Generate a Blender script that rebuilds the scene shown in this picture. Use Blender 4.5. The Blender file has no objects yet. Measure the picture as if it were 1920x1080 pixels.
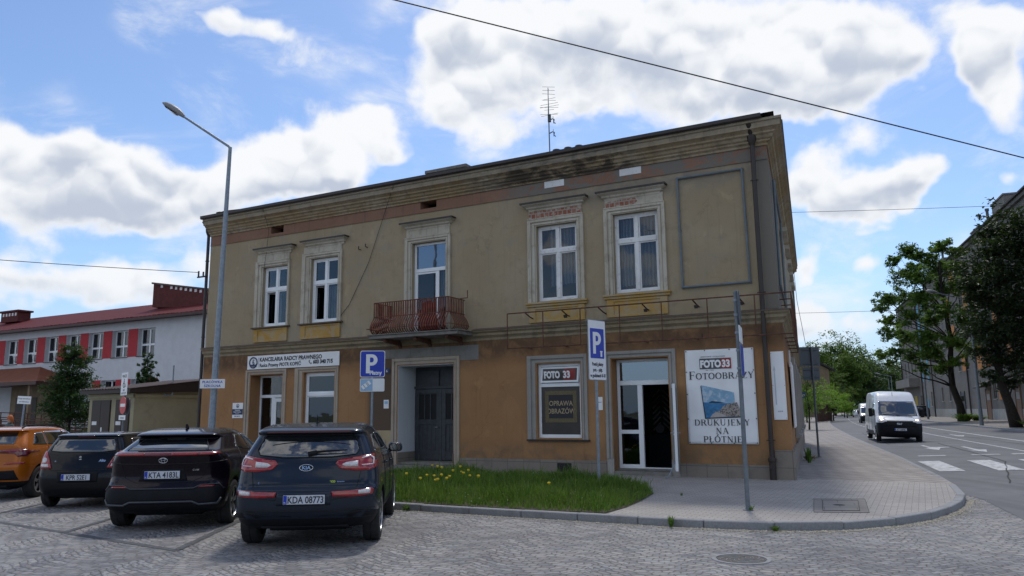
import bpy, bmesh, math, random
from mathutils import Vector, Matrix
from mathutils.bvhtree import BVHTree
random.seed(7)
S = bpy.context.scene
COL = S.collection
R = math.radians
# ---------------------------------------------------------------- camera
CAMH = 1.72
cam_d = bpy.data.cameras.new("camera"); cam = bpy.data.objects.new("camera", cam_d); COL.objects.link(cam)
pt, rl = R(9.25), R(-0.6)
fw = Vector((0, math.cos(pt), math.sin(pt))); up0 = Vector((0, -math.sin(pt), math.cos(pt))); rt0 = Vector((1, 0, 0))
rt = rt0 * math.cos(rl) + up0 * math.sin(rl); up = -rt0 * math.sin(rl) + up0 * math.cos(rl)
cam.matrix_world = Matrix(((rt.x, up.x, -fw.x, 0), (rt.y, up.y, -fw.y, 0), (rt.z, up.z, -fw.z, CAMH), (0, 0, 0, 1)))
cam_d.sensor_width = 36; cam_d.lens = 36 * 1425 / 1920
cam_d.clip_start = .1; cam_d.clip_end = 2500
S.camera = cam
# ---------------------------------------------------------------- exposure
S.view_settings.view_transform = 'Standard'; S.view_settings.look = 'None'
S.view_settings.exposure = 0.07; S.view_settings.gamma = 1
# ---------------------------------------------------------------- sun
SUN_EL, SUN_AZ = R(58), R(12)           # azimuth clockwise from +y
sd = bpy.data.lights.new("sun", 'SUN'); so = bpy.data.objects.new("sun", sd); COL.objects.link(so)
sd.energy = 1.9; sd.angle = R(7); sd.color = (1, .95, .87)
sv = Vector((math.sin(SUN_AZ) * math.cos(SUN_EL), math.cos(SUN_AZ) * math.cos(SUN_EL), math.sin(SUN_EL)))
so.rotation_euler = sv.to_track_quat('Z', 'Y').to_euler()
# ---------------------------------------------------------------- node helper
class NT:
    def __init__(s, nt): s.t = nt; s.n = nt.nodes; s.l = nt.links
    def new(s, typ, **kw):
        nd = s.n.new(typ)
        for k, v in kw.items():
            if k.startswith('i_'):
                s.set(nd.inputs[k[2:].replace('_', ' ')], v)
            else: setattr(nd, k, v)
        return nd
    def set(s, sock, v):
        if isinstance(v, bpy.types.NodeSocket): s.l.new(v, sock)
        elif isinstance(v, bpy.types.Node): s.l.new(v.outputs[0], sock)
        else: sock.default_value = v
    def m(s, op, a, b=None, c=None, clamp=False):
        nd = s.n.new('ShaderNodeMath'); nd.operation = op; nd.use_clamp = clamp
        s.set(nd.inputs[0], a)
        if b is not None: s.set(nd.inputs[1], b)
        if c is not None: s.set(nd.inputs[2], c)
        return nd.outputs[0]
    def mix(s, f, a, b, mode='MIX'):
        nd = s.n.new('ShaderNodeMix'); nd.data_type = 'RGBA'; nd.blend_type = mode
        s.set(nd.inputs[0], f)
        for i, v in ((6, a), (7, b)):
            if isinstance(v, (tuple, list)): v = (*v[:3], 1)
            s.set(nd.inputs[i], v)
        return nd.outputs[2]
    def noise(s, vec, scale, detail=4, rough=.55, dist=0, lac=2.0):
        nd = s.n.new('ShaderNodeTexNoise'); nd.inputs['Scale'].default_value = scale; nd.inputs['Detail'].default_value = detail
        nd.inputs['Roughness'].default_value = rough; nd.inputs['Distortion'].default_value = dist; nd.inputs['Lacunarity'].default_value = lac
        if vec is not None: s.l.new(vec, nd.inputs['Vector'])
        return nd.outputs[0]
    def ramp(s, f, lo, hi, a=0., b=1.):
        nd = s.n.new('ShaderNodeMapRange'); nd.clamp = True; nd.interpolation_type = 'SMOOTHSTEP'
        s.set(nd.inputs[0], f); nd.inputs[1].default_value = lo; nd.inputs[2].default_value = hi; nd.inputs[3].default_value = a; nd.inputs[4].default_value = b
        return nd.outputs[0]
    def scalevec(s, vec, sc):
        nd = s.n.new('ShaderNodeMapping'); s.l.new(vec, nd.inputs[0]); nd.inputs['Scale'].default_value = sc
        return nd.outputs[0]
# ---------------------------------------------------------------- sky: Nishita plus a layer of cumulus, in world directions
W = bpy.data.worlds.new("World"); S.world = W; W.use_nodes = True; W.cycles.sampling_method = 'MANUAL'; W.cycles.sample_map_resolution = 512
q = NT(W.node_tree); q.n.clear()
sky = q.new('ShaderNodeTexSky', sky_type='NISHITA', sun_disc=False, sun_elevation=SUN_EL, sun_rotation=SUN_AZ, altitude=200, air_density=1.0, dust_density=.7, ozone_density=2.0)
tc = q.new('ShaderNodeTexCoord'); sx = q.new('ShaderNodeSeparateXYZ'); q.l.new(tc.outputs['Generated'], sx.inputs[0])
az = q.m('ARCTAN2', sx.outputs[0], sx.outputs[1]); el = q.m('ARCSINE', sx.outputs[2])
dirv = tc.outputs['Generated']
# billow distortion
n1 = q.noise(dirv, 5.0, 4, .6); n2 = q.noise(q.scalevec(dirv, (1.3, 1.1, -1.7)), 5.0, 4, .6)
azd = q.m('ADD', az, q.m('MULTIPLY', q.m('SUBTRACT', n1, .5), .13))
eld = q.m('ADD', el, q.m('MULTIPLY', q.m('SUBTRACT', n2, .5), .10))
def pix(px, py):
    v = fw * 1425 + rt * (px - 960) - up * (py - 540); v.normalize()
    return math.atan2(v.x, v.y), math.asin(v.z)
# cumulus banks (azimuth, elevation, half width, half height, density) in radians
BL = []
for px, py, rx, ry, w in [
    (60, 300, 120, 75, 1.15), (190, 330, 95, 65, 1.15), (310, 365, 95, 50, 1.0), (110, 390, 150, 45, .9), (20, 440, 90, 30, .6), (240, 410, 90, 35, .6), (400, 350, 60, 40, .7),
    (470, 280, 85, 60, .75), (520, 330, 130, 42, 1.05), (600, 285, 80, 45, .95), (680, 235, 70, 38, .85), (640, 340, 50, 35, .9),
    (400, 45, 95, 26, .62), (500, 75, 80, 30, .85), (430, 90, 45, 20, .4), (400, 165, 65, 24, .38), (735, 292, 44, 28, .95),
    (40, 540, 120, 36, .85), (180, 505, 100, 32, .75), (240, 550, 120, 34, .85), (370, 480, 40, 36, .75), (120, 470, 60, 16, .35),
    (860, 150, 85, 70, 1.05), (960, 60, 170, 90, 1.15), (840, 70, 60, 45, .8), (1000, 170, 130, 60, .95), (950, 258, 62, 32, .9), (1110, 205, 45, 22, .7),
    (1230, 50, 190, 90, 1.15), (1420, 90, 200, 95, 1.2), (1600, 60, 120, 80, 1.15), (1380, 190, 150, 42, .95), (1540, 180, 90, 50, .95), (1690, 110, 45, 50, .7),
    (1880, 70, 75, 70, 1.15), (1850, 150, 55, 50, .9), (1900, 220, 55, 60, 1.0), (1890, 320, 38, 26, .75), (1820, 120, 40, 40, .7), (1830, 60, 60, 60, .7), (560, 130, 50, 20, .4), (300, 70, 50, 24, .4), (640, 110, 40, 18, .3), (1790, 260, 40, 26, .35), (1760, 470, 60, 24, .3), (1620, 250, 60, 22, .45), (1130, 170, 60, 30, .5), (300, 20, 50, 14, .4), (1560, 450, 60, 30, .4), (1540, 590, 70, 30, .6),
    (1510, 340, 70, 52, .95), (1600, 365, 105, 48, 1.15), (1700, 345, 80, 38, .95), (1770, 320, 40, 22, .5), (1660, 385, 60, 22, .6), (1540, 290, 40, 24, .5),
    (1505, 505, 32, 40, .95), (1560, 545, 26, 18, .5), (1620, 497, 40, 26, .95), (1640, 432, 40, 13, .42), (1590, 620, 90, 34, .7), (1500, 600, 60, 30, .5), (1720, 600, 60, 40, .35), (1880, 400, 28, 24, .8)]:
    a, e = pix(px, py); a2, _ = pix(px + rx, py); _, e2 = pix(px, py - ry)
    BL.append((a, e, abs(a2 - a) * 1.08, abs(e2 - e) * 1.08, w * 1.05))
dens = None; tilt = None
for a, e, ra, re, w in BL:
    u = q.m('DIVIDE', q.m('SUBTRACT', azd, a), ra); v = q.m('DIVIDE', q.m('SUBTRACT', eld, e), re)
    d2 = q.m('ADD', q.m('MULTIPLY', u, u), q.m('MULTIPLY', v, v))
    g = q.m('MULTIPLY', q.m('EXPONENT', q.m('MULTIPLY', d2, -1.0)), w)
    gv = q.m('MULTIPLY', g, v)
    dens = g if dens is None else q.m('ADD', dens, g)
    tilt = gv if tilt is None else q.m('ADD', tilt, gv)
# the rest of the dome, outside what the photo shows: scattered cumulus
f0 = q.noise(q.scalevec(dirv, (1, 1, 1.6)), 2.6, 8, .6)
inview = q.m('MULTIPLY', q.ramp(q.m('ABSOLUTE', az), .72, .9, 1, 0), q.ramp(el, .62, .75, 1, 0))
scat = q.m('MULTIPLY', q.ramp(f0, .45, .60, 0, 1.5), q.m('SUBTRACT', 1.0, inview))
dens = q.m('ADD', dens, scat)
fine = q.noise(dirv, 8, 7, .60, .15)
# cauliflower billows from two octaves of smooth cells on a warped direction
wn = q.new('ShaderNodeTexNoise', i_Scale=12., i_Detail=4.); q.l.new(dirv, wn.inputs['Vector']); ws_ = q.new('ShaderNodeVectorMath', operation='SCALE'); q.l.new(wn.outputs['Color'], ws_.inputs[0]); ws_.inputs['Scale'].default_value = .06
wd = q.new('ShaderNodeVectorMath', operation='ADD'); q.l.new(dirv, wd.inputs[0]); q.l.new(ws_.outputs[0], wd.inputs[1])
def cells(vec, sc):
    vo = q.new('ShaderNodeTexVoronoi', feature='F1'); vo.inputs['Scale'].default_value = sc; vo.inputs['Detail'].default_value = 1.; vo.inputs['Roughness'].default_value = .5; q.l.new(vec, vo.inputs['Vector']); return vo.outputs['Distance']
bil = q.m('SUBTRACT', .5, cells(wd.outputs[0], 13.))
up_ = q.new('ShaderNodeVectorMath', operation='ADD'); q.l.new(wd.outputs[0], up_.inputs[0]); up_.inputs[1].default_value = (.003, .0, .014)
bil2 = q.m('SUBTRACT', .5, cells(up_.outputs[0], 13.))
nf = q.m('MULTIPLY', q.m('SUBTRACT', fine, .5), 2.0)
dd = q.m('ADD', dens, q.m('ADD', nf, q.m('MULTIPLY', bil, .55)))
mask = q.ramp(dd, .27, .86)
wisp = q.m('MULTIPLY', q.ramp(q.noise(q.scalevec(dirv, (1, 1, 2.2)), 4.2, 6, .66, .5), .42, .76, 0, .75), q.ramp(dens, .0, .22))
mask = q.m('MAXIMUM', mask, wisp)
# shade: lower halves and thick middles are grey, each billow is bright on its upper side
soft = q.noise(q.scalevec(dirv, (1, 1, 1.5)), 3.6, 5, .55, .3)
low = q.m('DIVIDE', tilt, q.m('MAXIMUM', dens, .15))
lit = q.m('MULTIPLY', q.m('SUBTRACT', bil, bil2), 2.2)
core = q.m('ADD', q.m('MULTIPLY', low, -1.05), q.m('MULTIPLY', q.m('SUBTRACT', dens, .9), .22))
core = q.m('ADD', core, q.m('MULTIPLY', q.m('SUBTRACT', .5, soft), 2.2)); core = q.m('SUBTRACT', core, lit)
core = q.m('MULTIPLY', q.ramp(core, -.30, 1.05), q.ramp(dd, .5, 1.25))
cc = q.mix(core, (.90, .915, .94), (.50, .56, .67))
cc = q.mix(q.ramp(el, .0, .22, .55, 0), cc, (.70, .78, .88))
bs = q.new('ShaderNodeBackground'); 
skyc = q.mix(1.0, sky.outputs[0], (1.0, 1.10, 1.24), 'MULTIPLY')
hz = q.ramp(el, -.02, .20, .85, 0)
skyc = q.mix(hz, skyc, (3.6, 5.0, 7.0))
q.l.new(skyc, bs.inputs[0]); bs.inputs[1].default_value = .118
bc = q.new('ShaderNodeBackground'); q.l.new(cc, bc.inputs[0]); bc.inputs[1].default_value = 1.0
mx = q.new('ShaderNodeMixShader'); q.l.new(mask, mx.inputs[0]); q.l.new(bs.outputs[0], mx.inputs[1]); q.l.new(bc.outputs[0], mx.inputs[2])
wo = q.new('ShaderNodeOutputWorld'); q.l.new(mx.outputs[0], wo.inputs[0])
# ---------------------------------------------------------------- materials
def newmat(name):
    m = bpy.data.materials.new(name); m.use_nodes = True
    t = NT(m.node_tree); b = t.n['Principled BSDF']; tcn = t.new('ShaderNodeTexCoord')
    return m, t, b, tcn.outputs['Object']
def pm(name, col, rough=.6, metal=0, var=.12, scale=2., bump=0., bscale=60, spec=.5, dirt=None, dscale=1.2, dlo=.5, dhi=.72, coat=0):
    m, t, b, v = newmat(name)
    n = t.noise(v, scale, 5, .6)
    lo = tuple(c * (1 - var) for c in col); hi = tuple(min(1, c * (1 + var)) for c in col)
    c = t.mix(t.ramp(n, .3, .7), lo, hi)
    if dirt: c = t.mix(t.ramp(t.noise(v, dscale, 6, .65, .3), dlo, dhi, 0, .8), c, dirt)
    t.l.new(c, b.inputs['Base Color'])
    b.inputs['Roughness'].default_value = rough; b.inputs['Metallic'].default_value = metal; b.inputs['Specular IOR Level'].default_value = spec
    if coat: b.inputs['Coat Weight'].default_value = coat; b.inputs['Coat Roughness'].default_value = .03
    if bump:
        bn = t.new('ShaderNodeBump'); bn.inputs['Strength'].default_value = bump; bn.inputs['Distance'].default_value = .01
        t.l.new(t.noise(v, bscale, 5, .6), bn.inputs['Height']); t.l.new(bn.outputs[0], b.inputs['Normal'])
    return m
def glass(name, tint=(.55, .6, .62), refl=.12, rough=.02):
    m, t, b, v = newmat(name); t.n.remove(b)
    tr = t.new('ShaderNodeBsdfTransparent'); tr.inputs[0].default_value = (*tint, 1)
    gl = t.new('ShaderNodeBsdfGlossy'); gl.inputs['Roughness'].default_value = rough; gl.inputs[0].default_value = (.9, .95, 1, 1)
    bn = t.new('ShaderNodeBump'); bn.inputs['Strength'].default_value = .25; bn.inputs['Distance'].default_value = .01
    t.l.new(t.noise(v, 1.6, 2, .5), bn.inputs['Height']); t.l.new(bn.outputs[0], gl.inputs['Normal'])
    fr = t.new('ShaderNodeLayerWeight'); fr.inputs[0].default_value = .25
    f = t.m('ADD', t.m('MULTIPLY', fr.outputs['Fresnel'], .7), refl, clamp=True)
    mx = t.new('ShaderNodeMixShader'); t.l.new(f, mx.inputs[0]); t.l.new(tr.outputs[0], mx.inputs[1]); t.l.new(gl.outputs[0], mx.inputs[2])
    t.l.new(mx.outputs[0], t.n['Material Output'].inputs[0]); return m
def emis(name, col, st):
    m, t, b, v = newmat(name); b.inputs['Base Color'].default_value = (*col, 1)
    b.inputs['Emission Color'].default_value = (*col, 1); b.inputs['Emission Strength'].default_value = st; return m
M = {}
# ---------------------------------------------------------------- mesh builder
class MB:
    def __init__(s, T=None): s.v = []; s.f = []; s.fm = []; s.T = T
    def add(s, pts, faces, m=0):
        o = len(s.v)
        for p in pts:
            p = Vector(p); s.v.append(s.T @ p if s.T else p)
        for f in faces: s.f.append([o + i for i in f]); s.fm.append(m)
        return s
    def quad(s, a, b, c, d, m=0): return s.add([a, b, c, d], [(0, 1, 2, 3)], m)
    def box(s, x0, x1, y0, y1, z0, z1, m=0):
        if x0 > x1: x0, x1 = x1, x0
        if y0 > y1: y0, y1 = y1, y0
        if z0 > z1: z0, z1 = z1, z0
        return s.add([(x0, y0, z0), (x1, y0, z0), (x1, y1, z0), (x0, y1, z0), (x0, y0, z1), (x1, y0, z1), (x1, y1, z1), (x0, y1, z1)],
                     [(0, 3, 2, 1), (4, 5, 6, 7), (0, 1, 5, 4), (1, 2, 6, 5), (2, 3, 7, 6), (3, 0, 4, 7)], m)
    def prism(s, poly, axis, a, b, m=0):
        """poly: 2D points, extruded along axis from a to b; axis 'x': (y,z); 'y': (x,z); 'z': (x,y)"""
        f = {'x': lambda p, t: (t, p[0], p[1]), 'y': lambda p, t: (p[0], t, p[1]), 'z': lambda p, t: (p[0], p[1], t)}[axis]
        n = len(poly)
        return s.add([f(p, a) for p in poly] + [f(p, b) for p in poly],
                     [tuple(range(n)), tuple(range(2 * n - 1, n - 1, -1))] + [(i, i + n, (i + 1) % n + n, (i + 1) % n) for i in range(n)], m)
    def tube(s, pts, r, n=8, m=0, cap=True):
        pts = [Vector(p) for p in pts]; rr = r if isinstance(r, (list, tuple)) else [r] * len(pts)
        vs = []; fs = []; u = None
        for i, p in enumerate(pts):
            d = (pts[min(i + 1, len(pts) - 1)] - pts[max(i - 1, 0)]).normalized()
            if u is None: u = d.orthogonal().normalized()
            u = (u - d * u.dot(d)).normalized(); w = d.cross(u)
            for k in range(n):
                a = 2 * math.pi * k / n; vs.append(p + (u * math.cos(a) + w * math.sin(a)) * rr[i])
        for i in range(len(pts) - 1):
            for k in range(n):
                a, b = i * n + k, i * n + (k + 1) % n; fs.append((a, b, b + n, a + n))
        if cap: fs.append(tuple(range(n - 1, -1, -1))); fs.append(tuple((len(pts) - 1) * n + k for k in range(n)))
        return s.add(vs, fs, m)
    def lathe(s, prof, o, ax='z', n=24, m=0):
        """prof: (r, h)"""
        vs = []; fs = []; o = Vector(o)
        for r, h in prof:
            for k in range(n):
                a = 2 * math.pi * k / n; c, q_ = r * math.cos(a), r * math.sin(a)
                vs.append(o + Vector({'z': (c, q_, h), 'y': (c, h, q_), 'x': (h, c, q_)}[ax]))
        for i in range(len(prof) - 1):
            for k in range(n):
                a, b = i * n + k, i * n + (k + 1) % n; fs.append((a, b, b + n, a + n))
        return s.add(vs, fs, m)
    def build(s, name, mats, parent=None, smooth=False, bevel=0, bseg=1, fix=True):
        me = bpy.data.meshes.new(name); me.from_pydata([tuple(v) for v in s.v], [], s.f)
        if not isinstance(mats, (list, tuple)): mats = [mats]
        for m in mats: me.materials.append(M[m] if isinstance(m, str) else m)
        for p, i in zip(me.polygons, s.fm): p.material_index = i
        if fix:
            bm = bmesh.new(); bm.from_mesh(me); bmesh.ops.remove_doubles(bm, verts=bm.verts, dist=1e-5); bmesh.ops.recalc_face_normals(bm, faces=bm.faces); bm.to_mesh(me); bm.free()
        if smooth: 
            me.shade_smooth()
            if smooth != 1: me.set_sharp_from_angle(angle=R(smooth))
        me.update()
        o = bpy.data.objects.new(name, me); COL.objects.link(o)
        if parent: o.parent = parent
        if bevel:
            b = o.modifiers.new('bevel', 'BEVEL'); b.width = bevel; b.segments = bseg; b.limit_method = 'ANGLE'; b.angle_limit = R(35)
        return o
def tag(o, label=None, cat=None, group=None, kind=None):
    for k, v in (('label', label), ('category', cat), ('group', group), ('kind', kind)):
        if v: o[k] = v
    return o
def empty(name, loc=(0, 0, 0), rz=0, label=None, cat=None, group=None, rot=None):
    o = bpy.data.objects.new(name, None); COL.objects.link(o); o.location = loc; o.rotation_euler = rot or (0, 0, rz); o.empty_display_size = .2
    return tag(o, label, cat, group)
def sweep(path, prof, mb, m=0, closed=False, z0=0):
    """path: 2D plan points; prof: (out, z). outward = right of travel direction"""
    n = len(path); rings = []
    for i in range(n):
        a = Vector(path[i - 1]) if (i > 0 or closed) else None; b = Vector(path[i]); c = Vector(path[(i + 1) % n]) if (i < n - 1 or closed) else None
        d1 = (b - a).normalized() if a is not None else None; d2 = (c - b).normalized() if c is not None else None
        d1 = d1 or d2; d2 = d2 or d1
        n1 = Vector((d1.y, -d1.x)); n2 = Vector((d2.y, -d2.x)); nn = (n1 + n2).normalized(); k = 1 / max(.3, nn.dot(n1))
        rings.append([(b.x + nn.x * o * k, b.y + nn.y * o * k, z + z0) for o, z in prof])
    P = len(prof); fs = []
    for i in range(n if closed else n - 1):
        j = (i + 1) % n
        for k in range(P - 1): fs.append((i * P + k, j * P + k, j * P + k + 1, i * P + k + 1))
    if not closed: fs += [tuple(range(P)), tuple((n - 1) * P + k for k in range(P - 1, -1, -1))]
    return mb.add([p for r in rings for p in r], fs, m)
_fonts = {}
def text_obj(txt, size, name, mat, parent, loc, rot=(R(90), 0, 0), align='LEFT', ext=.002, sx=1., bold=0., shear=0., spacing=1.):
    cu = bpy.data.curves.new('t', 'FONT'); cu.body = txt; cu.size = size; cu.align_x = align; cu.extrude = ext; cu.offset = bold; cu.shear = shear; cu.resolution_u = 3; cu.space_character = spacing
    to = bpy.data.objects.new('t', cu); COL.objects.link(to)
    dg = bpy.context.evaluated_depsgraph_get(); me = bpy.data.meshes.new_from_object(to.evaluated_get(dg))
    bpy.data.objects.remove(to); bpy.data.curves.remove(cu)
    me.name = name; me.materials.clear(); me.materials.append(M[mat])
    o = bpy.data.objects.new(name, me); COL.objects.link(o); o.parent = parent; o.location = loc; o.rotation_euler = rot; o.scale = (sx, 1, 1)
    return o
# ================================================================ materials of the place
def plaster(name, col, col2, stain, lo=.52, hi=.75, streak=.6, edge=None, patch=None):
    m, t, b, v = newmat(name)
    big = t.noise(v, .55, 6, .62, .4); mid = t.noise(v, 3.2, 6, .65, .2); fine = t.noise(v, 55, 3, .6)
    c = t.mix(t.ramp(big, .35, .68), col, col2)
    c = t.mix(t.ramp(mid, lo, hi, 0, .55), c, stain)
    st = t.noise(t.scalevec(v, (7.5, 7.5, .35)), 1.6, 6, .68)
    c = t.mix(t.ramp(st, .52, .72, 0, streak), c, stain)
    c = t.mix(t.ramp(fine, .3, .7, 0, .22), c, tuple(x * .6 for x in col))
    if patch:
        pt_ = t.noise(v, .8, 5, .55, .6); c = t.mix(t.m('MULTIPLY', t.ramp(pt_, .575, .60), .45), c, patch); c = t.mix(t.m('MULTIPLY', t.ramp(t.noise(t.scalevec(v, (1.2, 1, .8)), 1.7, 6, .65, .3), .60, .68), .4), c, tuple(min(1, x * 1.35) for x in col))
        dv = t.new('ShaderNodeVectorMath', operation='ADD'); nv = t.new('ShaderNodeTexNoise', i_Scale=2.5, i_Detail=5.); t.l.new(v, nv.inputs['Vector']); sv_ = t.new('ShaderNodeVectorMath', operation='SCALE'); t.l.new(nv.outputs['Color'], sv_.inputs[0]); sv_.inputs['Scale'].default_value = .5; t.l.new(v, dv.inputs[0]); t.l.new(sv_.outputs[0], dv.inputs[1])
        vo = t.new('ShaderNodeTexVoronoi', feature='DISTANCE_TO_EDGE', i_Scale=.75); t.l.new(dv.outputs[0], vo.inputs['Vector'])
        ck = t.m('MULTIPLY', t.ramp(vo.outputs['Distance'], .004, .012, 1, 0), t.ramp(t.noise(v, .9, 3, .5), .50, .58)); c = t.mix(t.m('MULTIPLY', ck, .2), c, tuple(x * .4 for x in col))
    if edge: c = edge(t, v, c)
    t.l.new(c, b.inputs['Base Color']); b.inputs['Roughness'].default_value = .92; b.inputs['Specular IOR Level'].default_value = .2
    bn = t.new('ShaderNodeBump'); bn.inputs['Strength'].default_value = .5; bn.inputs['Distance'].default_value = .006
    t.l.new(t.noise(v, 90, 3, .6), bn.inputs['Height']); t.l.new(bn.outputs[0], b.inputs['Normal'])
    M[name] = m; return m
def zmask(t, v, lo, hi, a=0., b=1., ax=2):
    sx_ = t.new('ShaderNodeSeparateXYZ'); t.l.new(v, sx_.inputs[0]); return t.ramp(sx_.outputs[ax], lo, hi, a, b)
def upper_edge(t, v, c):
    # damp grey cement patches under the cornice and at the right end
    n = t.noise(v, 1.4, 6, .65, .5)
    f = t.m('MULTIPLY', zmask(t, v, 6.9, 7.9), t.m('MULTIPLY', zmask(t, v, -8.5, -5.5, ax=0), t.ramp(n, .35, .6)))
    c = t.mix(t.m('MULTIPLY', f, .75), c, (.20, .185, .165))
    f2 = t.m('MULTIPLY', zmask(t, v, -.62, -.40, ax=0), .85)
    return t.mix(f2, c, (.17, .158, .14))
plaster('plaster_upper', (.345, .275, .178), (.385, .318, .222), (.235, .20, .145), .50, .75, .45, edge=upper_edge, patch=(.30, .262, .195))
def lower_edge(t, v, c):
    n = t.noise(v, 2.2, 5, .65, .5)
    damp = t.m('MULTIPLY', zmask(t, v, 1.15, .45), t.ramp(n, .35, .65, .2, .9))
    c = t.mix(t.m('MULTIPLY', damp, .7), c, (.13, .10, .07))
    soot = t.m('MULTIPLY', zmask(t, v, 2.85, 3.5), t.ramp(n, .3, .6, .45, 1.))
    c = t.mix(t.m('MULTIPLY', soot, .9), c, (.105, .066, .043))
    f = t.m('MULTIPLY', zmask(t, v, -12.6, -12.3, ax=0), zmask(t, v, -11.45, -11.6, ax=0))
    return t.mix(f, c, (.12, .085, .06))
plaster('plaster_lower', (.345, .185, .085), (.385, .215, .105), (.22, .13, .07), .54, .80, .4, edge=lower_edge, patch=(.28, .165, .09))
def frieze_edge(t, v, c):
    n = t.noise(t.scalevec(v, (1, 1, 1.4)), 1.3, 7, .7, .6)
    return t.mix(t.m('MULTIPLY', t.ramp(n, .47, .54), zmask(t, v, -8.5, -6.5, ax=0)), c, (.19, .175, .155))
plaster('frieze_pink', (.26, .145, .10), (.29, .17, .12), (.17, .12, .09), edge=frieze_edge)
def cornice_edge(t, v, c):
    n = t.noise(t.scalevec(v, (.9, .9, 2.2)), 1.5, 8, .72, .7)
    x = t.m('MULTIPLY', zmask(t, v, -9.5, -6.8, ax=0), zmask(t, v, -3.0, -4.0, ax=0))
    rot_ = t.m('MULTIPLY', t.ramp(n, .38, .56), t.m('ADD', t.m('MULTIPLY', x, .92), 0.0))
    c = t.mix(rot_, c, (.065, .055, .047))
    top = t.m('MULTIPLY', zmask(t, v, 8.52, 8.62), t.ramp(t.noise(v, 2.6, 6, .7), .3, .62, .25, 1))
    c = t.mix(t.m('MULTIPLY', top, .7), c, (.26, .24, .20))
    return t.mix(t.ramp(t.noise(t.scalevec(v, (6, 6, .8)), 1.2, 6, .7), .52, .7, 0, .6), c, (.10, .085, .065))
plaster('cornice', (.34, .25, .14), (.42, .36, .27), (.17, .14, .10), .48, .66, edge=cornice_edge)
plaster('string', (.30, .24, .15), (.33, .28, .20), (.14, .115, .085), .45, .65)
plaster('trim_old', (.47, .43, .35), (.56, .52, .44), (.26, .225, .17), .48, .68, .75)
plaster('trim_ochre', (.44, .26, .065), (.48, .33, .13), (.40, .36, .28), .46, .58)
plaster('trim_stone', (.40, .335, .27), (.45, .39, .32), (.27, .22, .18), .5, .75)
plaster('trim_grey', (.31, .30, .28), (.36, .35, .33), (.22, .21, .195), .5, .75)
plaster('cement', (.20, .19, .175), (.26, .25, .235), (.14, .13, .12), .5, .7)
plaster('reveal_white', (.56, .60, .64), (.60, .64, .68), (.48, .51, .54), .6, .9)
plaster('beige', (.43, .34, .215), (.47, .38, .25), (.34, .27, .18))
# hood frieze with fallen plaster showing brick
m, t, b, v = newmat('brick_patch'); M['brick_patch'] = m
bk = t.new('ShaderNodeTexBrick', i_Scale=1.0); bk.inputs['Color1'].default_value = (.27, .085, .045, 1); bk.inputs['Color2'].default_value = (.34, .17, .12, 1); bk.inputs['Mortar'].default_value = (.34, .31, .27, 1)
bk.inputs['Brick Width'].default_value = .14; bk.inputs['Row Height'].default_value = .27; bk.inputs['Mortar Size'].default_value = .014
mp = t.new('ShaderNodeMapping'); mp.inputs['Rotation'].default_value = (R(90), 0, 0); t.l.new(v, mp.inputs[0]); t.l.new(mp.outputs[0], bk.inputs['Vector'])
c = t.mix(t.ramp(t.noise(v, 6, 6, .7), .50, .60), bk.outputs[0], (.40, .36, .30)); t.l.new(c, b.inputs['Base Color']); b.inputs['Roughness'].default_value = .95
# plinth slabs
m, t, b, v = newmat('plinth'); M['plinth'] = m
bk = t.new('ShaderNodeTexBrick', i_Scale=1.0, offset=.0); bk.inputs['Color1'].default_value = (.20, .175, .15, 1); bk.inputs['Color2'].default_value = (.235, .205, .175, 1); bk.inputs['Mortar'].default_value = (.10, .09, .08, 1)
bk.inputs['Brick Width'].default_value = .5; bk.inputs['Row Height'].default_value = .37; bk.inputs['Mortar Size'].default_value = .006
mp = t.new('ShaderNodeMapping'); mp.inputs['Rotation'].default_value = (R(90), 0, 0); mp.inputs['Location'].default_value = (0.04, 0, -.03); t.l.new(v, mp.inputs[0]); t.l.new(mp.outputs[0], bk.inputs['Vector'])
c = t.mix(t.ramp(t.noise(v, 2.5, 6, .65), .45, .75, 0, .6), bk.outputs[0], (.13, .115, .10)); t.l.new(c, b.inputs['Base Color']); b.inputs['Roughness'].default_value = .85
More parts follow.
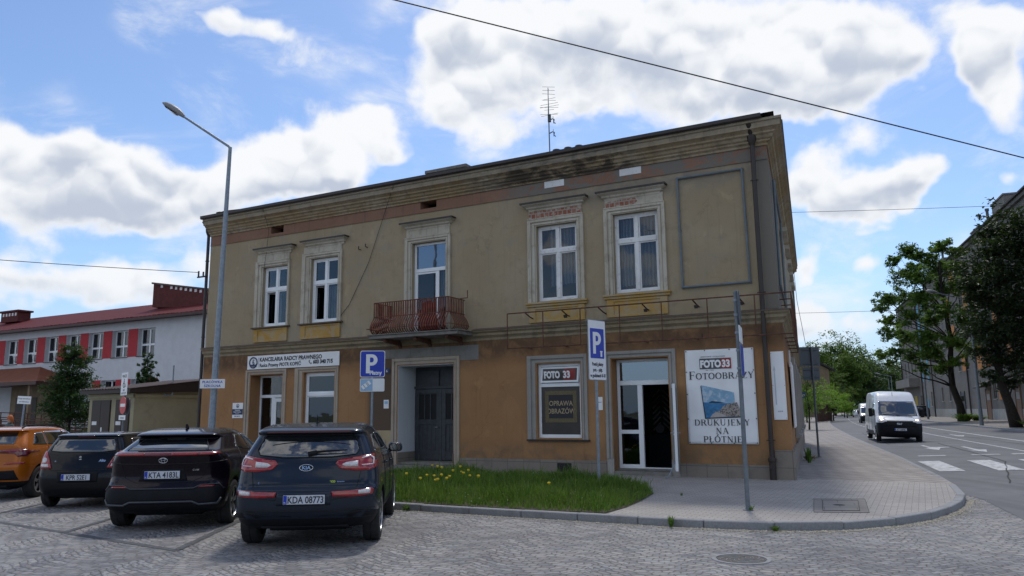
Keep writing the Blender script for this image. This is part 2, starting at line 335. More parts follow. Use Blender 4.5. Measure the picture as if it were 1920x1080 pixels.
for nm, kw in {
    'pvc': dict(col=(.80, .83, .86), rough=.35, var=.04), 'old_white': dict(col=(.72, .73, .74), rough=.6, var=.08, dirt=(.36, .34, .31), dscale=7, dlo=.55, dhi=.75),
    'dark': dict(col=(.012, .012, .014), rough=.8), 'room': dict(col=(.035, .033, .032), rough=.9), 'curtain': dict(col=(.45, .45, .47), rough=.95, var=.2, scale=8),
    'door_dark': dict(col=(.045, .05, .056), rough=.55, var=.2, scale=6), 'pipe_brown': dict(col=(.028, .020, .018), rough=.45, var=.2),
    'roof_felt': dict(col=(.022, .022, .024), rough=.8, bump=.4), 'flash': dict(col=(.12, .085, .065), rough=.7, dirt=(.05, .04, .035), dscale=4), 'rust': dict(col=(.105, .045, .028), rough=.85, var=.35, scale=9, bump=.4),
    'rust2': dict(col=(.15, .045, .026), rough=.85, var=.4, scale=6, bump=.4, dirt=(.05, .035, .03), dscale=5), 'blue_steel': dict(col=(.13, .165, .19), rough=.55, var=.15, dirt=(.10, .11, .12), dscale=4),
    'concrete': dict(col=(.20, .19, .175), rough=.9, var=.2, scale=4, bump=.4, dirt=(.09, .08, .07), dscale=2), 'granite': dict(col=(.235, .24, .25), rough=.75, var=.15, scale=40, bump=.3, dirt=(.15, .145, .14), dscale=2),
    'galv': dict(col=(.24, .285, .335), rough=.5, metal=.25, var=.15, scale=12), 'galv_dark': dict(col=(.15, .175, .20), rough=.5, metal=.2, var=.15, scale=9), 'plate_back': dict(col=(.075, .09, .105), rough=.55, var=.1),
    'white': dict(col=(.82, .83, .85), rough=.45, var=.03), 'sheet_white': dict(col=(.80, .82, .84), rough=.5, var=.04), 'ink': dict(col=(.018, .018, .025), rough=.6), 'navy': dict(col=(.018, .035, .10), rough=.5, var=.05),
    'sign_blue': dict(col=(.004, .035, .42), rough=.35, var=.03), 'light_blue': dict(col=(.30, .48, .68), rough=.4, var=.03), 'sign_red': dict(col=(.50, .03, .03), rough=.4), 'red_cloth': dict(col=(.13, .008, .014), rough=.95, var=.3, scale=9),
    'logo_red': dict(col=(.30, .035, .03), rough=.6), 'logo_grey': dict(col=(.07, .075, .085), rough=.6), 'gold': dict(col=(.13, .105, .05), rough=.6, var=.3, scale=40), 'film': dict(col=(.045, .036, .032), rough=.35, var=.2),
    'school_white': dict(col=(.60, .61, .64), rough=.9, var=.05, bump=.2), 'school_red': dict(col=(.42, .035, .045), rough=.85, var=.08), 'gutter_red': dict(col=(.05, .014, .012), rough=.5),
    'shed': dict(col=(.335, .305, .20), rough=.9, var=.06, bump=.2, dirt=(.25, .22, .15), dscale=1.2), 'shed_door': dict(col=(.030, .018, .016), rough=.55), 'wood_dark': dict(col=(.07, .035, .025), rough=.7), 'steel_dark': dict(col=(.05, .045, .045), rough=.5, metal=.4),
    'cable': dict(col=(.02, .02, .022), rough=.6), 'lamp_grey': dict(col=(.25, .255, .26), rough=.5), 'lamp_lens': dict(col=(.06, .065, .06), rough=.12), 'alu': dict(col=(.35, .36, .37), rough=.35, metal=.7),
    'bark': dict(col=(.024, .019, .015), rough=.95, var=.35, scale=9, bump=.6, bscale=20), 'soil': dict(col=(.07, .055, .04), rough=1, var=.3, scale=8), 'flower': dict(col=(.75, .58, .02), rough=.7), 'flower_white': dict(col=(.65, .65, .62), rough=.7),
    'tarmac_crack': dict(col=(.03, .03, .03), rough=.9), 'iron': dict(col=(.075, .07, .07), rough=.6, metal=.5, var=.2, scale=14), 'paint_white': dict(col=(.50, .51, .52), rough=.7, var=.1, scale=6, dirt=(.16, .16, .165), dscale=5, dlo=.5, dhi=.62),
    'sett_dark': dict(col=(.075, .078, .088), rough=.8, var=.3, scale=7, bump=.6, bscale=18), 'gravel': dict(col=(.27, .25, .21), rough=.95, var=.5, scale=45, bump=.8, bscale=40),
    'house_grey': dict(col=(.155, .145, .135), rough=.95, var=.12, dirt=(.12, .115, .11), dscale=.5, scale=1), 'house_grey2': dict(col=(.20, .19, .175), rough=.95, var=.12, dirt=(.16, .15, .145), dscale=.4), 'house_dark': dict(col=(.125, .12, .12), rough=.95, var=.12),
    'house_white': dict(col=(.33, .33, .315), rough=.9, dirt=(.28, .27, .26), dscale=.8), 'panel_orange': dict(col=(.48, .17, .02), rough=.7), 'panel_blue': dict(col=(.10, .30, .42), rough=.7), 'panel_yellow': dict(col=(.42, .30, .05), rough=.7),
    'house_tan': dict(col=(.24, .18, .115), rough=.95, dirt=(.16, .12, .085), dscale=.6), 'house_cream': dict(col=(.42, .36, .20), rough=.9), 'roof_dark': dict(col=(.035, .032, .032), rough=.8), 'door_wood': dict(col=(.17, .085, .045), rough=.6),
    'fence_brown': dict(col=(.13, .06, .045), rough=.85, var=.25, scale=5), 'skin': dict(col=(.42, .25, .18), rough=.6), 'hair_red': dict(col=(.40, .10, .02), rough=.7), 'cloth_blue': dict(col=(.03, .16, .36), rough=.9), 'cloth_dark': dict(col=(.015, .016, .022), rough=.9), 'cloth_stripe': dict(col=(.07, .09, .09), rough=.9),
    }.items(): M[nm] = pm(nm, **kw)
M['glass'] = glass('glass', (.62, .65, .68), refl=.03); M['glass_dark'] = glass('glass_dark', (.22, .25, .28), .07); M['glass_blue'] = glass('glass_blue', (.35, .42, .5), .22)
# lace curtain with folds
m, t, b, v = newmat('lace'); M['lace'] = m
wv = t.new('ShaderNodeTexWave', i_Scale=3.2, i_Distortion=2.5, i_Detail=3); t.l.new(v, wv.inputs[0])
c = t.mix(wv.outputs[1], (.20, .205, .215), (.66, .67, .70)); t.l.new(c, b.inputs['Base Color']); b.inputs['Roughness'].default_value = .9
# red tiles
def tiles(name, c1, c2, sc=1.):
    m, t, b, v = newmat(name); M[name] = m
    wv = t.new('ShaderNodeTexWave', i_Scale=1.35 * sc, bands_direction='X'); t.l.new(v, wv.inputs[0])
    c = t.mix(wv.outputs[1], c1, c2); c = t.mix(t.ramp(t.noise(v, 1.5, 5, .6), .4, .8, 0, .4), c, tuple(x * .5 for x in c1)); t.l.new(c, b.inputs['Base Color']); b.inputs['Roughness'].default_value = .75; b.inputs['Specular IOR Level'].default_value = .2
tiles('roof_red', (.08, .009, .010), (.16, .020, .020)); tiles('roof_orange', (.15, .045, .022), (.25, .09, .045)); tiles('roof_brown', (.05, .035, .035), (.12, .095, .09), 1.3)
# ---- cobbles in segmental arcs
def cobble():
    m, t, b, v = newmat('cobble'); M['cobble'] = m
    mp = t.new('ShaderNodeMapping'); mp.inputs['Rotation'].default_value = (0, 0, R(14)); t.l.new(v, mp.inputs[0])
    sp = t.new('ShaderNodeSeparateXYZ'); t.l.new(mp.outputs[0], sp.inputs[0])
    nx = t.noise(v, 4.5, 2, .5); ny = t.noise(t.scalevec(v, (1, 1, 9)), 5.1, 2, .5, .2)
    fx = t.m('SUBTRACT', t.m('FRACT', t.m('DIVIDE', sp.outputs[0], 1.35)), .5)
    arc = t.m('MULTIPLY', t.m('COSINE', t.m('MULTIPLY', fx, 2.9)), .42)
    u = t.m('ADD', sp.outputs[0], t.m('MULTIPLY', t.m('SUBTRACT', nx, .5), .10)); w = t.m('ADD', t.m('ADD', sp.outputs[1], arc), t.m('MULTIPLY', t.m('SUBTRACT', ny, .5), .10))
    row = t.m('FLOOR', t.m('DIVIDE', w, .118)); u2 = t.m('ADD', t.m('DIVIDE', u, .145), t.m('MULTIPLY', row, .5))
    cb = t.new('ShaderNodeCombineXYZ'); t.l.new(u2, cb.inputs[0]); t.l.new(t.m('DIVIDE', w, .118), cb.inputs[1])
    vo = t.new('ShaderNodeTexVoronoi', feature='DISTANCE_TO_EDGE', voronoi_dimensions='2D'); vo.inputs['Scale'].default_value = 1; vo.inputs['Randomness'].default_value = .34; t.l.new(cb.outputs[0], vo.inputs['Vector'])
    vc = t.new('ShaderNodeTexVoronoi', feature='F1', voronoi_dimensions='2D'); vc.inputs['Scale'].default_value = 1; vc.inputs['Randomness'].default_value = .34; t.l.new(cb.outputs[0], vc.inputs['Vector'])
    sc_ = t.new('ShaderNodeSeparateXYZ'); t.l.new(vc.outputs['Color'], sc_.inputs[0])
    tone = t.m('ADD', t.m('MULTIPLY', sc_.outputs[0], .42), t.m('MULTIPLY', t.noise(v, 3.5, 6, .75), .58))
    c = t.mix(t.ramp(tone, .2, .8), (.165, .17, .187), (.35, .348, .345)); c = t.mix(t.m('MULTIPLY', sc_.outputs[1], .35), c, (.36, .31, .27))
    c = t.mix(t.ramp(t.noise(v, .35, 6, .65, .5), .42, .68), c, t.mix(1., c, (.70, .71, .75), 'MULTIPLY'))
    c = t.mix(t.ramp(t.noise(v, 16, 6, .75), .54, .76, 0, .5), c, (.16, .15, .14))
    fac = t.ramp(vo.outputs['Distance'], .015, .10, 1, 0)
    c = t.mix(t.m('MULTIPLY', fac, t.ramp(t.noise(v, 2.2, 4, .6), .3, .6, .6, 1.)), c, (.075, .070, .064))
    t.l.new(c, b.inputs['Base Color']); b.inputs['Roughness'].default_value = .74; b.inputs['Specular IOR Level'].default_value = .35
    bn = t.new('ShaderNodeBump', invert=True); bn.inputs['Strength'].default_value = .9; bn.inputs['Distance'].default_value = .02
    t.l.new(t.m('ADD', t.ramp(vo.outputs['Distance'], .0, .28, 1, 0), t.m('MULTIPLY', t.noise(v, 28, 4, .6), .5)), bn.inputs['Height']); t.l.new(bn.outputs[0], b.inputs['Normal'])
cobble()
def pavers(name, c1, c2, w, h, rot, mort=(.11, .105, .10), ms=.005):
    m, t, b, v = newmat(name); M[name] = m
    mp = t.new('ShaderNodeMapping'); mp.inputs['Rotation'].default_value = (0, 0, R(rot)); t.l.new(v, mp.inputs[0])
    bk = t.new('ShaderNodeTexBrick', i_Scale=1.0); bk.inputs['Color1'].default_value = (*c1, 1); bk.inputs['Color2'].default_value = (*c2, 1); bk.inputs['Mortar'].default_value = (*mort, 1)
    bk.inputs['Brick Width'].default_value = w; bk.inputs['Row Height'].default_value = h; bk.inputs['Mortar Size'].default_value = ms; bk.inputs['Mortar Smooth'].default_value = .2
    t.l.new(mp.outputs[0], bk.inputs['Vector'])
    c = t.mix(t.ramp(t.noise(v, .9, 6, .65, .4), .4, .72, 0, .5), bk.outputs[0], tuple(x * .62 for x in c1))
    c = t.mix(t.ramp(t.noise(v, 30, 4, .7), .5, .8, 0, .35), c, tuple(x * .55 for x in c1))
    t.l.new(c, b.inputs['Base Color']); b.inputs['Roughness'].default_value = .85
    bn = t.new('ShaderNodeBump', invert=True); bn.inputs['Strength'].default_value = .8; bn.inputs['Distance'].default_value = .008
    t.l.new(bk.outputs['Fac'], bn.inputs['Height']); t.l.new(bn.outputs[0], b.inputs['Normal'])
pavers('paver_small', (.335, .31, .29), (.385, .36, .335), .20, .10, 28); pavers('paver_diag', (.29, .262, .24), (.345, .315, .29), .60, .34, -24, (.12, .105, .095), .022); pavers('paver_far', (.24, .22, .20), (.27, .25, .23), .5, .35, 20)
m, t, b, v = newmat('asphalt'); M['asphalt'] = m
c = t.mix(t.ramp(t.noise(v, .5, 7, .7, .3), .35, .7), (.10, .102, .112), (.15, .151, .16)); c = t.mix(t.ramp(t.noise(v, 120, 2, .6), .45, .8, 0, .5), c, (.19, .19, .195))
c = t.mix(t.ramp(t.noise(t.scalevec(v, (1.2, .09, 1)), 1.0, 5, .6), .5, .72, 0, .5), c, (.06, .06, .066)); t.l.new(c, b.inputs['Base Color']); b.inputs['Roughness'].default_value = .8
# ================================================================ ground
def sheet(name, pts, z, mat, kind='structure', th=None):
    mb = MB()
    if th is None: mb.add([(p[0], p[1], z if len(p) < 3 else p[2]) for p in pts], [tuple(range(len(pts)))])
    else: mb.prism([(p[0], p[1]) for p in pts], 'z', z - th, z)
    o = mb.build(name, mat); return tag(o, kind=kind)
sheet('ground', [(-1200, -1200), (1200, -1200), (1200, 1200), (-1200, 1200)], -.06, pm('far_ground', (.10, .11, .06), .95, var=.3, scale=.05))
# left kerb of the street and the front kerb of the square (plan points)
KF = [(-14.0, 20.5), (-8.0, 17.3), (-2.28, 14.22), (-.58, 13.30), (1.14, 12.41), (2.48, 11.70), (3.5, 11.33), (4.2, 11.22), (4.9, 11.32), (5.6, 11.62), (6.4, 12.15), (7.16, 12.90), (7.9, 13.8), (8.49, 14.75)]
KS = [(9.05, 15.9), (9.6, 17.1), (10.61, 19.76), (12.98, 26.07), (16.2, 35.2), (19.61, 44.72), (24.9, 59.), (30.2, 73.), (36.3, 88.5), (42.7, 104.), (57.5, 139.), (74.7, 176.), (110, 250), (160, 350)]
W_ROAD = 8.9; RISE = .30
def off(poly, d):
    out = []
    for i, p in enumerate(poly):
        a = Vector(poly[max(i - 1, 0)]); c = Vector(poly[min(i + 1, len(poly) - 1)]); t_ = (c - a).normalized(); out.append((p[0] + t_.y * d, p[1] - t_.x * d))
    return out
ROADL = [(1.6, -10), (5.3, 5.), (7.82, 12.1), (8.75, 14.6)] + KS
ROADR = off(KS, W_ROAD)
sheet('cobbled_square', [(-80, -60), (-7, -60), (1.6, -10), (5.3, 5.), (7.82, 12.1), (8.75, 14.6), (9.3, 16.2), (9.3, 24), (-30, 60), (-80, 60)], 0, 'cobble')
# asphalt: cross fall rises towards the right-hand kerb
mb = MB(); nr = 6
RL = [(8.75, 14.6)] + KS; RR = [(19.5, 12.5)] + off(KS, W_ROAD)
rows = []
for i, (a, b_) in enumerate(zip(RL, RR)): rows.append([(a[0] + (b_[0] - a[0]) * k / nr, a[1] + (b_[1] - a[1]) * k / nr, .004 + RISE * k / nr) for k in range(nr + 1)])
front = [[(1.6 + (x1 - 1.6) * k / nr, y + (-14 * k / nr if 0 else 0), .004 + RISE * k / nr) for k in range(nr + 1)] for x1, y in ((16., -10),)]
front += [[(5.3 + (17.5 - 5.3) * k / nr, 5., .004 + RISE * k / nr) for k in range(nr + 1)], [(7.82 + (19. - 7.82) * k / nr, 12.1 - .9 * k / nr, .004 + RISE * k / nr) for k in range(nr + 1)]]
rows = front + rows
vs = [p for r in rows for p in r]; n_ = nr + 1
mb.add(vs, [(i * n_ + k, i * n_ + k + 1, (i + 1) * n_ + k + 1, (i + 1) * n_ + k) for i in range(len(rows) - 1) for k in range(nr)])
tag(mb.build('road', 'asphalt', smooth=1), kind='structure')
# pavement slabs (left block)
PK = off(KF, -.14) if 0 else KF
SIDE = (math.sin(R(21.2)), math.cos(R(21.2)))
pz = .10
front_pav = [(-14.0, 20.5), (-8.0, 17.3), (-2.28, 14.22), (-.58, 13.30), (1.14, 12.41), (2.48, 11.70), (3.5, 11.33), (4.2, 11.22), (4.9, 11.32), (5.6, 11.62), (6.4, 12.15), (7.16, 12.90), (7.9, 13.8), (8.49, 14.75), (9.05, 15.9), (9.45, 16.8), (6.6, 18.3), (-11.2, 27.6), (-18, 27.)]
def inset(poly, d):  # shrink a counter-clockwise outline only along the kerb part
    return off(poly, -d)
fp = [(-14.0, 20.7)] + inset(KF, .14)[1:] + [(8.93, 15.97), (9.45, 16.85), (6.6, 18.3), (-11.2, 27.7), (-18, 27.)]
sheet('pavement', fp, pz, 'paver_small', th=.09)
ks = inset(KS, .14)
sp_ = [(9.45, 16.85)] + ks[2:] + [(150, 352), (100, 252)] + [(p[0] - 6.5, p[1] + 2.0) for p in reversed(KS[4:11])] + [(14.3, 39.), (6.6, 18.3)]
sheet('side_pavement', sp_, pz, 'paver_diag', th=.09)
# kerbs: granite, long stones with joints
def kerb(name, poly, z0, z1, w=.15, joint=1.0, mat='granite', flip=1):
    mb = MB(); pts = [Vector(p) for p in poly]; L = [0]
    for a, b_ in zip(pts, pts[1:]): L.append(L[-1] + (b_ - a).length)
    def at(s_):
        for i in range(len(L) - 1):
            if s_ <= L[i + 1] or i == len(L) - 2:
                f = (s_ - L[i]) / max(1e-6, L[i + 1] - L[i]); p = pts[i].lerp(pts[i + 1], f); return p
    s0 = 0
    while s0 < L[-1] - .05:
        s1 = min(s0 + joint, L[-1]); a, b_ = at(s0 + .006), at(s1 - .006); d = (b_ - a).normalized(); nn = Vector((-d.y, d.x)) * w * flip
        dz = random.uniform(-.006, .004)
        P = [a, b_, b_ + nn, a + nn]; c = .015
        mb.prism([(p.x, p.y) for p in P], 'z', z0, z1 + dz)
        s0 = s1
    return tag(mb.build(name, mat, bevel=.012), kind='structure')
kerb('kerb', KF, -.05, .115)
kerb('street_kerb', [(8.49, 14.75)] + KS, -.05, .104, joint=1.4 if 0 else 2.0)
kr = off(KS, W_ROAD)[:12]
# right-hand pavement, sits higher
rk = [(19.3, -4), (20.6, 9)] + kr
mb = MB(); far_ = off(KS, W_ROAD + 12.)[:12]; rf = [(32, -4), (32., 9)] + far_
mb.add([(a[0], a[1], .40) for a in rk] + [(b_[0], b_[1], .50) for b_ in rf], [(i, i + 1, len(rk) + i + 1, len(rk) + i) for i in range(len(rk) - 1)])
tag(mb.build('far_pavement', 'paver_far'), kind='structure')
kerb('far_kerb', rk, .1, .42, w=.15, joint=3., flip=-1)
mb = MB(); mb.add([(a[0], a[1], -.05) for a in rf] + [(b_[0], b_[1], .50) for b_ in rf], [(i, i + 1, len(rk) + i + 1, len(rk) + i) for i in range(len(rk) - 1)])
# debris strip of gravel and leaf litter along the front kerb
mb = MB(); g0 = off(KF[2:], .02); g1 = off(KF[2:], .02)
g1 = [(p[0] + (q_[0] - p[0]) , p[1] + (q_[1] - p[1])) for p, q_ in zip(off(KF[2:], .02), off(KF[2:], .13 if 1 else 0))]
for i in range(len(g0) - 1): mb.quad((*g0[i], .005), (*g0[i + 1], .005), (*g1[i + 1], .004), (*g1[i], .004))
tag(mb.build('gutter_grit', 'gravel'), kind='structure')
mb = MB(); rnd = random.Random(3)
for k in range(1700):
    i = rnd.randrange(2, len(KF) - 1); f = rnd.random(); d_ = abs(rnd.gauss(0, .13)) + .01
    a = Vector(KF[i]).lerp(Vector(KF[i + 1]), f); tdir = (Vector(KF[i + 1]) - Vector(KF[i])).normalized(); p = a + Vector((tdir.y, -tdir.x)) * d_
    r_ = rnd.uniform(.006, .022); an = rnd.random() * 6
    mb.add([(p.x + r_ * math.cos(an + j * 1.57), p.y + r_ * math.sin(an + j * 1.57) * .7, .004 + r_ * .3 * (j % 2)) for j in range(4)] + [(p.x, p.y, .004 + r_ * .7)], [(0, 1, 4), (1, 2, 4), (2, 3, 4), (3, 0, 4)])
tag(mb.build('litter', pm('litter_mat', (.40, .36, .28), .95, var=.6, scale=30)), 'pale grit and leaf litter gathered along the granite kerb', 'litter', kind='stuff')
# dark sett lines of the parking bays
def strip(mb, a, b_, w, z=.005):
    a = Vector(a); b_ = Vector(b_); d = (b_ - a).normalized(); nn = Vector((-d.y, d.x)) * w / 2
    n = max(1, int((b_ - a).length / .11)); rnd = random.Random(5)
    for i in range(n):
        p = a.lerp(b_, i / n); q_ = a.lerp(b_, (i + .93) / n); j = rnd.uniform(.85, 1.1)
        mb.add([(*(p - nn * j), z), (*(q_ - nn * j), z), (*(q_ + nn * j), z), (*(p + nn * j), z)], [(0, 1, 2, 3)])
mb = MB(); strip(mb, (-12.9, 16.), (-4.32, 10.17), .11)
for a, b_ in (((-4.36, 10.25), (-4.62, 14.9)), ((-6.75, 11.83), (-7.0, 16.2)), ((-9.25, 13.5), (-9.6, 17.8)), ((-11.9, 15.3), (-12.2, 19.4))): strip(mb, a, b_, .11, .009)
tag(mb.build('bay_lines', 'sett_dark'), kind='structure')
# road markings (follow the cross fall)
def rz(x, y):  # height of the asphalt at a plan point
    best = 9e9; p = Vector((x, y))
    for a, b_ in zip(RL, RL[1:]):
        a = Vector(a); b_ = Vector(b_); f = max(0, min(1, (p - a).dot(b_ - a) / (b_ - a).length_squared)); d = (p - a.lerp(b_, f)).length
        best = min(best, d)
    return .004 + RISE * min(1, best / W_ROAD) + .008
def mark(mb, pts): mb.add([(x, y, rz(x, y)) for x, y in pts], [tuple(range(len(pts)))])
def along(s_, lat):  # point along the left kerb of the street at distance s_, lat metres into the road
    k = off(KS, lat); 
    L = 0
    for (a, b_), (c_, d_) in zip(zip(KS, KS[1:]), zip(k, k[1:])):
        l = (Vector(b_) - Vector(a)).length
        if L + l >= s_: f = (s_ - L) / l; return (c_[0] + (d_[0] - c_[0]) * f, c_[1] + (d_[1] - c_[1]) * f)
        L += l
    return k[-1]
def lane_line(mb, s0, s1, lat, w=.14, dash=None):
    s_ = s0
    while s_ < s1:
        e_ = min(s_ + (dash[0] if dash else 3.), s1); a, b_ = along(s_, lat - w / 2), along(e_, lat - w / 2); c_, d_ = along(e_, lat + w / 2), along(s_, lat + w / 2)
        mark(mb, [a, d_, c_, b_]); s_ = e_ + (dash[1] if dash else 0)
mb = MB()
for k in range(6): 
    l0 = .35 + k * 1.38; mark(mb, [along(5.6, l0), along(5.6, l0 + .62), along(9.8, l0 + .62), along(9.8, l0)])
for l0, l1 in ((.75, 1.6), (2.4, 3.25), (3.6, 4.2)): mark(mb, [along(12.4, l0), along(12.4, l1), along(12.75, l1), along(12.75, l0)])
lane_line(mb, 14, 80, 4.35, .10); lane_line(mb, 12, 90, 6.2, .14); lane_line(mb, 44, 110, 2.4, .12, (2, 2.)); lane_line(mb, 1., 9, 7.2, .16); 
mark(mb, [along(11., 6.0), along(11.3, 8.4), along(11.6, 8.4), along(11.4, 6.0)])
def arrow(s0, lat, turn=1):
    mark(mb, [along(s0, lat - .07), along(s0, lat + .07), along(s0 + 2.6, lat + .07), along(s0 + 2.6, lat - .07)])
    mark(mb, [along(s0 + .1, lat - .32), along(s0 - 1.5, lat), along(s0 + .1, lat + .32)])
    if turn: mark(mb, [along(s0 + .9, lat), along(s0 + .6, lat - .7 * turn), along(s0 + .3, lat - .7 * turn), along(s0 + .0, lat - .1 * turn)])
arrow(17.6, 2.0, -1); arrow(15.6, 3.2, 0); arrow(36, 2.2, 0); arrow(30, 5.2, 0)
tag(mb.build('road_markings', 'paint_white'), kind='structure')
mb = MB()
for s0, l0, s1, l1 in ((2, 1.2, 9, 2.6), (9, 2.6, 22, 2.9), (16, 5.6, 34, 5.1), (22, .9, 40, 1.1)):
    P_ = [along(s0 + (s1 - s0) * i / 12, l0 + (l1 - l0) * i / 12 + .02 * math.sin(i * 1.7)) for i in range(13)]
    for a, c_ in zip(P_, P_[1:]): d_ = (Vector(c_) - Vector(a)).normalized() * .018; mark(mb, [(a[0] - d_.y, a[1] + d_.x), (a[0] + d_.y, a[1] - d_.x), (c_[0] + d_.y, c_[1] - d_.x), (c_[0] - d_.y, c_[1] + d_.x)])
tag(mb.build('road_seams', 'tarmac_crack'), kind='structure')
# manhole cover on the cobbles with a swirl relief
mh = empty('manhole_cover', (2.63, 9.22, 0), label='round iron manhole cover with swirl relief set in the cobbles', cat='manhole cover')
b_ = MB(); b_.lathe([(0, .008), (.27, .008), (.275, .003)], (0, 0, 0)); b_.build('cover', 'iron', mh, fix=False)
b_ = MB(); b_.lathe([(.285, .002), (.287, .011), (.335, .011), (.34, .0)], (0, 0, 0), n=32); b_.build('frame', 'granite', mh)
b_ = MB()
for k in range(9):
    for r0, r1 in ((.05, .15), (.15, .25)):
        pts = []
        for j in range(6):
            f = j / 5; r_ = r0 + (r1 - r0) * f; a = k * 2 * math.pi / 9 + f * .9 + r0 * 6; pts.append((r_ * math.cos(a), r_ * math.sin(a), .009))
        b_.tube(pts, .006, 4)
b_.build('relief', 'alu', mh)
mh = empty('square_manhole', (5.5, 13.3, .10), 0, 'square manhole cover with a concrete rim let into the pavement corner', 'manhole cover')
def rq(P, k=1.): return [((x - 5.5) * k, (y - 13.3) * k) for x, y in P]
Q1 = rq([(5.43, 14.22), (6.32, 14.14), (5.56, 12.32), (4.74, 12.45)]); Q2 = rq([(5.5, 14.0), (6.10, 13.93), (5.50, 12.52), (4.95, 12.62)])
b_ = MB(); b_.prism(Q1, 'z', .001, .004); b_.build('rim', 'paver_far', mh); b_ = MB(); b_.prism(Q2, 'z', .004, .007); b_.build('cover', 'paver_far', mh)
b_ = MB(); [b_.tube([(*a, .008), (*c_, .008)], .005, 4) for a, c_ in zip(Q2, Q2[1:] + Q2[:1])]; [b_.tube([(*a, .005), (*c_, .005)], .003, 4) for a, c_ in zip(Q1, Q1[1:] + Q1[:1])]
b_.lathe([(0, .009), (.09, .009), (.1, .006)], (0, 0, 0)); b_.build('seam', 'tarmac_crack', mh, fix=False)
# ================================================================ the corner building
BA = R(28)
BLD = empty('corner_building', (6.519, 18.015, 0), -BA, 'two-storey corner house with ochre ground floor, beige upper floor and worn cornice', 'building')
BM = Matrix.Translation((6.519, 18.015, 0)) @ Matrix.Rotation(-BA, 4, 'Z')
E2 = Vector((-.118, .993)); LS = 21.; XL = -19.93
def wall_grid(mb, x0, x1, z0, z1, holes, y=0, m=0, xtop=None, reveal=None):
    xs = sorted({x0, x1, *[h[0] for h in holes], *[h[1] for h in holes]}); zs = sorted({z0, z1, *[h[2] for h in holes], *[h[3] for h in holes]})
    xs = [x for x in xs if x0 <= x <= x1]; zs = [z for z in zs if z0 <= z <= z1]
    lean = (lambda x, z: x + (xtop - x1) * (z - z0) / (z1 - z0) if (xtop is not None and x == x1) else x)
    for i in range(len(xs) - 1):
        for j in range(len(zs) - 1):
            cx, cz = (xs[i] + xs[i + 1]) / 2, (zs[j] + zs[j + 1]) / 2
            if any(h[0] < cx < h[1] and h[2] < cz < h[3] for h in holes): continue
            a, b2, c_, d_ = xs[i], xs[i + 1], zs[j], zs[j + 1]
            mb.quad((lean(a, c_), y, c_), (lean(b2, c_), y, c_), (lean(b2, d_), y, d_), (lean(a, d_), y, d_), m)
    for h in holes:
        a, b2, c_, d_ = h[:4]; dp = h[4] + y
        mb.quad((a, y, c_), (a, dp, c_), (a, dp, d_), (a, y, d_), m); mb.quad((b2, y, c_), (b2, y, d_), (b2, dp, d_), (b2, dp, c_), m)
        mb.quad((a, y, d_), (a, dp, d_), (b2, dp, d_), (b2, y, d_), m); mb.quad((a, y, c_), (b2, y, c_), (b2, dp, c_), (a, dp, c_), m)
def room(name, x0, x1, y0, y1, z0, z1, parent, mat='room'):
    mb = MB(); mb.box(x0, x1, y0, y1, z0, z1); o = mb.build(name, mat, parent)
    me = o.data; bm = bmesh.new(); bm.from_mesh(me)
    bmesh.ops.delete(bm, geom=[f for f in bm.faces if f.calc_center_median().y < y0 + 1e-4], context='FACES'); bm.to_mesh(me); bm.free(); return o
# openings: x0,x1,z0,z1,reveal depth
UP = [(-17.2, -16.05, 4.70, 6.77, .16), (-15.0, -13.83, 4.70, 6.85, .16), (-10.87, -9.64, 4.08, 6.90, .16), (-6.58, -5.34, 4.76, 6.92, .16), (-4.27, -3.03, 4.80, 6.95, .16)]
VT = [(-16.91, -16.32, 7.95, 8.20, .45), (-10.58, -9.98, 7.97, 8.22, .45)]
LO = [(-17.55, -16.09, .10, 3.04, .47), (-15.14, -13.84, 1.10, 3.05, .14), (-11.33, -9.33, .10, 3.14, .95), (-6.62, -5.32, 1.01, 3.01, .12), (-4.43, -2.91, .10, 3.06, .36)]
b_ = MB(); wall_grid(b_, XL, -.13, 3.85, 7.86, UP, 0, xtop=-.17); 
b_.quad((-.13, 0, 3.85), (-.13 + E2.x * LS, E2.y * LS, 3.85), (-.17 + E2.x * LS, E2.y * LS, 7.86), (-.17, 0, 7.86))
b_.box(XL, XL - .0, 0, 9, 3.85, 7.86) if 0 else b_.quad((XL, 0, 3.85), (XL, 10, 3.85), (XL, 10, 7.86), (XL, 0, 7.86))
tag(b_.build('wall', 'plaster_upper', BLD), 'beige plaster upper storey wall')
b_ = MB(); wall_grid(b_, XL, -.18, 7.861, 8.30, VT, -.012); b_.quad((-.18, -.012, 7.861), (-.18 + E2.x * LS, E2.y * LS, 7.861), (-.18 + E2.x * LS, E2.y * LS, 8.3), (-.18, -.012, 8.3)); b_.quad((XL, -.012, 7.861), (XL, 10, 7.861), (XL, 10, 8.3), (XL, -.012, 8.3))
b_.box(XL, -.17, -.028, -.013, 7.845, 7.866)
b_.build('frieze', 'frieze_pink', BLD)
b_ = MB(); wall_grid(b_, XL, -.04, .08, 3.85, LO, -.04, xtop=-.07); b_.quad((-.04, -.04, .08), (-.04 + E2.x * LS, E2.y * LS, .08), (-.07 + E2.x * LS, E2.y * LS, 3.85), (-.07, -.04, 3.85)); b_.quad((XL, -.04, .08), (XL, 10, .08), (XL, 10, 3.85), (XL, -.04, 3.85))
tag(b_.build('wall', 'plaster_lower', BLD), 'ochre brown plaster ground floor wall')
b_ = MB(); b_.quad((XL, 10, 0), (XL + 2, LS, 0), (XL + 2, LS, 8.8), (XL, 10, 8.8)); b_.quad((XL + 2, LS, 0), (E2.x * LS, E2.y * LS, 0), (E2.x * LS, E2.y * LS, 8.8), (XL + 2, LS, 8.8))
tag(b_.build('wall', 'cement', BLD), 'plain rear wall')
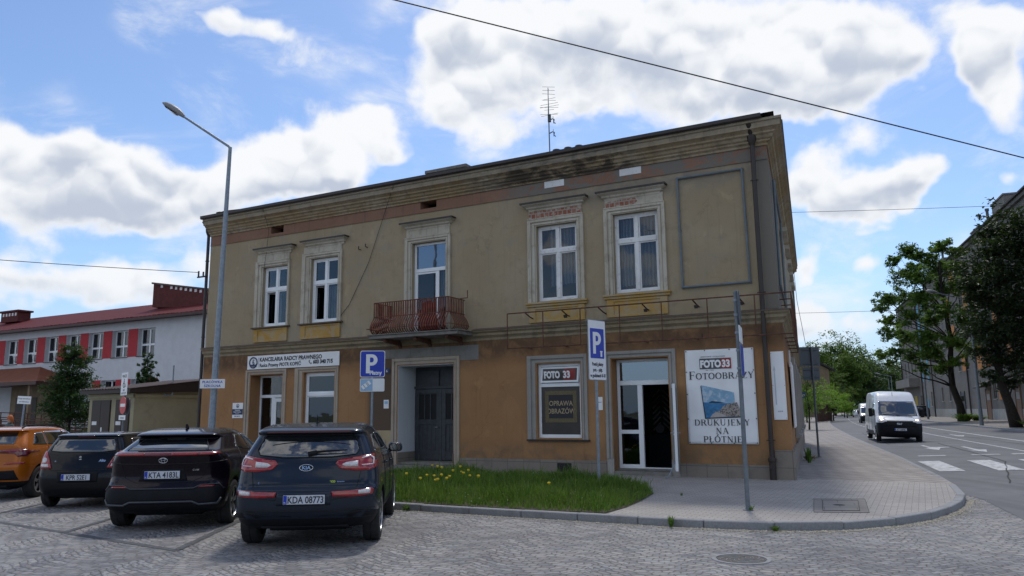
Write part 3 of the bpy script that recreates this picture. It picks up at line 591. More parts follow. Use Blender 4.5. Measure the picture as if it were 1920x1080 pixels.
for h in VT: room('vent_recess', h[0], h[1], .44, .9, h[2], h[3], BLD, 'dark')
# plinth
def sidepts(x0, d=0.): return [(x0 + E2.x * t_ + d, E2.y * t_) for t_ in (0, LS)]
b_ = MB()
for x0, x1, zt in ((XL - .02, -17.78, .48), (-15.94, -11.54, .50), (-9.13, -4.63, .44), (-2.69, -.43, .42)): b_.box(x0, x1, -.07, .03, 0, zt)
b_.prism([(-.43, -.10), (0.01, -.10), (.01 + E2.x * LS, E2.y * LS), (-.43 + E2.x * LS, E2.y * LS)], 'z', 0, .77)
b_.build('plinth', 'plinth', BLD)
b_ = MB(); b_.box(-6.03, -5.62, -.075, -.062, .13, .36); b_.build('cellar_vent', 'dark', BLD)
# string course, cornice, gutter
path = [(XL, 0), (-.10, 0), (-.10 + E2.x * LS, E2.y * LS)]
b_ = MB(); sweep(path, [(0, 3.66), (.03, 3.66), (.03, 3.74), (.055, 3.76), (.055, 3.82), (.10, 3.87), (.13, 3.89), (.13, 3.96), (.19, 4.0), (.2, 4.05), (0, 4.06)], b_); b_.build('string_course', 'string', BLD, smooth=30)
b_ = MB(); sweep([(XL, 0), (-11.75, 0)], [(0, 4.12), (.23, 4.065), (.235, 4.045), (.0, 4.063)], b_); sweep([(-8.6, 0), (-.10, 0), (-.10 + E2.x * LS, E2.y * LS)], [(0, 4.12), (.23, 4.065), (.235, 4.045), (0., 4.063)], b_); b_.build('flashing', 'flash', BLD)
path = [(XL - .01, 0), (-.20, 0), (-.20 + E2.x * LS, E2.y * LS), (-.20 + E2.x * LS - 2, E2.y * LS + .2)]
b_ = MB(); sweep(path, [(0, 8.20), (.05, 8.20), (.06, 8.25), (.12, 8.29), (.12, 8.33), (.17, 8.36), (.20, 8.42), (.26, 8.45), (.26, 8.49), (.33, 8.54), (.38, 8.56), (.38, 8.69), (.42, 8.71), (.42, 8.77), (0, 8.78)], b_)
b_.build('cornice', 'cornice', BLD, smooth=25)
b_ = MB(); sweep([(XL - .06, 0), (-.20, 0)], [(.30, 8.781), (.47, 8.765), (.50, 8.80), (.50, 8.885), (.2, 8.92), (0, 8.93)], b_); sweep([(-.2, 0), (-.20 + E2.x * LS, E2.y * LS)], [(.30, 8.779), (.44, 8.78), (.44, 8.81), (.2, 8.9), (0, 8.93)], b_); b_.build('gutter', 'pipe_brown', BLD)
b_ = MB(); b_.add([(XL - .1, -.4, 8.90), (.1, -.4, 8.90), (.05 + E2.x * LS, E2.y * LS, 8.9), (XL - .1, LS, 8.9), (XL + 3, 6, 9.75), (-6, 6, 9.75), (-6.5, LS - 4, 9.75)], [(0, 1, 5, 4), (1, 2, 6, 5), (2, 3, 6), (3, 4, 5, 6), (3, 0, 4)]); b_.build('roof', 'roof_felt', BLD)
b_ = MB(); b_.prism([(XL - .02, 8.9), (XL + 2.6, 8.9), (XL + 2.6, 9.1), (XL + .35, 9.22), (XL + .1, 9.2)], 'y', .25, .6); b_.box(XL - .05, XL + .15, .2, 5, 8.9, 9.2); b_.build('parapet', 'roof_felt', BLD)
b_ = MB(); b_.box(-11.45, -10.0, 1.7, 2.4, 9, 9.72); b_.box(-11.55, -9.9, 1.6, 2.5, 9.72, 9.83); b_.build('chimney', 'concrete', BLD, bevel=.01)
ch = MB(); ch.box(-7.05, -5.95, 1.8, 2.4, 9, 9.66); ch.box(-7.1, -5.9, 1.72, 2.48, 9.66, 9.74); ch = ch.build('chimney', 'concrete', BLD, bevel=.01)
for x in (-6.85, -6.45, -6.08):
    b_ = MB(); b_.lathe([(.05, 9.7), (.05, 9.84), (.14, 9.85), (.12, 9.90), (0, 9.92)], (x, 2.1, 0), n=12); b_.build('vent_cap', 'pipe_brown', ch)
# white blanking plates and pink bricked vent
for h in ((-6.29, -5.68), (-4.03, -3.42)): b_ = MB(); b_.box(h[0], h[1], -.022, -.012, 8.0, 8.19); b_.build('blanking_plate', 'old_white', BLD)
b_ = MB(); b_.box(-14.74, -14.12, -.016, -.0115, 7.95, 8.19); b_.box(-14.74, -14.12, -.03, -.013, 8.17, 8.2); b_.build('blocked_vent', 'frieze_pink', BLD)
# ---------------- upper windows
def strips(rects, y0, y1, mb=None, m=0):
    mb = mb or MB()
    for r in rects: mb.box(r[0], r[1], y0, y1, r[2], r[3], m)
    return mb
def surround(x0, x1, z0, z1, ox0, ox1, oz1, parent, mat, sill=False, oz0=None):
    """moulded architrave: outer raised band, inner lower band, fillet"""
    b_ = MB(); w = .5
    for (a, b2), pr in (((0, .42), .075), ((.42, .55), .045), ((.55, .86), .055), ((.86, 1.0), .03)):
        def L(t_): return x0 + (ox0 - x0) * t_
        def Rr(t_): return x1 - (x1 - ox1) * t_
        def T(t_): return z1 - (z1 - oz1) * t_
        b_.box(L(a), L(b2), -pr, .0, z0, T(a)); b_.box(Rr(b2), Rr(a), -pr, 0, z0, T(a)); b_.box(L(b2), Rr(b2), -pr, 0, T(b2), T(a))
    return b_.build('surround', mat, parent, bevel=.006, fix=False)
def hood(x0, x1, zt, parent, mat, d=.22):
    b_ = MB(); sweep([(x0 + d, .0), (x0 + d, -.001), (x1 - d, -.001), (x1 - d, .0)], [(0, zt - .24), (.04, zt - .24), (.05, zt - .19), (.10, zt - .16), (.11, zt - .12), (.16, zt - .09), (.2, zt - .07), (.205, zt - .03), (0, zt)], b_); b_.build('hood', mat, parent)
    b_ = MB(); sweep([(x0 + d, .0), (x0 + d, -.001), (x1 - d, -.001), (x1 - d, .0)], [(0, zt + .03), (.24, zt + .0), (.24, zt - .045), (.215, zt - .045), (.0, zt + .002)], b_); b_.build('hood_flashing', 'pipe_brown', parent)
def window(x0, x1, z0, z1, y, frame_mat, cross, split, curtain=None, open_leaf=None, w=.065, glass_mat='glass'):
    """frame mesh is the part; panes, curtain and leaf are sub-parts. y = face of the frame behind the wall plane"""
    t_ = .07; zs = z0 + (z1 - z0) * split; xc = (x0 + x1) / 2
    b_ = MB(); b_.box(x0, x0 + w, y, y + t_, z0, z1); b_.box(x1 - w, x1, y, y + t_, z0, z1); b_.box(x0 + w, x1 - w, y, y + t_, z1 - w, z1); b_.box(x0 + w, x1 - w, y, y + t_, z0, z0 + w)
    b_.box(x0 + w, x1 - w, y - .012, y + t_, zs - .055, zs + .055)
    if cross: b_.box(xc - .05, xc + .05, y - .008, y + t_, z0 + w, zs - .055); b_.box(xc - .045, xc + .045, y - .006, y + t_, zs + .055, z1 - w)
    # inner sash lips
    o = b_.build('window', frame_mat, BLD, bevel=.006, fix=False)
    cells = []
    for (a, b2) in (((x0 + w, xc - .05), (xc + .05, x1 - w)) if cross else ((x0 + w, x1 - w),)):
        cells += [(a, b2, z0 + w, zs - .055), (a, b2, zs + .055, z1 - w)]
    s_ = MB()
    for a, b2, c_, d_ in cells:
        k = .035
        s_.box(a, a + k, y + .02, y + .055, c_, d_); s_.box(b2 - k, b2, y + .02, y + .055, c_, d_); s_.box(a + k, b2 - k, y + .02, y + .055, c_, c_ + k); s_.box(a + k, b2 - k, y + .02, y + .055, d_ - k, d_)
    s_.build('sash', frame_mat, o, fix=False)
    g = MB()
    for i, (a, b2, c_, d_) in enumerate(cells):
        if open_leaf == i: continue
        dy = random.uniform(-.004, .004)
        g.box(a + .03, b2 - .03, y + .032 + dy, y + .040 + dy, c_ + .03, d_ - .03)
    g.build('pane', glass_mat, o, fix=False)
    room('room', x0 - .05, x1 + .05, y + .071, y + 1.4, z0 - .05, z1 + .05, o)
    if curtain:
        for (cx0, cx1, cz0, cz1) in curtain:
            b_ = MB(); n = int((cx1 - cx0) / .018); vs = []
            for i in range(n + 1):
                x = cx0 + (cx1 - cx0) * i / n; yy = y + .17 + .022 * math.sin(i * 1.35) + .014 * math.sin(i * .37)
                zz = cz0 + .03 * abs(math.sin(i * .55)); vs += [(x, yy, zz), (x, yy * 1, cz1)]
            b_.add(vs, [(2 * i, 2 * i + 2, 2 * i + 3, 2 * i + 1) for i in range(n)]); b_.build('curtain', 'lace', o, smooth=1)
    return o, cells
def leaf(x0, x1, z0, z1, hinge, ang, y, parent, mat, w=.06, glass_mat='glass_dark', name='open_leaf'):
    """casement swung about hinge x by ang degrees; negative angle opens outwards"""
    wd = abs(x1 - x0); sgn = 1 if abs(hinge - x0) < abs(hinge - x1) else -1
    T = Matrix.Translation((hinge, y, 0)) @ Matrix.Rotation(R(ang), 4, 'Z')
    b_ = MB(T); X = lambda a: sgn * a
    b_.box(X(0), X(w), 0, .055, z0, z1); b_.box(X(wd - w), X(wd), 0, .055, z0, z1); b_.box(X(w), X(wd - w), 0, .055, z0, z0 + w); b_.box(X(w), X(wd - w), 0, .055, z1 - w, z1)
    o = b_.build(name, mat, parent, bevel=.005, fix=False)
    g = MB(T); g.box(X(w), X(wd - w), .022, .03, z0 + w, z1 - w); g.build('pane', glass_mat, parent, fix=False)
    return o
upper = [(-17.53, -15.94, 4.68, 6.95, -17.51, -15.72, 7.44, 'pvc', .62), (-15.37, -13.65, 4.68, 7.02, -15.33, -13.42, 7.47, 'pvc', .62), (-11.13, -9.45, 4.10, 7.06, -11.22, -9.30, 7.56, 'pvc', .66), (-6.84, -5.12, 4.72, 7.11, -6.97, -4.98, 7.60, 'old_white', .66), (-4.52, -2.82, 4.76, 7.12, -4.66, -2.75, 7.60, 'old_white', .66)]
for i, ((ox0, ox1, oz0, oz1, _), (sx0, sx1, sz0, sz1, hx0, hx1, hz, fm, sp)) in enumerate(zip(UP, upper)):
    cur = {3: [(ox0 + .3, ox0 + .6, oz0 + .42, oz1 - .1), (ox0 + .66, ox1 - .1, oz0 + .46, oz1 - .1)], 4: [(ox0 + .12, ox0 + .58, oz0 + .2, oz1 - .1), (ox0 + .66, ox1 - .08, oz0 + .18, oz1 - .1)], 1: [(ox1 - .5, ox1 - .1, oz0 + .1, oz0 + 1.2)]}.get(i)
    if i == 2:
        y = .12; w = .07; zs = 6.05; b_ = MB(); xd = -10.0
        b_.box(ox0, ox0 + w, y, y + .07, oz0, oz1); b_.box(ox1 - w, ox1, y, y + .07, oz0, oz1); b_.box(ox0 + w, ox1 - w, y, y + .07, oz1 - w, oz1); b_.box(ox0 + w, ox1 - w, y - .005, y + .07, zs - .05, zs + .06); b_.box(xd - .04, xd + .04, y, y + .07, oz0, zs - .05); b_.box(ox0 + w, ox1 - w, y, y + .07, oz0, oz0 + w)
        o = b_.build('balcony_door', 'pvc', BLD, bevel=.006, fix=False)
        g = MB(); g.box(ox0 + w, ox1 - w, y + .03, y + .04, zs + .06, oz1 - w); g.build('pane', 'glass_blue', o)
        g = MB(); g.box(xd + .04, ox1 - w, y + .03, y + .04, oz0 + w, zs - .05); g.box(ox0 + w, xd - .04, y + .035, y + .045, oz0 + w, zs - .06); g.build('pane', 'glass', o, fix=False)
        g = MB(); s_ = (ox0 + w, xd - .04, oz0 + w, zs - .06); k = .05; g.box(s_[0], s_[0] + k, y + .01, y + .06, s_[2], s_[3]); g.box(s_[1] - k, s_[1], y + .01, y + .06, s_[2], s_[3]); g.box(s_[0] + k, s_[1] - k, y + .01, y + .06, s_[3] - k, s_[3]); g.build('sash', 'pvc', o, fix=False)
        room('room', ox0 - .05, ox1 + .05, y + .071, y + 1.5, oz0 - .05, oz1 + .05, o)
        b_ = MB(); n = 26; vs = []
        for k in range(n + 1):
            x = ox1 - .34 + .27 * k / n; yy = y + .15 + .02 * math.sin(k * 1.4); vs += [(x, yy, oz0), (x, yy, zs)]
        b_.add(vs, [(2 * k, 2 * k + 2, 2 * k + 3, 2 * k + 1) for k in range(n)]); b_.build('curtain', 'lace', o, smooth=1)
    else:
        o, cells = window(ox0, ox1, oz0, oz1, .10 if i < 2 else .12, fm, True, sp, cur, open_leaf=0 if i < 2 else None, w=.075)
        if i < 2: leaf(ox0 + .07, (ox0 + ox1) / 2, oz0 + .08, oz0 + (oz1 - oz0) * sp - .06, ox0 + .08, 62, .16, o, 'pvc')
    surround(sx0, sx1, sz0, sz1, ox0, ox1, oz1, o, 'trim_old')
    # frieze panel and hood
    b_ = MB(); b_.box(sx0 + .04, sx1 - .04, -.03, -.0, sz1 + .02, hz - .2); b_.build('frieze_panel', 'brick_patch' if i == 3 else 'trim_old', o)
    if i == 4: b_ = MB(); b_.prism([(sx0 + .07, sz1 + .03), (sx0 + .85, sz1 + .05), (sx0 + .97, sz1 + .12), (sx0 + .9, hz - .25), (sx0 + .2, hz - .27), (sx0 + .06, hz - .3)], 'y', -.036, -.0301); b_.build('bare_brick', 'brick_patch', o)
    b_ = MB(); b_.box(sx0 + .0, sx1 - .0, -.085, 0, sz1 - .002, sz1 + .035); b_.build('fillet', 'trim_old', o, bevel=.01)
    hood(hx0, hx1, hz, o, 'trim_old')
    if i != 2:
        b_ = MB(); b_.box(sx0 - .06, sx1 + .08, -.13, .1, sz0 - .05, sz0 - .002); 
        if i > 2: b_.box(sx0 - .04, sx1 + .06, -.09, .0, sz0 - .12, sz0 - .05)
        b_.build('sill', 'flash' if i < 2 else 'trim_ochre', o, bevel=.008, fix=False)
        b_ = MB(); zb = 4.16; zt = sz0 - (.06 if i < 2 else .13)
        b_.box(sx0 + .02, sx1 - .02, -.035, 0, zb, zt); k = .2
        for r_ in ((sx0 + .02, sx0 + .22, zb, zt), (sx1 - .22, sx1 - .02, zb, zt), (sx0 + .22, sx1 - .22, zb, zb + .07), (sx0 + .22, sx1 - .22, zt - .06, zt)): b_.box(r_[0], r_[1], -.06, -.034, r_[2], r_[3])
        b_.build('apron', 'trim_ochre', o, bevel=.006, fix=False)
# ---------------- banner tube frame
b_ = MB(); P = [(-2.45, -.05, 7.68), (-.80, -.05, 7.68), (-.76, -.05, 4.8), (-2.43, -.05, 4.8)]
for a, c_ in zip(P, P[1:] + P[:1]): b_.tube([a, c_], .03, 8)
for x, z in P_ if 0 else [(p[0], p[2]) for p in P] + [(-2.44, 6.3), (-.78, 6.3)]: b_.tube([(x, -.05, z), (x, .0, z)], .04, 8)
b_.build('tube_frame', 'blue_steel', BLD, smooth=40)
b_ = MB(); s0, s1 = 1.4, 4.2
def SP(t_, o_, z): return (-.15 + E2.x * t_ + E2.y * o_, E2.y * t_ - E2.x * o_, z)
P = [SP(.9, .06, 7.55), SP(5.6, .06, 7.55), SP(5.6, .06, 4.8), SP(.9, .06, 4.8)]
for a, c_ in zip(P, P[1:] + P[:1]): b_.tube([a, c_], .035, 8)
b_.build('tube_frame', 'blue_steel', BLD, smooth=40)
# downpipes
def downpipe(x, y, z0, z1, top=True):
    b_ = MB(); b_.tube([(x, y, z0), (x, y, z1)], .055, 12)
    for z in (1.0, 4.5, 7.3): b_.lathe([(.055, z - .02), (.068, z - .015), (.068, z + .015), (.055, z + .02)], (x, y, 0), n=12); b_.tube([(x - .1, y, z), (x + .1, y, z)], .012, 6)
    if top: b_.lathe([(.06, z1 - .25), (.11, z1 - .12), (.12, z1), (.0, z1)], (x, y, 0), n=12); b_.tube([(x, y, z1 - .05), (x - .02, y - .25, z1 + .25)], .06, 10)
    b_.tube([(x, y, .1), (x, y, .55)], .075, 12); b_.lathe([(.075, .5), (.095, .52), (.095, .58), (.06, .62)], (x, y, 0), n=14); b_.tube([(x, y - .07, .4), (x, y - .13, .4)], .05, 10)
    b_.build('downpipe', 'pipe_brown', BLD, smooth=40)
downpipe(-.49, -.16, .1, 8.45); downpipe(XL - .12, -.02, .1, 8.5)
b_ = MB(); b_.tube([(XL - .12, -.02, 8.45), (XL - .1, .0, 8.75)], .05, 8); b_.build('downpipe', 'pipe_brown', BLD)
# ---------------- ground floor
def sur2(x0, x1, z0, z1, h, parent, mat): return surround(x0, x1, z0, z1, h[0], h[1], h[3], parent, mat)
# law office door
h = LO[0]; y = .40; dr = MB(); w = .07; xm = -16.93
dr.box(h[0], h[0] + w, y, y + .08, .1, h[3]); dr.box(h[1] - w, h[1], y, y + .08, .1, h[3]); dr.box(h[0] + w, h[1] - w, y, y + .08, h[3] - w, h[3]); dr.box(h[0] + w, h[1] - w, y, y + .08, 2.28, 2.38); dr.box(xm - .05, xm + .05, y, y + .08, .1, 2.28)
dr = dr.build('office_door', 'pvc', BLD, bevel=.006, fix=False)
b_ = MB(); b_.box(xm + .05, xm + .16, y + .01, y + .06, .14, 2.26); b_.box(h[1] - w - .1, h[1] - w, y + .01, y + .06, .14, 2.26); b_.box(xm + .16, h[1] - .17, y + .01, y + .06, 2.14, 2.26); b_.box(xm + .16, h[1] - .17, y + .01, y + .06, .14, .3); b_.box(xm + .16, h[1] - .17, y + .01, y + .06, .96, 1.06); b_.box(h[0] + w, xm - .05, y + .01, y + .06, .96, 1.06); b_.build('leaf', 'pvc', dr, fix=False)
b_ = MB(); b_.box(h[0] + w, xm - .05, y + .03, y + .04, .2, 2.28); b_.box(xm + .16, h[1] - .17, y + .03, y + .04, .3, 2.14); b_.box(h[0] + w, h[1] - w, y + .03, y + .04, 2.38, h[3] - w); b_.build('pane', 'glass', dr, fix=False)
b_ = MB(); b_.tube([(xm + .1, y - .04, .95), (xm + .1, y - .04, 1.4)], .012, 8); b_.tube([(xm + .1, y, 1.0), (xm + .1, y - .04, 1.0)], .01, 6); b_.tube([(xm + .1, y, 1.35), (xm + .1, y - .04, 1.35)], .01, 6); b_.build('handle', 'alu', dr)
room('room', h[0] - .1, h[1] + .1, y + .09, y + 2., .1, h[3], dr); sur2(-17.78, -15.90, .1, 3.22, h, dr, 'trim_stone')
b_ = MB(); b_.box(h[0], h[1], -.05, .4, .08, .16); b_.build('step', 'concrete', dr)
# law office window
h = LO[1]; o, _ = window(h[0], h[1], h[2], h[3], .08, 'pvc', False, .64, [(h[0] + .85, h[1] - .1, 1.3, 2.0)], w=.08, glass_mat='glass_dark'); sur2(-15.52, -13.66, 1.02, 3.22, h, o, 'trim_stone')
b_ = MB(); b_.box(-15.55, -13.62, -.12, .1, .98, 1.03); b_.build('sill', 'flash', o)
# main entrance
h = LO[2]; y = .88; z0 = .27; dr = MB(); dr.box(h[0], h[1], y, y + .06, z0, 3.14); dr = dr.build('entrance_door', 'door_dark', BLD)
b_ = MB()
for a, c_ in ((h[0] + .04, -10.36), (-10.30, h[1] - .04)):
    b_.box(a, c_, y - .035, y, z0 + .02, 2.44); b_.box(a + .06, c_ - .06, y - .05, y - .034, 2.5, 3.02)
    k = .14
    for r_ in ((a, a + k, z0 + .02, 2.44), (c_ - k, c_, z0 + .02, 2.44), (a + k, c_ - k, 2.3, 2.44), (a + k, c_ - k, 1.36, 1.5), (a + k, c_ - k, z0 + .02, z0 + .3)): b_.box(r_[0], r_[1], y - .06, y - .034, r_[2], r_[3])
    for j in range(4): xx = a + k + (c_ - a - 2 * k) * (j + .5) / 4; b_.box(xx - .055, xx + .055, y - .045, y - .034, z0 + .32, 1.34)
    for j in range(2): xx = a + k + (c_ - a - 2 * k) * (j + 1) / 3; b_.box(xx - .02, xx + .02, y - .062, y - .034, 1.5, 2.3)
b_.box(h[0], h[1], y - .08, y, 2.45, 2.53); b_.box(-10.36, -10.30, y - .07, y, z0, 2.45); b_.build('leaf', 'door_dark', dr, bevel=.004, fix=False)
b_ = MB()
for a, c_ in ((h[0] + .18, -10.5), (-10.16, h[1] - .18)): b_.box(a, c_, y - .040, y - .036, 1.52, 2.28)
b_.build('pane', 'dark', dr)
b_ = MB(); b_.tube([(-10.4, y - .07, 1.28), (-10.4, y - .13, 1.28), (-10.5, y - .13, 1.28)], .012, 6); b_.build('handle', 'alu', dr)
b_ = MB(); b_.box(h[0] - .0, h[1], -.30, .9, .09, .2); b_.box(h[0], h[1], -.0, .9, .2, z0); b_.build('step', 'concrete', dr, bevel=.01, fix=False)
b_ = MB(); b_.box(h[0] + .001, h[0] + .012, -.03, y, .55, 3.13); b_.box(h[1] - .012, h[1] - .001, -.03, y, .55, 3.13); b_.box(h[0], h[1], -.03, y, 3.125, 3.139); b_.build('reveal', 'reveal_white', dr, fix=False)

for a, c_ in ((h[0] + .001, h[0] + .02), (h[1] - .02, h[1] - .001)): b_ = MB(); b_.box(a, c_, -.05, y, .2, .55); b_.build('reveal_plinth', 'plinth', dr)
0; sur2(-11.55, -9.12, .12, 3.36, h, dr, 'trim_stone')
b_ = MB(); b_.prism([(-11.88, 3.365), (-8.47, 3.365 - .12), (-8.47, 3.64), (-11.88, 3.64)][:4] if 0 else [(-11.88, 3.37), (-9.1, 3.37), (-9.1, 3.22), (-8.47, 3.22), (-8.47, 3.65), (-11.88, 3.65)], 'y', -.052, -.041); b_.build('cement_patch', 'cement', BLD)
b_ = MB(); b_.box(-12.25, -11.56, -.052, -.041, .50, 1.2); b_.build('plaster_patch', 'beige', BLD)
b_ = MB(); b_.box(-12.1, -11.75, -.075, -.052, .55, .92); b_.build('utility_box', 'beige', BLD)
# shop window
h = LO[3]; y = .07; o = MB(); w = .075; zs = 2.42
o.box(h[0], h[0] + w, y, y + .07, h[2], h[3]); o.box(h[1] - w, h[1], y, y + .07, h[2], h[3]); o.box(h[0] + w, h[1] - w, y, y + .07, h[3] - w, h[3]); o.box(h[0] + w, h[1] - w, y, y + .07, h[2], h[2] + .09); o.box(h[0] + w, h[1] - w, y - .01, y + .07, zs - .04, zs + .06)
o = o.build('shop_window', 'pvc', BLD, bevel=.006, fix=False)
b_ = MB(); b_.box(h[0] + w, h[1] - w, y + .03, y + .035, h[2] + .09, zs - .04); b_.build('window_film', 'film', o)
b_ = MB(); cx = (h[0] + h[1]) / 2; A = (cx - .47, cx + .47, 1.42, 2.27)
for r_ in ((A[0], A[1], A[3] - .11, A[3]), (A[0], A[1], A[2], A[2] + .11), (A[0], A[0] + .11, A[2] + .11, A[3] - .11), (A[1] - .11, A[1], A[2] + .11, A[3] - .11)): b_.box(r_[0], r_[1], y + .024, y + .03, r_[2], r_[3])
b_.build('printed_frame', 'gold', o, bevel=.004, fix=False)
b_ = MB(); b_.box(A[0] + .11, A[1] - .11, y + .026, y + .03, A[2] + .11, A[3] - .11); b_.build('printed_field', 'ink', o)
T_ = Matrix.Rotation(R(-9), 4, 'X')
b_ = MB(Matrix.Translation((0, .02, zs + .08)) @ T_); k = .05; x0, x1, zz = h[0] + w + .01, h[1] - w - .01, .43
b_.box(x0, x0 + k, 0, .04, 0, zz); b_.box(x1 - k, x1, 0, .04, 0, zz); b_.box(x0 + k, x1 - k, 0, .04, 0, k); b_.box(x0 + k, x1 - k, 0, .04, zz - k, zz); fl = b_.build('fanlight', 'pvc', o, fix=False)
b_ = MB(Matrix.Translation((0, .02, zs + .08)) @ T_); b_.box(x0 + k, x1 - k, .01, .02, k, zz - k); b_.build('fanlight_film', 'film', o)
ty = -.0; f1 = MB(Matrix.Translation((0, .02, zs + .08)) @ T_); f1.box(cx + .12, cx + .46, .004, .0095, .07, .36); f1.build('logo_ground', 'logo_red', o)
text_obj('FOTO', .25, 'lettering', 'white', o, (cx - .42, -.045, zs + .08 + .12), (R(90) + R(9), 0, 0), ext=.002, bold=.014, sx=.70); text_obj('33', .25, 'lettering', 'white', o, (cx + .15, -.045, zs + .08 + .12), (R(90) + R(9), 0, 0), ext=.002, bold=.012, sx=.86)
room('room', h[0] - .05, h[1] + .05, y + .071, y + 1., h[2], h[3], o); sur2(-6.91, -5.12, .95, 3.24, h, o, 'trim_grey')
b_ = MB(); b_.box(-6.92, -5.08, -.11, .07, .93, .975); b_.build('sill', 'pipe_brown', o)
# shop door
h = LO[4]; y = .34; w = .08; z0 = .24; dr = MB(); xm = -3.80
dr.box(h[0], h[0] + w, y, y + .08, z0, h[3]); dr.box(h[1] - w, h[1], y, y + .08, z0, h[3]); dr.box(h[0] + w, h[1] - w, y, y + .08, h[3] - w, h[3]); dr.box(h[0] + w, h[1] - w, y - .01, y + .08, 2.38, 2.50); dr.box(xm - .07, xm + .06, y, y + .08, z0, 2.38); dr.box(h[0] + w, xm - .07, y, y + .08, z0, z0 + .1); dr.box(h[0] + w, xm - .07, y, y + .08, 1.12, 1.22); dr.box(xm + .06, h[1] - w, y, y + .08, z0, z0 + .03)
dr = dr.build('shop_door', 'pvc', BLD, bevel=.006, fix=False)
b_ = MB(); b_.box(h[0] + w, xm - .07, y + .03, y + .04, z0 + .1, 2.38); b_.build('pane', 'glass_dark', dr); b_ = MB(); b_.box(h[0] + w, h[1] - w, y + .03, y + .04, 2.5, h[3] - w); b_.build('pane', 'glass_blue', dr)
leaf(h[1] - .06 - .92, h[1] - .06, z0 + .02, 2.37, h[1] - .05, 0, 0, dr, 'pvc', name='_') if 0 else None
T = Matrix.Translation((h[1] - .05, y - .03, 0)) @ Matrix.Rotation(R(-71.5), 4, 'Z')
b_ = MB(T); wd = .93; k = .09; b_.box(0, k, 0, .065, z0 + .02, 2.36); b_.box(wd - k, wd, 0, .065, z0 + .02, 2.36); b_.box(k, wd - k, 0, .065, z0 + .02, z0 + .18); b_.box(k, wd - k, 0, .065, 2.27, 2.36); b_.box(k, wd - k, 0, .065, 1.1, 1.22); lf = b_.build('open_leaf', 'pvc', dr, bevel=.006, fix=False)
b_ = MB(T); b_.box(k, wd - k, .03, .038, z0 + .18, 2.27); b_.build('pane', 'glass_dark', dr)
b_ = MB(T); b_.tube([(wd - .05, -.08, 1.17), (wd - .05, .14, 1.17)], .012, 8); b_.tube([(wd - .05, -.08, 1.17), (wd - .17, -.08, 1.17)], .012, 8); b_.tube([(wd - .05, .14, 1.17), (wd - .17, .14, 1.17)], .012, 8); b_.build('handle', 'alu', dr)
b_ = MB(T); b_.tube([(wd - .03, .03, z0 + .3), (wd + .0, -.19, .12)], .014, 8); b_.tube([(wd, -.19, .12), (wd - .02, -.26, .115)], .016, 8); b_.build('door_stop', 'galv', dr)
b_ = MB(); b_.box(h[0], h[1], -.09, .42, .08, .19); b_.box(h[0], h[1], .2, .5, .19, z0); b_.build('step', 'concrete', dr, bevel=.01, fix=False); sur2(-4.62, -2.70, .5, 3.26, h, dr, 'trim_grey')
for a, c_ in ((-4.62, h[0]), (h[1], -2.70)): b_ = MB(); b_.box(a, c_, -.05, 0, .1, .5); b_.build('surround_base', 'trim_grey', dr)
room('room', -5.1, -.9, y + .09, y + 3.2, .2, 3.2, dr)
b_ = MB(); 
for j in range(7):
    for i in range(7):
        x = -4.3 + i * .3; z = 1.25 + j * .16; dzz = .13 if i % 2 else -.13
        T = Matrix.Translation((x, 3.3, z)) @ Matrix.Rotation(R(45 if i % 2 else -45), 4, 'Y'); b2 = MB(T); b2.box(-.16, .16, -.01, .01, -.022, .022); b_.add(b2.v, b2.f)
b_.build('frame_samples', pm('sample', (.22, .2, .18), .4, var=.6, scale=2), dr, fix=False)
b_ = MB(); b_.box(-4.3, -2.0, 2.4, 2.9, .2, 1.0); b_.box(-4.4, -1.9, 2.35, 2.95, 1.0, 1.04)
for z in (.45, .7): b_.box(-3.7, -3.3, 2.38, 2.395, z, z + .02, 0)
b_.build('counter', 'cloth_dark', dr, fix=False)
b_ = MB()
for x, r_ in ((-4.0, .13), (-3.65, .1), (-3.4, .12), (-3.05, .08)): b_.lathe([(r_, 0), (r_, .03), (r_ * .5, .05), (0, .05)], (x, 2.6, 1.2), 'y', 14)
b_.build('display_rolls', 'house_dark', dr)
# side facade: window surrounds, sills and hoods seen at a grazing angle
def side_win(t0, z0, z1, mat, low=False):
    b_ = MB(); x = -.04 if low else -.15
    def Q(t_, o_, z): return (x + E2.x * t_ + E2.y * o_, E2.y * t_ - E2.x * o_, z)
    def sb(ta, tb, o_, za, zb): b_.add([Q(ta, 0, za), Q(tb, 0, za), Q(tb, o_, za), Q(ta, o_, za), Q(ta, 0, zb), Q(tb, 0, zb), Q(tb, o_, zb), Q(ta, o_, zb)], [(0, 1, 2, 3), (7, 6, 5, 4), (0, 4, 5, 1), (1, 5, 6, 2), (2, 6, 7, 3), (3, 7, 4, 0)])
    sb(t0, t0 + .22, .09, z0, z1); sb(t0 + 1.4, t0 + 1.62, .09, z0, z1); sb(t0 + .22, t0 + 1.4, .09, z1 - .2, z1)
    if not low: sb(t0 + .05, t0 + 1.57, .05, z1, z1 + .3); sb(t0 - .1, t0 + 1.75, .22, z1 + .3, z1 + .45)
    sb(t0 - .08, t0 + 1.7, .16, z0 - .1, z0); o = b_.build('window', mat, BLD, fix=False)
    b_ = MB(); sb(t0 + .22, t0 + 1.4, .012, z0, z1 - .2); b_.build('pane', 'glass_dark', o)
    b_ = MB(); sb(t0 + .22, t0 + .30, .03, z0, z1 - .2); sb(t0 + .78, t0 + .86, .03, z0, z1 - .2); sb(t0 + 1.32, t0 + 1.4, .03, z0, z1 - .2); b_.build('sash', 'old_white', o, fix=False)
for t0 in (6.3, 9.2, 12.1, 15., 17.9): side_win(t0, 4.75, 7.05, 'trim_old')
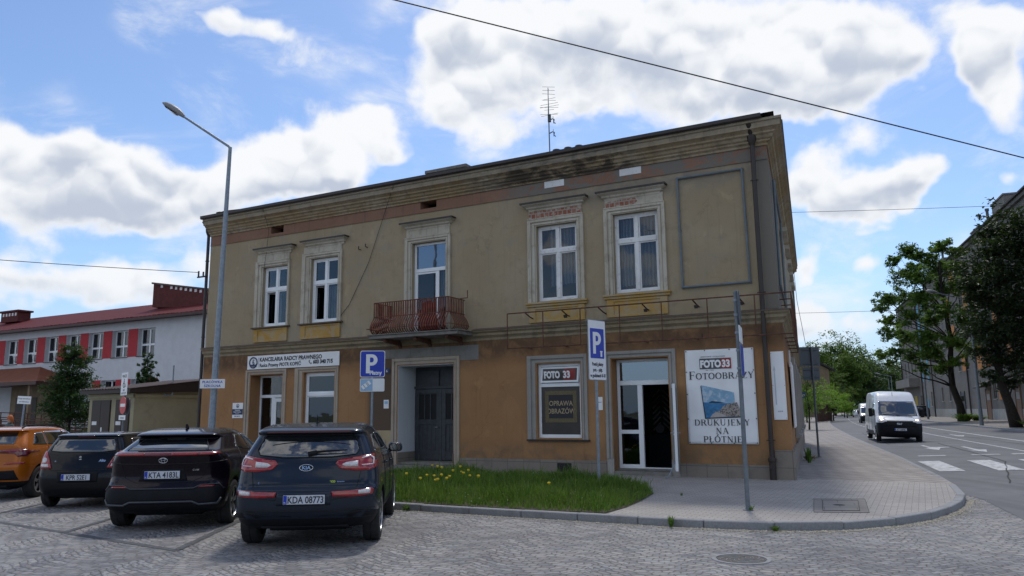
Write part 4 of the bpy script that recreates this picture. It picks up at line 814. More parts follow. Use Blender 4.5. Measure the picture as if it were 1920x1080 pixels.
for t0 in (4.2, 7.2, 10.2, 14.5, 17.5): side_win(t0, 1.0, 3.2, 'trim_grey', True)
# ---------------- balcony
bx0, bx1, bd = -11.75, -8.62, .95
bal = MB(); bal.box(bx0, bx1, -bd, -.005, 3.90, 4.0); bal.box(bx0 - .04, bx1 + .04, -bd - .04, -.005, 4.0, 4.035)
bal = bal.build('balcony', 'concrete', BLD, bevel=.012, fix=False)
for x in (-11.3, -10.2, -9.1): 
    b_ = MB(); b_.prism([(0, 3.9), (-.85, 3.9), (-.85, 3.82), (-.1, 3.74), (0, 3.6)], 'x', x, x + .1); b_.build('bracket', 'rust', bal)
b_ = MB(); rx0, rx1, ry = -11.62, -8.98, -.88; zt = 4.99
def bal_bar(p, nrm):
    prof = [(0, zt), (0, 4.56), (.02, 4.50), (.10, 4.40), (.17, 4.26), (.17, 4.16), (.10, 4.08), (.02, 4.045)]
    pts = [Vector((p[0] + nrm[0] * o_, p[1] + nrm[1] * o_, z)) for o_, z in prof]; t_ = Vector((nrm[1], -nrm[0], 0)) * .021
    vs = []; 
    for q_ in pts: vs += [q_ - t_, q_ + t_]
    th = Vector((nrm[0], nrm[1], 0)) * .006; n = len(pts)
    b_.add([v - th for v in vs] + [v + th for v in vs], [(2 * i, 2 * i + 1, 2 * i + 3, 2 * i + 2) for i in range(n - 1)] + [(2 * n + 2 * i, 2 * n + 2 * i + 2, 2 * n + 2 * i + 3, 2 * n + 2 * i + 1) for i in range(n - 1)] + [(2 * i, 2 * i + 2, 2 * n + 2 * i + 2, 2 * n + 2 * i) for i in range(n - 1)] + [(2 * i + 1, 2 * n + 2 * i + 1, 2 * n + 2 * i + 3, 2 * i + 3) for i in range(n - 1)])
for i in range(33): bal_bar((rx0 + (rx1 - rx0) * i / 32, ry), (0, -1))
for i in range(9): bal_bar((rx0, ry + .86 * (i + 1) / 9.6), (-1, 0)); bal_bar((rx1, ry + .86 * (i + 1) / 9.6), (1, 0))
for z in (zt, 4.56): b_.tube([(rx0, 0, z), (rx0, ry, z), (rx1, ry, z), (rx1, 0, z)], .016, 6)
for z in (4.20,): b_.tube([(rx0 - .165, 0, z), (rx0 - .165, ry - .165, z), (rx1 + .165, ry - .165, z), (rx1 + .165, 0, z)], .010, 6)
b_.build('railing', 'rust2', bal, fix=False)
b_ = MB(); b_.tube([(rx1 + .05, -.3, 5.0), (rx1 + .30, -.32, 5.0), (rx1 + .3, -.32, 5.22)], .016, 6); b_.build('rail_stub', 'rust', bal)
# ---------------- steel frame of a former awning
b_ = MB(); ay = -.42; az0, az1 = 3.45, 4.42; axr = .21
PT = lambda z: [(-7.32, ay, z), (axr, ay, z), (axr + E2.x * 6.5, ay + E2.y * 6.5, z)]
for z in (az0, az1): b_.tube(PT(z), .018, 6)
for x in (-7.32, -6.22, -5.12, -4.02, -2.9, -1.75, -.62, axr): b_.tube([(x, ay, az0), (x, ay, az1)], .016, 6)
for t_ in (1.2, 2.4, 3.6, 4.8, 6.5): b_.tube([(axr + E2.x * t_, ay + E2.y * t_, az0), (axr + E2.x * t_, ay + E2.y * t_, az1)], .016, 6); b_.tube([(axr + E2.x * t_, ay + E2.y * t_, az0), (E2.x * t_ - .1, ay + E2.y * t_, az0)], .014, 6); b_.tube([(axr + E2.x * t_, ay + E2.y * t_, az1), (E2.x * t_ - .1, ay + E2.y * t_, az1)], .014, 6)
for x in (-6.75, -5.65, -4.6, -3.4, -2.1, -1.0): b_.tube([(x, ay, az1 - .02), (x + .05, -.2, az1 - .12), (x + .05, 0, az1 - .14)], .018, 6); b_.tube([(x, ay, az0), (x, -.04, az0)], .014, 6)
b_.build('awning_frame', 'rust', BLD, fix=False)
for x in (-5.6, -3.35, -2.05, -.95): b_ = MB(); b_.lathe([(0, -.04), (.045, -.04), (.06, .03), (.0, .05)], (x, ay + .12, az1 - .17), 'z', 10); b_.build('spotlight', 'pipe_brown', BLD)
# facade cables and small fittings
b_ = MB(); b_.tube([(-11.3, -.45, 8.75), (-11.9, -.06, 8.1), (-12.55, -.03, 6.5), (-13.3, -.03, 5.2), (-13.75, -.03, 4.75)], .008, 5); b_.tube([(-16.9, -.44, 8.75), (-16.95, -.08, 8.1), (-17.0, -.1, 7.3), (-17.1, -.08, 6.75)], .008, 5)
b_.tube([(-2.0, -.05, 3.5), (-2.0, -.05, 3.6)], .01, 5); b_.build('cable', 'cable', BLD)
b_ = MB()
for x, z in ((-12.93, 6.95), (-12.65, 7.0)): b_.tube([(x, 0, z), (x, -.09, z), (x, -.09, z + .1)], .018, 6)
b_.build('insulator_hook', 'pipe_brown', BLD)
b_ = MB(); b_.tube([(XL - .02, -.1, 6.72), (XL - .5, -.1, 6.72)], .03, 6); b_.tube([(XL - .45, -.1, 6.7), (XL - .45, -.1, 6.95)], .03, 6); b_.tube([(XL - .2, -.1, 6.7), (XL - .2, -.1, 6.9)], .03, 6); b_.build('wire_bracket', 'pipe_brown', BLD)
# ================================================================ vehicles
def paint(name, col, rough=.22, metal=.35):
    m, t, b, v = newmat(name); M[name] = m
    c = t.mix(t.ramp(t.noise(v, 5, 5, .6), .35, .7, 0, .35), col, tuple(x * .75 + .002 for x in col)); t.l.new(c, b.inputs['Base Color'])
    b.inputs['Metallic'].default_value = metal; b.inputs['Specular IOR Level'].default_value = .15; b.inputs['Coat IOR'].default_value = 1.4; b.inputs['Coat Weight'].default_value = .8 if max(col) > .1 else .5; b.inputs['Coat Roughness'].default_value = .04
    # road film: rougher low down
    sx_ = t.new('ShaderNodeSeparateXYZ'); t.l.new(v, sx_.inputs[0])
    t.l.new(t.ramp(sx_.outputs[2], .3, .8, rough + .25, rough), b.inputs['Roughness'])
paint('paint_navy', (.020, .028, .042)); paint('paint_aubergine', (.009, .005, .010), .2, .3); paint('paint_black', (.004, .0045, .007), .2, 0); paint('paint_orange', (.42, .115, .008), .25, .2)
paint('paint_white', (.72, .74, .78), .3, 0); paint('paint_dark', (.012, .013, .016), .3, 0)
M['road_paint'] = pm('road_paint', (.50, .51, .52), .7, var=.1, scale=6, dirt=(.16, .16, .165), dscale=5, dlo=.5, dhi=.62)
for o_ in bpy.data.objects:
    if o_.name.startswith('road_markings'): o_.data.materials[0] = M['road_paint']
M['trim_dark'] = pm('trim_dark', (.045, .052, .062), .35); M['plastic'] = pm('plastic', (.008, .009, .012), .6, spec=.2, var=.2, scale=6); M['tyre'] = pm('tyre', (.017, .017, .018), .8, var=.3, scale=20, bump=.3); M['rim'] = pm('rim', (.42, .43, .45), .3, metal=.9); M['rim_dark'] = pm('rim_dark', (.03, .03, .035), .35, metal=.6)
M['car_glass'] = pm('car_glass', (.010, .013, .016), .03, spec=1.0, var=.3, scale=2, coat=1); M['car_glass'].node_tree.nodes['Principled BSDF'].inputs['Coat IOR'].default_value = 1.75; M['lamp_red'] = pm('lamp_red', (.30, .006, .010), .15, coat=1, var=.25, scale=20); M['lamp_dark_red'] = pm('lamp_dark_red', (.13, .006, .01), .15, coat=1); M['lamp_clear'] = pm('lamp_clear', (.62, .60, .60), .15, coat=1, var=.15, scale=30)
M['chrome'] = pm('chrome', (.6, .62, .65), .15, metal=1); M['plate_white'] = pm('plate_white', (.56, .60, .66), .4, var=.03); M['gap'] = pm('gap', (.002, .002, .003), .6); M['eco_green'] = pm('eco_green', (.35, .45, .05), .4); M['interior'] = pm('interior', (.02, .02, .022), .8)
M['headlight'] = emis('headlight', (1., .82, .62), 6.)
def cr(a, b, c, d, t): return .5 * ((2 * b) + (-a + c) * t + (2 * a - 5 * b + 4 * c - d) * t * t + (-a + 3 * b - 3 * c + d) * t ** 3)
def body_shell(levels, sub=2, ytaper=.10):
    """levels: (z, y_rear, y_front, half_width, rear_corner, front_corner, rear_bulge, front_bulge); z rising. closed manifold, outline per level"""
    rings = []
    for (z, yr, yf, hw, rc, fc, rb, fb) in levels:
        half = []
        for k in range(6): x = (hw - rc) * k / 5; half.append((x, yr + rb * (x / hw) ** 2))
        y0 = yr + rb * ((hw - rc) / hw) ** 2
        for k in range(1, 6):
            a = math.pi / 2 * k / 5; half.append((hw - rc + rc * math.sin(a) ** .9, y0 + rc * 1.15 * (1 - math.cos(a))))
        ys = half[-1][1]; ye = yf - fc * 1.3 + fb * -1 * 0
        for k in range(1, 14):
            f = k / 14; y = ys + (ye - ys) * f; half.append((hw * (1 - ytaper * max(0, f - .55) ** 2 * 2.2) + .012 * math.sin(math.pi * f), y))
        hx = hw * (1 - ytaper * .45 ** 2 * 2.2)
        for k in range(0, 6):
            a = math.pi / 2 * k / 5; half.append((hx - fc * (1 - math.cos(a)), ye + (fc * 1.3 - fb * ((hx - fc) / hx) ** 2) * math.sin(a)))
        for k in range(1, 6): x = (hx - fc) * (1 - k / 5); half.append((x, yf - fb * (x / hx) ** 2))
        ring = [(x, y, z) for x, y in half] + [(-x, y, z) for x, y in reversed(half[1:-1])]
        rings.append(ring)
    N = len(rings[0]); H = len(half); mb = MB(); fs = []
    for i in range(len(rings) - 1):
        for k in range(N): a, b_ = i * N + k, i * N + (k + 1) % N; fs.append((a, b_, b_ + N, a + N))
    def cap(o, flip):
        for k in range(H - 1):
            a, b_ = k, k + 1; c_, d_ = (N - k - 1) % N, (N - k) % N
            q_ = [o + a, o + b_, o + c_, o + d_]; q_ = list(dict.fromkeys(q_))
            if len(q_) > 2: fs.append(tuple(q_ if flip else reversed(q_)))
    cap(0, False); cap((len(rings) - 1) * N, True)
    mb.add([p for r in rings for p in r], fs)
    o = mb.build('tmp', 'plastic', smooth=1); sm = o.modifiers.new('s', 'SUBSURF'); sm.levels = sub; sm.render_levels = sub
    return o
def bake(o):
    dg = bpy.context.evaluated_depsgraph_get(); me = bpy.data.meshes.new_from_object(o.evaluated_get(dg)); old = o.data; o.modifiers.clear(); o.data = me; bpy.data.meshes.remove(old); return o
class Car:
    def __init__(s, name, loc, rz, label, cat, levels, paint, group=None, sub=2, lower=None, ytaper=.1):
        s.root = empty(name, loc, rz, label, cat, group); s.k = 1
        b = bake(body_shell(levels, sub, ytaper)); s.bvh = BVHTree.FromPolygons([v.co.copy() for v in b.data.vertices], [tuple(p.vertices) for p in b.data.polygons])
        s.body = b; s.paint = paint; s.lower = lower
    def finish(s, wheels, R_, name='body'):
        b = s.body; b.data.materials.clear(); b.data.materials.append(M[s.paint]); b.data.materials.append(M['plastic'])
        for p in b.data.polygons: p.material_index = 1 if (s.lower and s.lower(p.center)) else 0
        cut = MB()
        for (x, y) in wheels:
            sg = 1 if x > 0 else -1; cut.lathe([(0, -.32 if sg > 0 else -.5), (R_ + .045, -.32 if sg > 0 else -.5), (R_ + .045, .5 if sg > 0 else .32), (0, .5 if sg > 0 else .32)], (x, y, R_ + .01), 'x', 40)
        c = cut.build('cut', 'plastic'); m = b.modifiers.new('b', 'BOOLEAN'); m.operation = 'DIFFERENCE'; m.object = c; m.solver = 'EXACT'
        bake(b); bpy.data.objects.remove(c); b.name = name; b.data.name = name; b.parent = s.root; b.data.shade_smooth(); b.data.set_sharp_from_angle(angle=R(40))
        return b
    def hit(s, ax, u, v):
        if ax == 'rear': r = s.bvh.ray_cast(Vector((u, -4, v)), Vector((0, 1, 0)))
        elif ax == 'front': r = s.bvh.ray_cast(Vector((u, 9, v)), Vector((0, -1, 0)))
        elif ax == 'right': r = s.bvh.ray_cast(Vector((3, u, v)), Vector((-1, 0, 0)))
        elif ax == 'left': r = s.bvh.ray_cast(Vector((-3, u, v)), Vector((1, 0, 0)))
        else: r = s.bvh.ray_cast(Vector((u, v, 4)), Vector((0, 0, -1)))
        return (r[0], r[1]) if r[0] is not None else (None, None)
    def drape(s, poly, ax, mat, name, lift=.004, parent=None, step=.045, thick=0.0):
        bm = bmesh.new(); bm.faces.new([bm.verts.new((p[0], p[1], 0)) for p in poly])
        for axis in (0, 1):
            lo, hi = min(p[axis] for p in poly), max(p[axis] for p in poly); n = int((hi - lo) / step)
            for i in range(1, n + 1):
                co = Vector((0, 0, 0)); no = Vector((0, 0, 0)); co[axis] = lo + (hi - lo) * i / (n + 1); no[axis] = 1
                bmesh.ops.bisect_plane(bm, geom=bm.verts[:] + bm.edges[:] + bm.faces[:], plane_co=co, plane_no=no)
        dead = []
        for v in bm.verts:
            p, nn = s.hit(ax, v.co.x, v.co.y)
            if p is None: dead.append(v)
            else: v.co = p + nn * lift; ref = nn
        if dead: bmesh.ops.delete(bm, geom=dead, context='VERTS')
        bm.normal_update(); fs_ = list(bm.faces)
        if fs_:
            f0 = max(fs_, key=lambda f: f.calc_area()); cc_ = f0.calc_center_median(); nr_ = s.bvh.find_nearest(cc_)
            if f0.normal.dot(nr_[1]) < 0: bmesh.ops.reverse_faces(bm, faces=bm.faces)
        me = bpy.data.meshes.new(name); bm.to_mesh(me); bm.free(); me.materials.append(M[mat]); me.shade_smooth()
        o = bpy.data.objects.new(name, me); COL.objects.link(o); o.parent = parent or s.root
        m = o.modifiers.new('t', 'SOLIDIFY'); m.thickness = .006 + thick; m.offset = -1
        return o
    def line(s, pts, ax, w=.009, mat='gap', name='panel_gap', lift=.0025):
        mb = MB(); P = []
        for a, b_ in zip(pts, pts[1:]):
            n = max(1, int(math.dist(a, b_) / .05)); P += [(a[0] + (b_[0] - a[0]) * i / n, a[1] + (b_[1] - a[1]) * i / n) for i in range(n)]
        P.append(pts[-1]); Q = []
        for p in P:
            h, nn = s.hit(ax, *p)
            if h is not None: Q.append(h + nn * lift)
        if len(Q) > 1: mb.tube(Q, w / 2, 5)
        return mb.build(name, mat, s.root, smooth=1)
    def plate(s, x, z, txt, w=.52, h=.114, ax='rear', tilt=0, dy=.0, size=.118):
        p, nn = s.hit(ax, x, z); sg = -1 if ax == 'rear' else 1
        y = p.y + sg * (.016 + dy); T = (R(90) - tilt, 0, 0) if ax == 'rear' else (R(90), 0, R(180))
        o = MB(); o.box(-w / 2, w / 2, -h / 2, h / 2, -.006, .004); o = o.build('number_plate', 'plate_white', s.root, bevel=.003); o.location = (x, y, z); o.rotation_euler = T
        b = MB(); b.box(-w / 2 + .004, -w / 2 + .048, -h / 2 + .004, h / 2 - .004, .0045, .0055); b.build('country_band', 'sign_blue', o)
        b = MB(); 
        for r_ in ((-w / 2 - .012, w / 2 + .012, -h / 2 - .012, -h / 2 - .002), (-w / 2 - .012, w / 2 + .012, h / 2 + .002, h / 2 + .008)): b.box(*r_, -.008, .002)
        b.build('plate_holder', 'plastic', o, fix=False)
        text_obj('PL', .028, 'country_code', 'white', o, (-w / 2 + .010, -h / 2 + .012, .0058), (0, 0, 0), ext=.0004)
        text_obj(txt, size, 'registration', 'ink', o, (.022, -h / 2 + .015, .0048), (0, 0, 0), 'CENTER', .0005, sx=.80, bold=.0022)
        return o
def wheel(root, x, y, r, w, spokes=5, rim='rim', kind='double', rimr=None, fwd=None):
    sg = 1 if x > 0 else -1; rimr = rimr or r * .68
    mb = MB(); h = w / 2
    prof = [(rimr, -h), (r - .035, -h), (r - .01, -h + .012), (r, -h + .04), (r, -.02), (r - .006, -.016), (r - .006, -.008), (r, -.004), (r, h - .04), (r - .01, h - .012), (r - .035, h), (rimr, h - .006)]
    mb.lathe([(a, b_ * sg) for a, b_ in prof], (0, 0, 0), 'x', 48)
    wh = mb.build('wheel', 'tyre', root, smooth=35); wh.location = (x, y, r)
    mb = MB(); xo = h * sg
    mb.lathe([(rimr + .005, (h - .004) * sg), (rimr - .012, (h - .002) * sg), (rimr - .02, (h - .02) * sg), (rimr - .03, -h * .5 * sg), (.05, -h * .5 * sg)], (0, 0, 0), 'x', 40)
    mb.lathe([(0, (h - .022) * sg), (.045, (h - .024) * sg), (.06, (h - .05) * sg), (.06, 0)], (0, 0, 0), 'x', 16)
    rm = mb.build('rim', 'rim_dark', wh, smooth=40)
    mb = MB()
    for k in range(spokes):
        a = 2 * math.pi * k / spokes + .3
        for da in ((-.13, .13) if kind == 'double' else (0,)):
            a1 = a + da * .4; a2 = a + da; n = 4; ws = .022 if kind == 'double' else .035; vs = []
            for i in range(n + 1):
                rr = .04 + (rimr - .05) * i / n; aa = a1 + (a2 - a1) * i / n; xx = sg * (h - .03 + .016 * math.sin(math.pi * i / n)); tx = Vector((0, -math.sin(aa), math.cos(aa))) * ws * (1 - .1 * i / n); p = Vector((xx, math.cos(aa) * rr, math.sin(aa) * rr)); dn = Vector((-sg * .02, 0, 0))
                vs += [p - tx, p + tx, p + tx * .8 + dn, p - tx * .8 + dn]
            fs = [(4 * i + j, 4 * i + (j + 1) % 4, 4 * i + 4 + (j + 1) % 4, 4 * i + 4 + j) for i in range(n) for j in range(4)]; mb.add(vs, fs)
    mb.lathe([(rimr + .004, (h - .002) * sg), (rimr - .018, (h + .001) * sg), (rimr - .022, (h - .012) * sg)], (0, 0, 0), 'x', 40)
    mb.build('spokes', rim, wh, smooth=40)
    return wh
def mirror(root, x, y, z, mat, rear_glass=True, s=1.):
    sg = 1 if x > 0 else -1
    mb = MB(); vs = []; n = 14; prof = [(-.055, .82), (-.03, .98), (.02, 1.), (.07, .8), (.10, .45), (.11, .0)]
    for yy, k in prof:
        for j in range(n):
            a = 2 * math.pi * j / n; cx, cz = math.cos(a), math.sin(a); cx = math.copysign(abs(cx) ** .7, cx); cz = math.copysign(abs(cz) ** .7, cz); vs.append((cx * .115 * k * s * (1 if cx * sg < 0 else 1), yy * s, (cz * .08 + (cx * sg) * -.008) * k * s))
    mb.add(vs, [(i * n + j, i * n + (j + 1) % n, (i + 1) * n + (j + 1) % n, (i + 1) * n + j) for i in range(len(prof) - 1) for j in range(n)] + [tuple(range(n))])
    o = mb.build('mirror', mat, root, smooth=50); o.location = (x + .06 * sg, y, z)
    b = MB(); b.add([(v[0] * .86, -.0575 * s, v[2] * .86) for v in vs[:n]], [tuple(range(n))]); b.build('mirror_glass', 'car_glass', o)
    b = MB(); b.prism([(-.06, -.03), (.06, -.03), (.05, .03), (-.04, .03)], 'x', -sg * .06, -sg * .17, 0); q_ = b.build('mirror_arm', 'plastic', o, bevel=.01); q_.location = (0, 0.02, -.05); return o
def handle(car, y, z, side='right', mat=None, w=.2):
    p, nn = car.hit(side, y, z); mb = MB(); mb.tube([p + Vector((0, -w / 2, 0)), p + nn * .035 + Vector((0, -w / 2 + .03, 0)), p + nn * .035 + Vector((0, w / 2 - .03, 0)), p + Vector((0, w / 2, 0))], .014, 8); mb.build('handle', mat or car.paint, car.root, smooth=1)
def antenna(root, p, h=.0, fin=True):
    mb = MB()
    if fin: mb.prism([(-.07, 0), (.09, 0), (.05, .02), (-.03, .075), (-.05, .075)], 'x', -.014, .014)
    else: mb.tube([(0, 0, 0), (0, -h * .5, h)], [.008, .004], 6); mb.lathe([(.03, 0), (.02, .02), (0, .03)], (0, 0, 0), n=10)
    o = mb.build('aerial', 'plastic', root, bevel=.004); o.location = p
def underbody(root, x, y0, y1, z0, z1):
    mb = MB(); mb.box(-x, x, y0, y1, z0, z1); mb.box(-.5, .5, y0 + .25, y0 + .6, z0 - .06, z0); mb.tube([(.0, y0 + .3, z0 - .02), (.55, y0 + .1, z0 - .0)], .03, 8); mb.build('underbody', 'plastic', root, bevel=.03, fix=False)
def badge_text(car, txt, x, z, size, mat='chrome', align='LEFT', ax='rear', sx=1., bold=.001, shear=0, dy=.004, name='badge'):
    p, nn = car.hit(ax, x, z + size * .3); rx = math.atan2(-nn.z, -nn.y) if ax == 'rear' else 0
    o = text_obj(txt, size, name, mat, car.root, (x, p.y - dy, z), (R(90) - math.atan2(nn.z, -nn.y), 0, 0), align, .002, sx, bold, shear); return o
def ring(car, x, z, rx, rz_, w, mat, ax='rear', name='badge', fill=None, parent=None, rot=0, lift=.006):
    p, nn = car.hit(ax, x, z); sg = -1 if ax == 'rear' else 1; n = 28; pts = [(rx * math.cos(2 * math.pi * k / n), rz_ * math.sin(2 * math.pi * k / n)) for k in range(n + 1)]
    mb = MB(); mb.tube([(a, 0, b_) for a, b_ in pts], w, 6)
    o = mb.build(name, mat, parent or car.root, smooth=1); o.location = (x, p.y + sg * lift, z); o.rotation_euler = (-math.atan2(nn.z, -nn.y) if ax == 'rear' else 0, rot, 0)
    if fill: b = MB(); b.add([(a, .002, b_) for a, b_ in pts[:-1]] + [(a, .006, b_) for a, b_ in pts[:-1]], [tuple(range(n)), tuple(range(2 * n - 1, n - 1, -1))] + [(i, (i + 1) % n, n + (i + 1) % n, n + i) for i in range(n)]); b.build('badge_field', fill, o)
    return o
# ---------------------------------------------------------------- grey-blue compact SUV (nearest)
lv = [(.24, -.55, 3.30, .74, .15, .3, .03, .15), (.30, -.74, 3.42, .84, .22, .35, .06, .2), (.40, -.84, 3.48, .895, .26, .4, .09, .25), (.52, -.885, 3.52, .915, .28, .42, .10, .28), (.60, -.885, 3.52, .92, .28, .42, .10, .28), (.70, -.885, 3.50, .925, .28, .42, .10, .28), (.765, -.875, 3.46, .925, .27, .42, .10, .28), (.80, -.80, 3.44, .925, .26, .42, .10, .28),
      (.92, -.765, 3.38, .92, .25, .42, .10, .3), (1.05, -.735, 3.15, .905, .25, .42, .10, .35), (1.12, -.705, 2.75, .885, .24, .4, .10, .4), (1.17, -.675, 2.40, .865, .23, .3, .10, .25), (1.28, -.60, 2.12, .815, .22, .22, .10, .2), (1.40, -.51, 1.82, .755, .21, .2, .09, .18), (1.455, -.47, 1.68, .725, .20, .2, .08, .16), (1.468, -.60, 1.64, .715, .16, .2, .09, .16), (1.50, -.60, 1.55, .70, .16, .2, .09, .15), (1.535, -.50, 1.38, .675, .18, .2, .09, .14), (1.575, -.22, 1.10, .62, .16, .2, .08, .12), (1.595, .05, .85, .52, .14, .2, .06, .1)]
K = Car('parked_car', (-2.76, 10.85, 0), R(5), 'dark grey-blue SUV parked nearest, large red tail lamps and rear wiper', 'car', lv, 'paint_navy', 'cars parked in the bays', lower=lambda c: c.z < .40 or (c.z < .5 and 0 < c.y < 2.6))
K.drape([(-.62, 1.19), (-.665, 1.26), (-.60, 1.40), (-.57, 1.445), (.57, 1.445), (.60, 1.40), (.665, 1.26), (.62, 1.19), (.3, 1.155), (-.3, 1.155)], 'rear', 'car_glass', 'rear_window', .006)
K.line([(-.62, 1.19), (-.665, 1.26), (-.60, 1.40), (-.57, 1.445), (.57, 1.445), (.60, 1.40), (.665, 1.26), (.62, 1.19), (.3, 1.155), (-.3, 1.155), (-.62, 1.19)], 'rear', .012, 'gap', 'window_seal', .006)
for sg in (-1, 1):
    lp = K.drape([(sg * .37, 1.075), (sg * .40, 1.12), (sg * .66, 1.155), (sg * .83, 1.185), (sg * .885, 1.15), (sg * .885, 1.02), (sg * .80, .985), (sg * .62, .98), (sg * .43, 1.01)], 'rear', 'lamp_red', 'tail_lamp', .014, thick=.01)
    K.drape([(sg * .45, 1.06), (sg * .50, 1.085), (sg * .655, 1.105), (sg * .655, 1.035), (sg * .50, 1.035)], 'rear', 'lamp_clear', 'reversing_light', .019, lp)
    K.drape([(sg * .70, 1.14), (sg * .80, 1.165), (sg * .845, 1.13), (sg * .845, 1.05), (sg * .70, 1.045), (sg * .70, 1.055), (sg * .83, 1.06), (sg * .83, 1.125), (sg * .80, 1.15), (sg * .70, 1.128)], 'rear', 'lamp_clear', 'light_guide', .019, lp, .03)
    fl = K.drape([(sg * .36, .675), (sg * .345, .735), (sg * .62, .745), (sg * .84, .765), (sg * .865, .74), (sg * .85, .69), (sg * .60, .665)], 'rear', 'lamp_red', 'bumper_lamp', .008)
    K.drape([(sg * .68, .70), (sg * .68, .742), (sg * .82, .755), (sg * .82, .705)], 'rear', 'lamp_clear', 'fog_lens', .013, fl)
    sd_ = 'right' if sg > 0 else 'left'
    K.drape([(-.30, 1.25), (-.12, 1.22), (.34, 1.20), (.34, 1.44), (.05, 1.43)], sd_, 'car_glass', 'side_window', .005); K.drape([(.40, 1.195), (1.22, 1.18), (1.22, 1.455), (.40, 1.445)], sd_, 'car_glass', 'side_window', .005); K.drape([(1.30, 1.18), (2.02, 1.17), (1.60, 1.44), (1.30, 1.455)], sd_, 'car_glass', 'side_window', .005)
    K.line([(.36, .42), (.36, 1.19)], sd_); K.line([(1.26, .42), (1.26, 1.46)], sd_); K.line([(2.2, .42), (2.2, 1.1)], sd_); K.line([(-.35, 1.23), (.0, 1.17), (2.1, 1.14)], sd_, .02, 'chrome', 'belt_trim')
    handle(K, .55, 1.02, sd_); handle(K, 1.45, 1.0, sd_)
    K.drape([(-.85, .42), (-.42, .40), (-.44, .46), (-.82, .50)], sd_, 'plastic', 'arch_trim', .006)
K.line([(-.60, .67), (-.66, .80), (-.70, 1.0), (-.70, 1.17)], 'rear'); K.line([(.60, .67), (.66, .80), (.70, 1.0), (.70, 1.17)], 'rear'); K.line([(-.60, .67), (-.36, .64)], 'rear'); K.line([(.60, .67), (.36, .64)], 'rear')
K.line([(-.88, .52), (-.4, .50), (.4, .50), (.88, .52)], 'rear', .012)
K.drape([(-.34, .57), (-.36, .725), (.36, .725), (.34, .57)], 'rear', 'paint_navy', 'plate_recess', .003)
K.plate(0.01, .645, 'KDA 08773')
lg = ring(K, 0, 1.03, .085, .042, .006, 'chrome', fill='plastic', name='logo_badge'); text_obj('KIA', .062, 'logo_letters', 'chrome', lg, (0, -.002, -.021), (R(90), 0, 0), 'CENTER', .002, 1.15, .0022)
badge_text(K, 'SPORTAGE', -.60, .835, .036, sx=1.2, name='model_badge'); badge_text(K, 'eco', .30, .842, .055, 'eco_green', sx=1., bold=.003, name='eco_badge'); badge_text(K, 'dynamics', .40, .845, .026, 'chrome', name='eco_badge')
p, nn = K.hit('rear', .05, 1.2); mb = MB(); mb.tube([p + nn * .03 + Vector((-.04, 0, -.02)), p + nn * .03 + Vector((.07, 0, -.0))], .034, 8); mb.tube([p + nn * .035, p + nn * .03 + Vector((.2, .0, .02)), p + nn * .03 + Vector((.46, .03, .03))], [.02, .014, .008], 6); mb.build('rear_wiper', 'plastic', K.root)
mb = MB(); mb.prism([(-.55, 0), (.55, 0), (.53, .012), (-.53, .012)], 'y', 0, .01); w_ = mb.build('brake_light', 'lamp_dark_red', K.root); w_.location = (0, -.60, 1.478)
for (x, y) in ((-.80, 0), (.80, 0), (-.80, 2.64), (.80, 2.64)): wheel(K.root, x, y, .345, .225, 7, 'rim', 'single')
K.finish([(-.80, 0), (.80, 0), (-.80, 2.64), (.80, 2.64)], .345); mirror(K.root, .91, 1.95, 1.17, 'paint_navy'); mirror(K.root, -.91, 1.95, 1.17, 'paint_navy'); antenna(K.root, (0, .05, 1.59), .12, False); underbody(K.root, .55, -.7, 3.2, .27, .42)
# ---------------------------------------------------------------- aubergine coupe crossover
lv = [(.22, -.50, 3.30, .74, .15, .3, .03, .15), (.29, -.68, 3.42, .83, .2, .35, .06, .2), (.36, -.75, 3.48, .88, .22, .4, .10, .25), (.48, -.775, 3.52, .905, .24, .42, .12, .28), (.60, -.76, 3.52, .905, .26, .42, .13, .28), (.66, -.745, 3.50, .90, .28, .42, .14, .28), (.74, -.70, 3.46, .90, .32, .42, .15, .28), (.86, -.70, 3.40, .90, .34, .42, .15, .28),
      (.97, -.72, 3.2, .895, .34, .42, .15, .3), (1.04, -.73, 2.9, .875, .33, .42, .15, .35), (1.10, -.74, 2.6, .845, .30, .4, .15, .3), (1.145, -.75, 2.42, .81, .28, .3, .14, .25), (1.165, -.72, 2.32, .79, .28, .26, .13, .22), (1.18, -.60, 2.28, .775, .27, .24, .12, .2), (1.25, -.42, 2.10, .73, .22, .22, .10, .18), (1.34, -.19, 1.86, .675, .2, .2, .09, .18), (1.375, -.10, 1.75, .655, .18, .2, .08, .16), (1.39, -.25, 1.70, .645, .12, .2, .05, .16), (1.42, -.26, 1.60, .63, .12, .2, .05, .16), (1.455, -.10, 1.42, .60, .14, .2, .05, .14), (1.495, .25, 1.15, .55, .12, .2, .05, .12), (1.51, .5, .95, .46, .12, .2, .05, .1)]
C_ = Car('parked_car', (-5.43, 12.6, 0), R(6), 'dark aubergine coupe-shaped crossover with a full-width red tail light bar', 'car', lv, 'paint_aubergine', 'cars parked in the bays', lower=lambda c: c.z < .40 or (c.z < .46 and 0 < c.y < 2.6))
C_.drape([(-.60, 1.185), (-.46, 1.355), (.46, 1.355), (.60, 1.185)], 'rear', 'car_glass', 'rear_window', .006)
C_.line([(-.60, 1.185), (-.46, 1.355), (.46, 1.355), (.60, 1.185)], 'rear', .012, 'gap', 'window_seal', .005)
bar = C_.drape([(-.80, 1.12), (-.77, 1.155), (.77, 1.155), (.80, 1.12), (.74, 1.115), (.3, 1.105), (-.3, 1.105), (-.74, 1.115)], 'rear', 'lamp_dark_red', 'light_bar', .010, step=.03)
